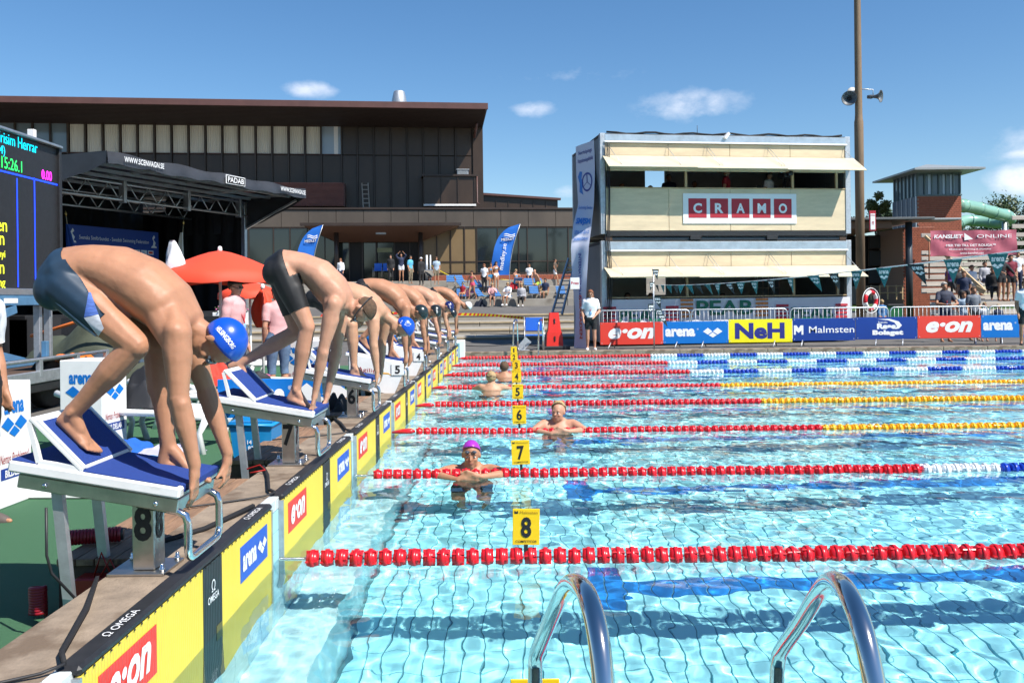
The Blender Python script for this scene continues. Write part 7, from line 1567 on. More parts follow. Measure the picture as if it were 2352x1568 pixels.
cloth_heap('bag', (at(585, 838, 11.9).x, 11.8, GZ + .40), .25, .2, .12, MATS['bag_black'], 'low black bag on the lounger behind block 7', 'bag', 6)
cloth_heap('towel', (at(300, 960, 8.6).x, 8.5, GZ + .01), .25, .2, .16, M('towel_blue', (.01, .10, .45), .9), 'bright blue towel on the carpet beside the arena box', 'towel', 3)
cloth_heap('towel', (at(380, 985, 8.3).x, 8.4, GZ + .012), .3, .15, .10, M('towel_lilac', (.50, .48, .62), .9), 'pale lilac towel lying under the white lounger', 'towel', 5)
cloth_heap('towel', (at(560, 830, 12.3).x, 12.4, GZ + .4), .3, .25, .07, M('towel_pink', (.50, .12, .25), .9), 'dark pink towel on the lounger by the man in the black cap', 'towel', 8)
cloth_heap('towel', (at(500, 900, 11).x, 11.0, GZ + .42), .22, .2, .35, M('towel_red', (.75, .05, .03), .85), 'red and white towel behind the head of swimmer 8', 'towel', 12)
cloth_heap('bag', (at(770, 860, 9.4).x, 9.5, GZ), .22, .2, .5, MATS['bag_black'], 'black rucksack on the deck behind swimmer 7', 'bag', 15)
sh = thing('shoes', at(308, 1022, 7.9), 'pair of blue and grey trainers on the carpet by the box', 'shoes')
for dx, dy in ((0, 0), (.05, .13)): c_ = at(310, 1020, 7.7) + Vector((dx, dy, 0)); c_.z = GZ + .05; MB().ell(c_, (.14, .02, 0), (0, .045, 0), (0, 0, .05), 12, 7).build('upper', M('shoe_blue', (.03, .20, .42), .7), sh); MB().ell(c_ - Vector((0, 0, .035)), (.15, .02, 0), (0, .05, 0), (0, 0, .018), 12, 5).build('sole', WPRINT, sh)
# flower boxes on a low wall
for i, px in enumerate((525, 548)):
    Y = 20; fb = thing('flower_box', at(px, 735, Y), 'white planter of pink and white flowers behind the man in pink' if i == 0 else 'white planter of flowers next to the folded parasol', 'planter', 'flower boxes'); p = at(px, 742, Y)
    MB().bbox(p.x - .12 + (.02 if i else -.25), p.x + .14, Y, Y + .3, p.z - .05, p.z + .25, .01).build('box', WHITE, fb)
    for (nm, mt, nn) in (('blossom', M('blossom_pink', (.65, .15, .35), .7), 60), ('blossom', WPRINT, 40), ('leaves', LF[0], 120)):
        m = MB()
        for k in range(nn): q = Vector((p.x - .30 + RNG.uniform(0, .45), Y + RNG.uniform(-.03, .3), p.z + .26 + RNG.uniform(0, .13))); m.ell(q, (.022, 0, 0), (0, .022, 0), (0, 0, .018), 5, 3)
        o = m.build(nm, mt, fb); o['kind'] = 'stuff'
# red hose end and coil by block 8, second by block 7
hs_ = M('hose_red', (.30, .008, .02), .4); r = thing('hose', (-2.1, 4.2, .4), 'dark red corrugated hose end lying on the wooden step by block 8', 'hose'); p0, p1 = at(293, 1196, 4.32), at(348, 1196, 4.38); p0 = Vector((-2.2, 4.3, .41)); p1 = Vector((-1.98, 4.36, .41))
for k in range(16): q = p0.lerp(p1, k / 15); d = (p1 - p0).normalized() * .005; MB().cyl(q - d, q + d, .038, n=12).build('ridge', hs_, r)
MB().cyl(p0, p1 + (p1 - p0) * .04, .031, n=12).build('pipe', hs_, r); MB().cyl(p1, p1 + (p1 - p0) * .08, .030, n=12).build('end', BLACK, r)
pts = [(-2.21 + .035 * math.cos(t * 7), 4.03 + .02 * math.sin(t * 7), GZ + .03 + .014 * t) for t in np.linspace(0, 9, 90)]; tagged(MB().tube(pts, .010, 6).build('coiled_cable', hs_), 'dark red coiled cable on the carpet at the corner of the wooden step', 'cable')
rb_ = thing('cable_box', (-1.98, 4.05, GZ), 'small red electrical box with wires behind the post of block 8', 'box'); MB().bbox(-2.03, -1.88, 4.0, 4.1, GZ + .02, .30, .008).build('box', M('box_red', (.4, .02, .015), .4), rb_)
for k in range(3): MB().tube([(-1.95 + k * .03, 4.03, .3), (-1.90 + k * .04, 4.0, .42 - .03 * k), (-1.86 + .03 * k, 4.02, .30)], .005, 5).build('wire', M('box_red', (.4, .02, .015), .4), rb_)
tagged(MB().tube([(-1.99, 3.70, .70), (-1.985, 3.69, .5), (-1.97, 3.7, .42), (-1.90, 3.75, .3), (-1.86, 3.9, .2)], .006, 6).build('cable', BLACK), 'thin black cable hanging from the side of block 8', 'cable')
tagged(MB().tube([(-1.82, 6.0, .385), (-1.72, 6.02, .40), (-1.78, 6.1, .42), (-1.86, 6.06, .40)], .006, 6).build('cable', M('box_red', (.4, .02, .015), .4)), 'short red cable loops beside the legs of block 7', 'cable')
# near ladder rails
def rail_pts(P, sub=6):
    P = [Vector(p) for p in P]; out = []
    for i in range(len(P) - 1):
        a, b_, c_, d = P[max(0, i - 1)], P[i], P[i + 1], P[min(len(P) - 1, i + 2)]
        for k in range(sub): t = k / sub; out.append(.5 * ((2 * b_) + (-a + c_) * t + (2 * a - 5 * b_ + 4 * c_ - d) * t * t + (-a + 3 * b_ - 3 * c_ + d) * t ** 3))
    return out + [P[-1]]
RS_ = M('rail_steel', (.62, .60, .58), .11, 1, var=(5, .06))
lad = thing('pool_ladder', (.4, 1.9, .1), 'pair of thick curved steel ladder rails in the foreground', 'ladder')
for q in ([(1390, 1700, 1.5), (1386, 1568, 1.53), (1372, 1450, 1.58), (1352, 1375, 1.66), (1332, 1344, 1.77), (1312, 1338, 1.92), (1292, 1362, 2.06), (1266, 1418, 2.22), (1240, 1480, 2.36), (1230, 1512, 2.42), (1229, 1568, 2.43), (1228, 1800, 2.44)],
          [(2032, 1700, 1.5), (2008, 1568, 1.53), (1982, 1450, 1.58), (1954, 1375, 1.66), (1930, 1340, 1.77), (1906, 1334, 1.92), (1880, 1362, 2.06), (1838, 1430, 2.24), (1800, 1484, 2.38), (1788, 1512, 2.42), (1784, 1568, 2.43), (1782, 1800, 2.44)]):
    P = [at(*p) for p in q]; MB().tube(rail_pts(P), .0205, 20).build('rail', RS_, lad)
# far ladder, chair, red tower cone, laptop, bottle, tape
fl = thing('pool_ladder', at(1210, 800, 23.8), 'distant steel ladder rails beside the blue chair', 'ladder')
for px in (1182, 1240):
    P = [at(px - 3, 835, 23.6), at(px - 3, 760, 23.6), at(px - 1, 738, 23.7), at(px + 3, 734, 23.9), at(px + 6, 745, 24.1), at(px + 8, 808, 24.3)]; MB().tube(rail_pts(P, 4), .022, 8).build('rail', CHROME, fl)
ch = thing('garden_chair', at(1227, 800, 24.6), 'blue sling chair with pale metal frame at the far pool edge', 'chair'); c0 = at(1227, 806, 24.6); c0.z = GZ; bm = M('chair_blue', (.02, .14, .60), .6)
MB(frame(c0, 0)).bbox(-.24, .24, .15, .17, .55, .92, .004).build('backrest', bm, ch); MB(frame(c0, 0)).bbox(-.24, .24, -.22, .2, .42, .44, .004).build('seat', bm, ch)
for s_ in (-.27, .27):
    for q in ([(s_, -.25, 0), (s_, -.22, .6), (s_, .1, .62), (s_, .16, .5)], [(s_, .28, 0), (s_, .12, .45), (s_, .2, .95)]): MB(frame(c0, 0)).tube(q, .014, 6).build('frame', ALU, ch)
cn = thing('barrier_cone', at(1273, 798, 25), 'tall red plastic barrier post on a black rubber foot', 'barrier'); c0 = at(1273, 797, 25); c0.z = GZ; T = frame(c0, .1); RC = M('barrier_red', (.72, .03, .02), .45, var=(3, .06))
MB(T).bbox(-.42, .42, -.3, .3, .0, .10, .02).build('foot', BLACK, cn)
for (z0, z1, w0, w1) in ((.1, .50, .24, .215), (.50, 1.05, .19, .13)):
    MB(T).add([(-w0, -w0 * .6, z0), (w0, -w0 * .6, z0), (w0, w0 * .6, z0), (-w0, w0 * .6, z0), (-w1, -w1 * .6, z1), (w1, -w1 * .6, z1), (w1, w1 * .6, z1), (-w1, w1 * .6, z1)], [(0, 3, 2, 1), (4, 5, 6, 7), (0, 1, 5, 4), (1, 2, 6, 5), (2, 3, 7, 6), (3, 0, 4, 7)]).build('body', RC, cn)
for z in (.24, .74): MB(T).bbox(-.02, .02, -.16 if z < .5 else -.115, -.10, z, z + .14, .003).build('slot', BLACK, cn)
lt = thing('laptop', at(1205, 800, 24.4), 'open silver laptop standing on the deck by the far ladder', 'laptop'); c0 = at(1203, 806, 24.35); c0.z = GZ + .02
MB(frame(c0, .2)).beam((-.14, 0, .0), (.14, 0, .3), .22, .015, (0, 1, 0)).build('screen', GALV, lt); MB(frame(c0, .2)).bbox(-.16, .14, -.15, .12, 0, .015, .003).build('base', GALV, lt)
bo_ = thing('bottle', at(1185, 800, 24.5), 'small blue bottle beside the laptop', 'bottle'); c0 = at(1189, 806, 24.5); MB().lathe([(.03, 0), (.032, .15), (.012, .2), (.012, .24)], 10, (c0.x, 24.5, GZ)).build('body', BLUE, bo_); MB().lathe([(.015, 0), (.015, .03)], 8, (c0.x, 24.5, GZ + .24)).build('cap', WPRINT, bo_)
ty, tr2 = M('tape_yellow', (.80, .62, .02), .5), M('tape_red', (.65, .04, .02), .5)
tape = thing('barrier_tape', at(1150, 730, 28), 'red and yellow striped barrier tape sagging from the red post across the stairs', 'tape'); TPp = [at(px, py, Y) for px, py, Y in ((735, 727, 26.5), (900, 722, 27), (1050, 724, 27), (1120, 726, 26.8), (1180, 731, 26.3), (1230, 736, 25.6), (1265, 737, 25.1))]; F_ = rail_pts(TPp, 14)
m1, m2 = MB(), MB()
for i in range(len(F_) - 1):
    a, b_ = F_[i], F_[i + 1]; h = Vector((0, .0, .075)); sk_ = (b_ - a) * .6; (m1 if i % 2 else m2).add([a, b_, b_ + h + sk_, a + h + sk_], [(0, 1, 2, 3)])
m1.build('yellow_stripes', ty, tape); m2.build('red_stripes', tr2, tape)
tagged(MB().tube(rail_pts([at(990, 610, 59), at(1030, 632, 58), at(1070, 645, 57), at(1100, 652, 56)], 5), .03, 6).build('rope', ty), 'yellow rope strung from the foot shower to the terrace', 'rope')
tagged(MB().tube(rail_pts([at(1150, 642, 58), at(1200, 646, 57.5), at(1240, 654, 57), at(1300, 656, 56.5)], 5), .03, 6).build('rope', ty), 'yellow rope lying over the upper terrace by the walking woman', 'rope')
tagged(MB().tube(rail_pts([at(1060, 793, 24.4), at(1110, 795, 24.4), at(1180, 791, 24.6), at(1240, 794, 24.7)], 5), .012, 5).build('cable', BLACK), 'black cable along the far kerb', 'cable')
tagged(MB().tube(rail_pts([at(1080, 766, 29), at(1160, 767, 29), at(1225, 772, 27), at(1290, 795, 25.5)], 5), .012, 5).build('cable', BLACK), 'black cable hanging along the lowest stair', 'cable')
fsx = thing('foot_shower', at(988, 640, 58), 'steel foot shower bowl on a post by the entrance', 'shower'); c0 = at(990, 637, 58)
MB().lathe([(.05, 0), (.6, .45), (.62, .5), (.55, .5)], 16, c0).build('bowl', CHROME, fsx); MB().cyl(c0 + Vector((-.3, .2, -.3)), c0 + Vector((-.3, .2, 1.5)), .09, n=8).build('post', GALV, fsx); MB().cyl(c0 + Vector((-.05, .2, -.3)), c0 + Vector((-.05, .2, 1.5)), .06, n=8).build('post', GALV, fsx)
# blue slatted sun beds on the terraces
LBm = M('lounger_blue', (.035, .15, .38), .6, var=(3, .08))
def slb(px, py, Y, yaw, label, towel=None, i=0):
    yaw = (yaw - 1.4) * 1.3; p = at(px, py, Y); T = frame(p, yaw + .35) @ Matrix.Scale(.85, 4); r = thing('sun_bed', p, label, 'sun bed', 'blue slatted sun beds on the terraces')
    for k in range(7): y = -.85 + k * .17; MB(T).bbox(-.3, .3, y, y + .15, .28, .31, .005).build('slat', LBm, r)
    for k in range(4): y = .34 + k * .16; MB(T).beam((0, y * .8, .32 + k * .125), (0, y * .8 + .10, .42 + k * .125), .6, .03).build('slat', LBm, r)
    for s_ in (-.26, .26):
        for y in (-.8, .3): MB(T).cyl((s_, y, 0), (s_, y, .28), .015, n=5).build('leg', GALV, r)
    if towel: cm2 = MB(T); vs = [(-.28 + .56 * i / 6, -.8 + 1.1 * j / 8, .32 + .02 * math.sin(i * 2 + j * 1.4)) for j in range(9) for i in range(7)]; cm2.add(vs, [(j * 7 + i, j * 7 + i + 1, j * 7 + i + 8, j * 7 + i + 7) for j in range(8) for i in range(6)], True); tagged(cm2.build('towel', towel), 'pale blue ' + ('towel on the bed next to the girl in pink' if i == 2 else 'towel on the bed in front of the standing girls'), 'towel')
B_ = [(1035, 656, 55, 1.2, 'blue sun bed uppermost left, above the pink bikini'), (1062, 656, 55, 1.5, 'blue sun bed uppermost, right behind the girl in the pink bikini'), (1072, 670, 52.5, 1.9, 'pale blue sun bed at the arm of the girl in pink'), (1060, 690, 49.5, 1.2, 'blue sun bed beside the farthest swimmer'),
      (1110, 668, 52.5, 1.8, 'blue sun bed behind the standing girls'), (1112, 690, 49.4, 1.8, 'blue sun bed with pale towel and pink roll in front of the girls'), (1150, 690, 49.4, 1.7, 'blue sun bed between the two seated women'), (1188, 664, 53, -1.2, 'blue sun bed under the woman in the blue bikini'), (1215, 664, 53, 1.2, 'blue sun bed right of the woman in the blue bikini'),
      (1240, 664, 53, 1.3, 'blue sun bed under the kneeling man'), (1228, 684, 49.6, 1.2, 'blue sun bed lowest right of the seated blond woman'), (1290, 684, 49.6, 1.2, 'blue sun bed near the foot of the long ladder')]
for i, (px, py, Y, yaw, lab) in enumerate(B_): slb(px, py, Y, yaw, lab, M('towel_cyan', (.10, .42, .62), .9) if i in (2, 5) else None, i)
for (px, py, Y, col, lab, cat, s_) in ((1090, 674, 51.6, (.5, .1, .25), 'pink rolled towel on the sun bed by the girls', 'towel', .3), (1071, 680, 50, (.1, .02, .06), 'dark bag beside the pink bikini girl', 'bag', .35), (1102, 704, 47, (.01, .015, .03), 'navy cool bag on the plaza beside the seated woman in pink', 'bag', .4), (1178, 663, 52.6, (.45, .02, .03), 'red bag next to the woman in the blue bikini', 'bag', .35), (1199, 691, 48.2, (.02, .02, .02), 'black backpack by the woman in white', 'bag', .28), (1245, 666, 52.5, (.45, .28, .12), 'brown paper bag in front of the kneeling man', 'bag', .25)):
    p = at(px, py, Y); cloth_heap('bag' if cat == 'bag' else 'rolled_towel', (p.x, p.y, p.z - .02), s_ * .8, s_ * .5, s_ * 1.3 if cat == 'bag' else .25, M('cloth_%d' % px, col, .8), lab, cat, px % 9)
# chairs behind the glass front and on the hall terrace
for i, (px, py, Y) in enumerate(((868, 628, 60), (888, 628, 60))):
    p = at(px, py + 8, Y); r = thing('garden_chair', p, ('blue chair left of the entrance doors', 'blue chair just right of its twin at the doors')[i], 'chair', 'blue chairs at the entrance'); T = frame(p, 0)
    MB(T).bbox(-.27, .27, .2, .23, .45, .95, .01).build('backrest', bm, r); MB(T).bbox(-.27, .27, -.25, .2, .42, .45, .01).build('seat', bm, r)
    for s_ in (-.3, .3):
        for y in (-.25, .28): MB(T).cyl((s_, y, 0), (s_, y, .65), .015, n=5).build('leg', GALV, r)

# ================================================================== people around the pool
WS, PK_, BK, NV, JN, KH = M('shirt_white', (.75, .76, .78), .8, bump=(70, .3)), M('shirt_pink', (.66, .36, .36), .8, bump=(70, .3)), M('cloth_black', (.015, .015, .017), .8), M('cloth_navy', (.02, .03, .07), .8), M('denim', (.10, .16, .26), .8, var=(20, .2)), M('khaki', (.22, .18, .12), .8)
REDL = M('lanyard_red', (.65, .02, .03), .5); SHW, SHB = M('shoe_white', (.7, .7, .7), .6), M('shoe_black', (.02, .02, .02), .6)
def gp(px, py, Y, z=None):
    p = at(px, py, Y)
    if z is not None: p.z = z
    return p
r, B, J = person(gp(1358, 804, 24.4, GZ), math.pi - .1, 'woman in white polo, black shorts and sunglasses standing left of the red banner', h=1.68, sk=SK_PINK, top=WS, bottom=BK, legs=.75, hair=HAIRR, hairlong=True, vox=.014, girth=1.22, shoes=SHW, sleeves=.75, arms={'L': ((-.25, .0, 1.13), (-.13, .17, 1.0)), 'R': ((.25, 0, 1.13), (.22, .1, .93))})
lanyard(r, B, J, REDL); goggles(r, B.hd, M('sunglass', (.01, .01, .01), .1), BLACK)
r, B, J = person(gp(541, 900, 12.4, GZ), -math.pi / 2 - .25, 'man in pink polo, black baseball cap and sunglasses with a red lanyard', h=1.80, sk=SK_PINK, top=PK_, bottom=NV, legs=2, hair=HAIRB, hat=BK, vox=.013, sleeves=.8, shoes=SHB)
lanyard(r, B, J, REDL); goggles(r, B.hd, M('sunglass', (.01, .01, .01), .1), BLACK)
r, B, J = person(gp(640, 872, 13.0, GZ), .6, 'person in pink T-shirt and rolled denim shorts behind swimmer 7', h=1.70, sk=SK_PINK, top=PK_, bottom=JN, legs=1.25, hair=HAIRR, vox=.014, sleeves=.7, shoes=SHW)
r, B, J = person(gp(-62, 1195, 5.75, GZ), -math.pi / 2 - .3, 'person in white polo and black shorts cut by the left edge of the frame', h=1.78, sk=SK_TAN, top=WS, bottom=BK, legs=.85, hair=HAIRB, vox=.010, sleeves=.8, girth=1.1, shoes=M('sandal', (.10, .08, .07), .7)); lanyard(r, B, J, REDL)
# on the terraces
PG = 'people on the terraces'
def tp_(px, py, Y, yaw, lab, **k): k.setdefault('vox', .035); return person(at(px, py, Y), yaw, lab, group=PG, **k)
PKB = M('bikini_pink', (.75, .08, .15), .7); BLB = M('bikini_blue', (.02, .25, .5), .7); WHB = M('bikini_white', (.7, .7, .72), .7); LIM = M('shorts_lime', (.35, .5, .05), .8)
tp_(1085, 688, 49, 2.6, 'girl in a pink bikini walking on the terrace', pose='walk', h=1.62, sk=SK_TAN, top=(PKB,), bottom=PKB, legs=.12, hair=HAIRD, arms={'L': ((-.3, .0, 1.22), (-.42, -.05, 1.0)), 'R': ((.3, 0, 1.22), (.36, .0, .95))})
tp_(1113, 672, 51, 2.9, 'woman in white top and black trousers holding a black bag, left of the girls', h=1.68, sk=SK_TAN, top=WHB, bottom=BK, legs=2, hair=HAIRR, hairlong=True)
tp_(1128, 668, 52, 3.3, 'girl in pale blue bikini standing in the middle of three', h=1.66, sk=SK_TAN, top=(BLB,), bottom=BLB, legs=.1, hair=HAIRB, hairlong=True)
tp_(1140, 666, 52, 3.6, 'dark-haired girl in white bikini with hands raised to her mouth', h=1.70, sk=SK_TAN, top=(WHB,), bottom=WHB, legs=.1, hair=HAIRD, hairlong=True, arms={'L': ((-.25, .05, 1.2), (-.06, .2, 1.42)), 'R': ((.28, 0, 1.2), (.22, .05, 1.0))})
tp_(1131, 702, 46.6, 3.14, 'seated woman in pale pink cardigan on the lowest terrace, hand to face', pose='sit', h=1.65, sk=SK_PINK, top=PK_, bottom=BK, legs=.6, hair=HAIRL, hairlong=True, sleeves=1.8, arms={'L': ((-.25, .15, .75), (-.05, .3, .95)), 'R': ((.22, .15, .75), (.1, .35, .62))})
tp_(1167, 701, 46.6, 2.7, 'seated woman with short fair hair in a white dress', pose='sit', h=1.68, sk=SK_TAN, top=WS, bottom=WS, legs=.6, hair=HAIRL, sleeves=1.3, shoes=SHW, arms={'L': ((-.25, .15, .75), (-.1, .4, .7)), 'R': ((.22, .15, .75), (.05, .4, .7))})
tp_(1198, 703, 46.6, 3.0, 'seated blond woman in grey top and black leggings with a paper', pose='sit', h=1.68, sk=SK_TAN, top=M('shirt_grey', (.4, .4, .43), .8), bottom=BK, legs=1.9, hair=HAIRL, hairlong=True, sleeves=1.5, shoes=SHW)
tp_(1185, 665, 52.6, 3.9, 'woman in a blue bikini sitting with hand to her head', pose='sit', h=1.68, sk=SK_PINK, top=(BLB,), bottom=BLB, legs=.25, hair=HAIRL, arms={'L': ((-.35, .0, .95), (-.3, .1, .75)), 'R': ((.3, .1, .95), (.1, .15, 1.15))})
tp_(1238, 664, 52.6, 2.2, 'balding man in lime green shorts kneeling on a sun bed', pose='kneel', h=1.75, sk=SK_PINK, top='none', bottom=LIM, legs=.8, tilt=.55, girth=1.15)
tp_(1275, 655, 56, -1.9, 'woman in brown top and white shorts walking with a shoulder bag', pose='walk', h=1.70, sk=SK_TAN, top=M('shirt_brown', (.10, .07, .05), .8), bottom=WS, legs=.5, hair=HAIRD, arms={'L': ((-.22, .1, 1.2), (-.1, .2, 1.4)), 'R': ((.25, 0, 1.2), (.2, .1, 1.0))})
tp_(898, 648, 55, 3.14, 'person in a black hooded top with yellow letters before the entrance', h=1.72, sk=SK_PINK, top=BK, bottom=BK, legs=2, hair=HAIRD, sleeves=1.9)
tp_(922, 646, 56, 3.3, 'man in navy jacket with both hands at his head before the doors', h=1.80, sk=SK_TAN, top=NV, bottom=WHB, legs=.5, hair=HAIRD, sleeves=1.6, arms={'L': ((-.3, .1, 1.62), (-.16, .12, 1.78)), 'R': ((.32, .05, 1.6), (.12, .05, 1.80))})
tp_(943, 652, 54.5, -2.2, 'man with a blue towel on his shoulders looking down', h=1.76, sk=SK_TAN, top=M('towel_cyan', (.10, .42, .62), .9), bottom=KH, legs=1.9, hair=HAIRD, sleeves=.8)
tp_(968, 656, 53, .6, 'person in black top and white cap seen from behind', h=1.72, sk=SK_TAN, top=BK, bottom=BK, legs=2, hat=SHW, sleeves=1.9)
tp_(783, 655, 55, 3.0, 'woman in white top partly hidden above swimmer 7', h=1.68, sk=SK_PINK, top=WS, bottom=NV, legs=2, hair=HAIRR, hairlong=True, sleeves=1.5)
# in the cabins
def cab(x, y, z, yaw, lab, **k): k.setdefault('vox', .022); return person(CT @ Vector((x, y, z)), yaw, lab, group='officials in the cabins', **k)
cab(.98, 1.2, o1b - 1.10, 2.9, 'official in dark shirt looking down at the left of the upper opening', pose='sit', h=1.9, sk=SK_DARK, top=NV, bottom=BK, hair=HAIRR); cab(1.9, 1.2, o1b - 1.15, 3.3, 'official with short reddish hair bent low at the upper desk', pose='sit', h=1.9, sk=SK_DARK, top=NV, bottom=BK, hair=HAIRR)
cab(2.85, 2.2, o1b - .98, 3.0, 'official silhouetted in the bright doorway of the upper cabin', h=1.72, sk=SK_DARK, top=NV, bottom=BK, hair=HAIRD); cab(4.25, .8, o1b - 1.05, -2.0, 'official in a dark red shirt leaning at the upper opening', h=1.78, sk=SK_TAN, top=M('shirt_red', (.30, .01, .02), .8), bottom=BK, hair=HAIRB)
cab(5.72, .9, o1b - 1.05, -2.4, 'camera operator in a pale shirt behind a video camera', h=1.70, sk=SK_TAN, top=WS, bottom=BK, hair=HAIRD); cab(6.25, 1.1, o1b - 1.20, 3.2, 'official sitting low right of the video camera', pose='sit', h=1.85, sk=SK_TAN, top=BK, bottom=BK, hair=HAIRR)
cab(3.8, 2.4, o1b - 1.1, 3.0, 'dark red jacket-clad official at the back wall of the upper cabin', h=1.65, sk=SK_DARK, top=M('jacket_dark_red', (.10, .01, .015), .8), bottom=BK, hair=HAIRD, sleeves=1.9)
vc = thing('video_camera', CT @ Vector((5.95, .35, o1b)), 'black video camera on a tripod in the upper opening', 'camera'); MB(CT).bbox(5.85, 6.12, .1, .55, o1b + .38, o1b + .58, .02).build('body', BLACK, vc); MB(CT).cyl((5.98, .1, o1b + .48), (5.98, -.12, o1b + .48), .06, .075, 12).build('lens', BLACK, vc); MB(CT).bbox(5.8, 5.9, .2, .3, o1b + .52, o1b + .66, .01).build('viewfinder', BLACK, vc)
for dx, dy in ((-.25, .2), (.25, .2), (0, -.05)): MB(CT).cyl((5.98, .33, o1b + .38), (5.98 + dx, .33 + dy, o1b - 1.0), .015, n=6).build('leg', BLACK, vc)
cab(1.15, 1.3, o2b - 1.18, 3.1, 'official seated in the dark at the left of the lower opening', pose='sit', h=1.85, sk=SK_DARK, top=NV, bottom=BK, hair=HAIRD); cab(4.2, 1.1, o2b - 1.22, 3.1, 'official in pale shirt behind the pennants in the lower opening', pose='sit', h=1.85, sk=SK_DARK, top=WS, bottom=BK, hair=HAIRD)
cab(1.9, 1.3, o2b - 1.2, 3.2, 'second official seated in the dark lower opening', pose='sit', h=1.85, sk=SK_DARK, top=BK, bottom=BK, hair=HAIRD)
# right hand side
RGp = 'spectators on the right'
def rp_(px, py, Y, yaw, lab, z=None, **k): k.setdefault('vox', .02); return person(gp(px, py, Y, z), yaw, lab, group=RGp, **k)
r, B, J = rp_(2172, 790, 26.3, 3.1, 'grey-haired man in navy polo with red lanyard leaning on the barrier', GZ, h=1.80, sk=SK_TAN, top=M('polo_navy', (.03, .035, .06), .8), bottom=NV, legs=.8, hair=M('hair_grey', (.35, .33, .30), .8), sleeves=.7, girth=1.15, tilt=-.12, arms={'L': ((-.3, .12, 1.13), (-.12, .36, 1.1)), 'R': ((.3, .12, 1.13), (.12, .36, 1.1))}); lanyard(r, B, J, REDL)
rp_(2237, 790, 27, 3.2, 'woman in grey T-shirt with short brown hair by the barrier', GZ, h=1.66, sk=SK_TAN, top=M('shirt_bluegrey', (.16, .18, .21), .8), bottom=BK, legs=2, hair=HAIRB, sleeves=.7)
rp_(2262, 790, 26.3, 3.1, 'small blond child right of the woman in grey', GZ, h=1.18, sk=SK_PINK, top=WS, bottom=NV, hair=HAIRL)
rp_(2293, 790, 26.2, 3.1, 'second small blond child peering over the arena banner', GZ, h=1.12, sk=SK_PINK, top=NV, bottom=NV, hair=HAIRL)
rp_(2356, 790, 23.9, 2.9, 'man in white polo and black shorts cut by the right edge', GZ, h=1.80, sk=SK_TAN, top=WS, bottom=BK, legs=.8, hair=HAIRB, sleeves=.7, girth=1.2, shoes=SHB)
rp_(2232, 680, 36.5, 3.3, 'man in white shirt and tie sitting on the bleacher', pose='sit', h=1.78, sk=SK_TAN, top=WS, bottom=M('trousers_pale', (.5, .48, .45), .8), legs=1.9, hair=HAIRB, sleeves=1.8)
rp_(2300, 692, 33, 3.4, 'woman in black jacket, dark red top and shorts standing on the bleacher', h=1.75, sk=SK_TAN, top=BK, bottom=BK, legs=.5, hair=HAIRD, sleeves=1.9, arms={'L': ((-.35, .1, 1.2), (-.45, .2, 1.0)), 'R': ((.3, .1, 1.2), (.2, .25, 1.1))})
rp_(2322, 692, 33.4, 3.0, 'person in dark red top standing behind the black jacket', h=1.78, sk=SK_TAN, top=M('shirt_dark_red', (.2, .02, .04), .8), bottom=BK, legs=.5, hair=HAIRD)
rp_(2200, 690, 31, 3.6, 'person in black sitting left of the man in the white shirt', pose='sit', h=1.7, sk=SK_TAN, top=BK, bottom=BK, legs=1.9, hair=HAIRD, sleeves=1.9)
rp_(2214, 712, 29, 3.0, 'person in pale blue T-shirt behind the barrier between the two adults', pose='stand', z=GZ, h=1.5, sk=SK_TAN, top=M('shirt_paleblue', (.35, .45, .55), .8), bottom=JN, legs=2, hair=HAIRB)
rp_(2026, 720, 29.5, .2, 'child in a blue, green and orange hooded top seen from behind', z=GZ, h=1.28, sk=SK_TAN, top=M('hood_blue', (.05, .16, .35), .8), bottom=M('trousers_orange', (.5, .2, .04), .8), legs=2, hair=HAIRL, sleeves=1.9)
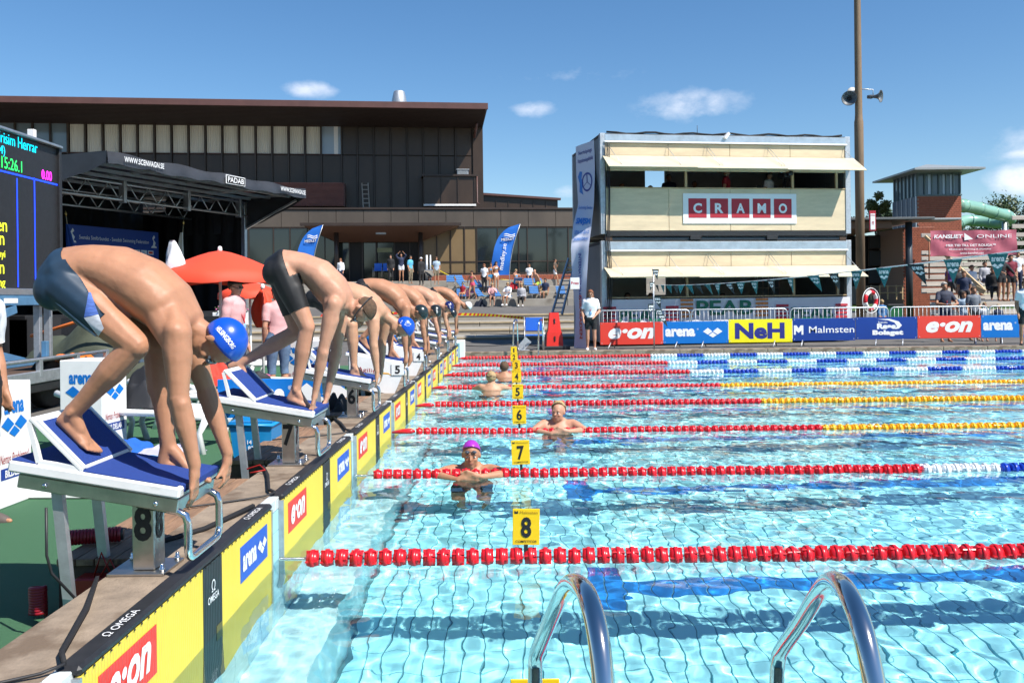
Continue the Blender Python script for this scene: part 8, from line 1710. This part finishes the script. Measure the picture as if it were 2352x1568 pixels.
for (px, py, Y, yw, lab, k) in ((2185, 676, 37.5, 3.0, 'person in purple top sitting high on the bleacher beside the tie man', dict(pose='sit', top=M('shirt_purple', (.14, .05, .22), .8), bottom=BK, legs=1.9, hair=HAIRB)),
        (2262, 668, 38, 3.3, 'person in grey hooded top sitting on the bleacher', dict(pose='sit', top=M('shirt_grey', (.4, .4, .43), .8), bottom=NV, legs=1.9, hair=HAIRD, sleeves=1.9)),
        (2281, 690, 33.5, 2.8, 'person in black sitting below the standing woman in the black jacket', dict(pose='sit', top=BK, bottom=BK, legs=1.9, hair=HAIRR, sleeves=1.9)),
        (2338, 676, 36, 3.1, 'person in white shirt standing high on the bleacher at the edge', dict(top=WS, bottom=NV, legs=1.9, hair=HAIRB)),
        (2215, 700, 30, 2.7, 'person in dark blue with a yellow scarf behind the woman in grey', dict(pose='sit', top=NV, bottom=BK, legs=1.9, hair=HAIRB, h=1.6))):
    rp_(px, py, Y, yw, lab, sk=SK_TAN, **k)
for (px, py, Y, yw, lab, k) in ((1063, 688, 49, 2.8, 'child in a red swimsuit sitting beside the pink bikini girl', dict(pose='sit', h=1.3, top=M('shirt_red', (.30, .01, .02), .8), hair=HAIRD)),
        (1216, 652, 55.5, 3.2, 'person in white sitting on the top terrace edge', dict(pose='sit', top=WS, bottom=NV, legs=.9, hair=HAIRB)), (1253, 690, 50, 2.6, 'person in dark top sitting by the foot of the kneeling man', dict(pose='sit', top=NV, bottom=KH, legs=.9, hair=HAIRD)),
        (1003, 655, 54, 3.3, 'person in light blue shirt standing right of the white cap', dict(top=M('shirt_paleblue', (.35, .45, .55), .8), bottom=KH, legs=.8, hair=HAIRB))):
    tp_(px, py, Y, yw, lab, sk=SK_TAN, **k)
# ================================================================== under water everything receives the ripples of light
for o in bpy.data.objects:
    if o.type == 'MESH' and o is not water and (o.name.split('.')[0] in ('tile', 'tile_field', 'far_tiling', 'lane_line', 'wall_tile', 'pool_ledge', 'pool_bed', 'far_wall', 'end_wall', 'start_wall') or (o.parent and o.parent.get('group') == 'swimmers resting on the lane ropes') or (o.parent and o.parent.name.startswith('touch_pad') and 'panel' in o.name)):
        o.cycles.is_caustics_receiver = True
for me in [m_ for m_ in bpy.data.meshes if m_.users == 0]: bpy.data.meshes.remove(me)
bpy.data.scenes.remove(TMP)
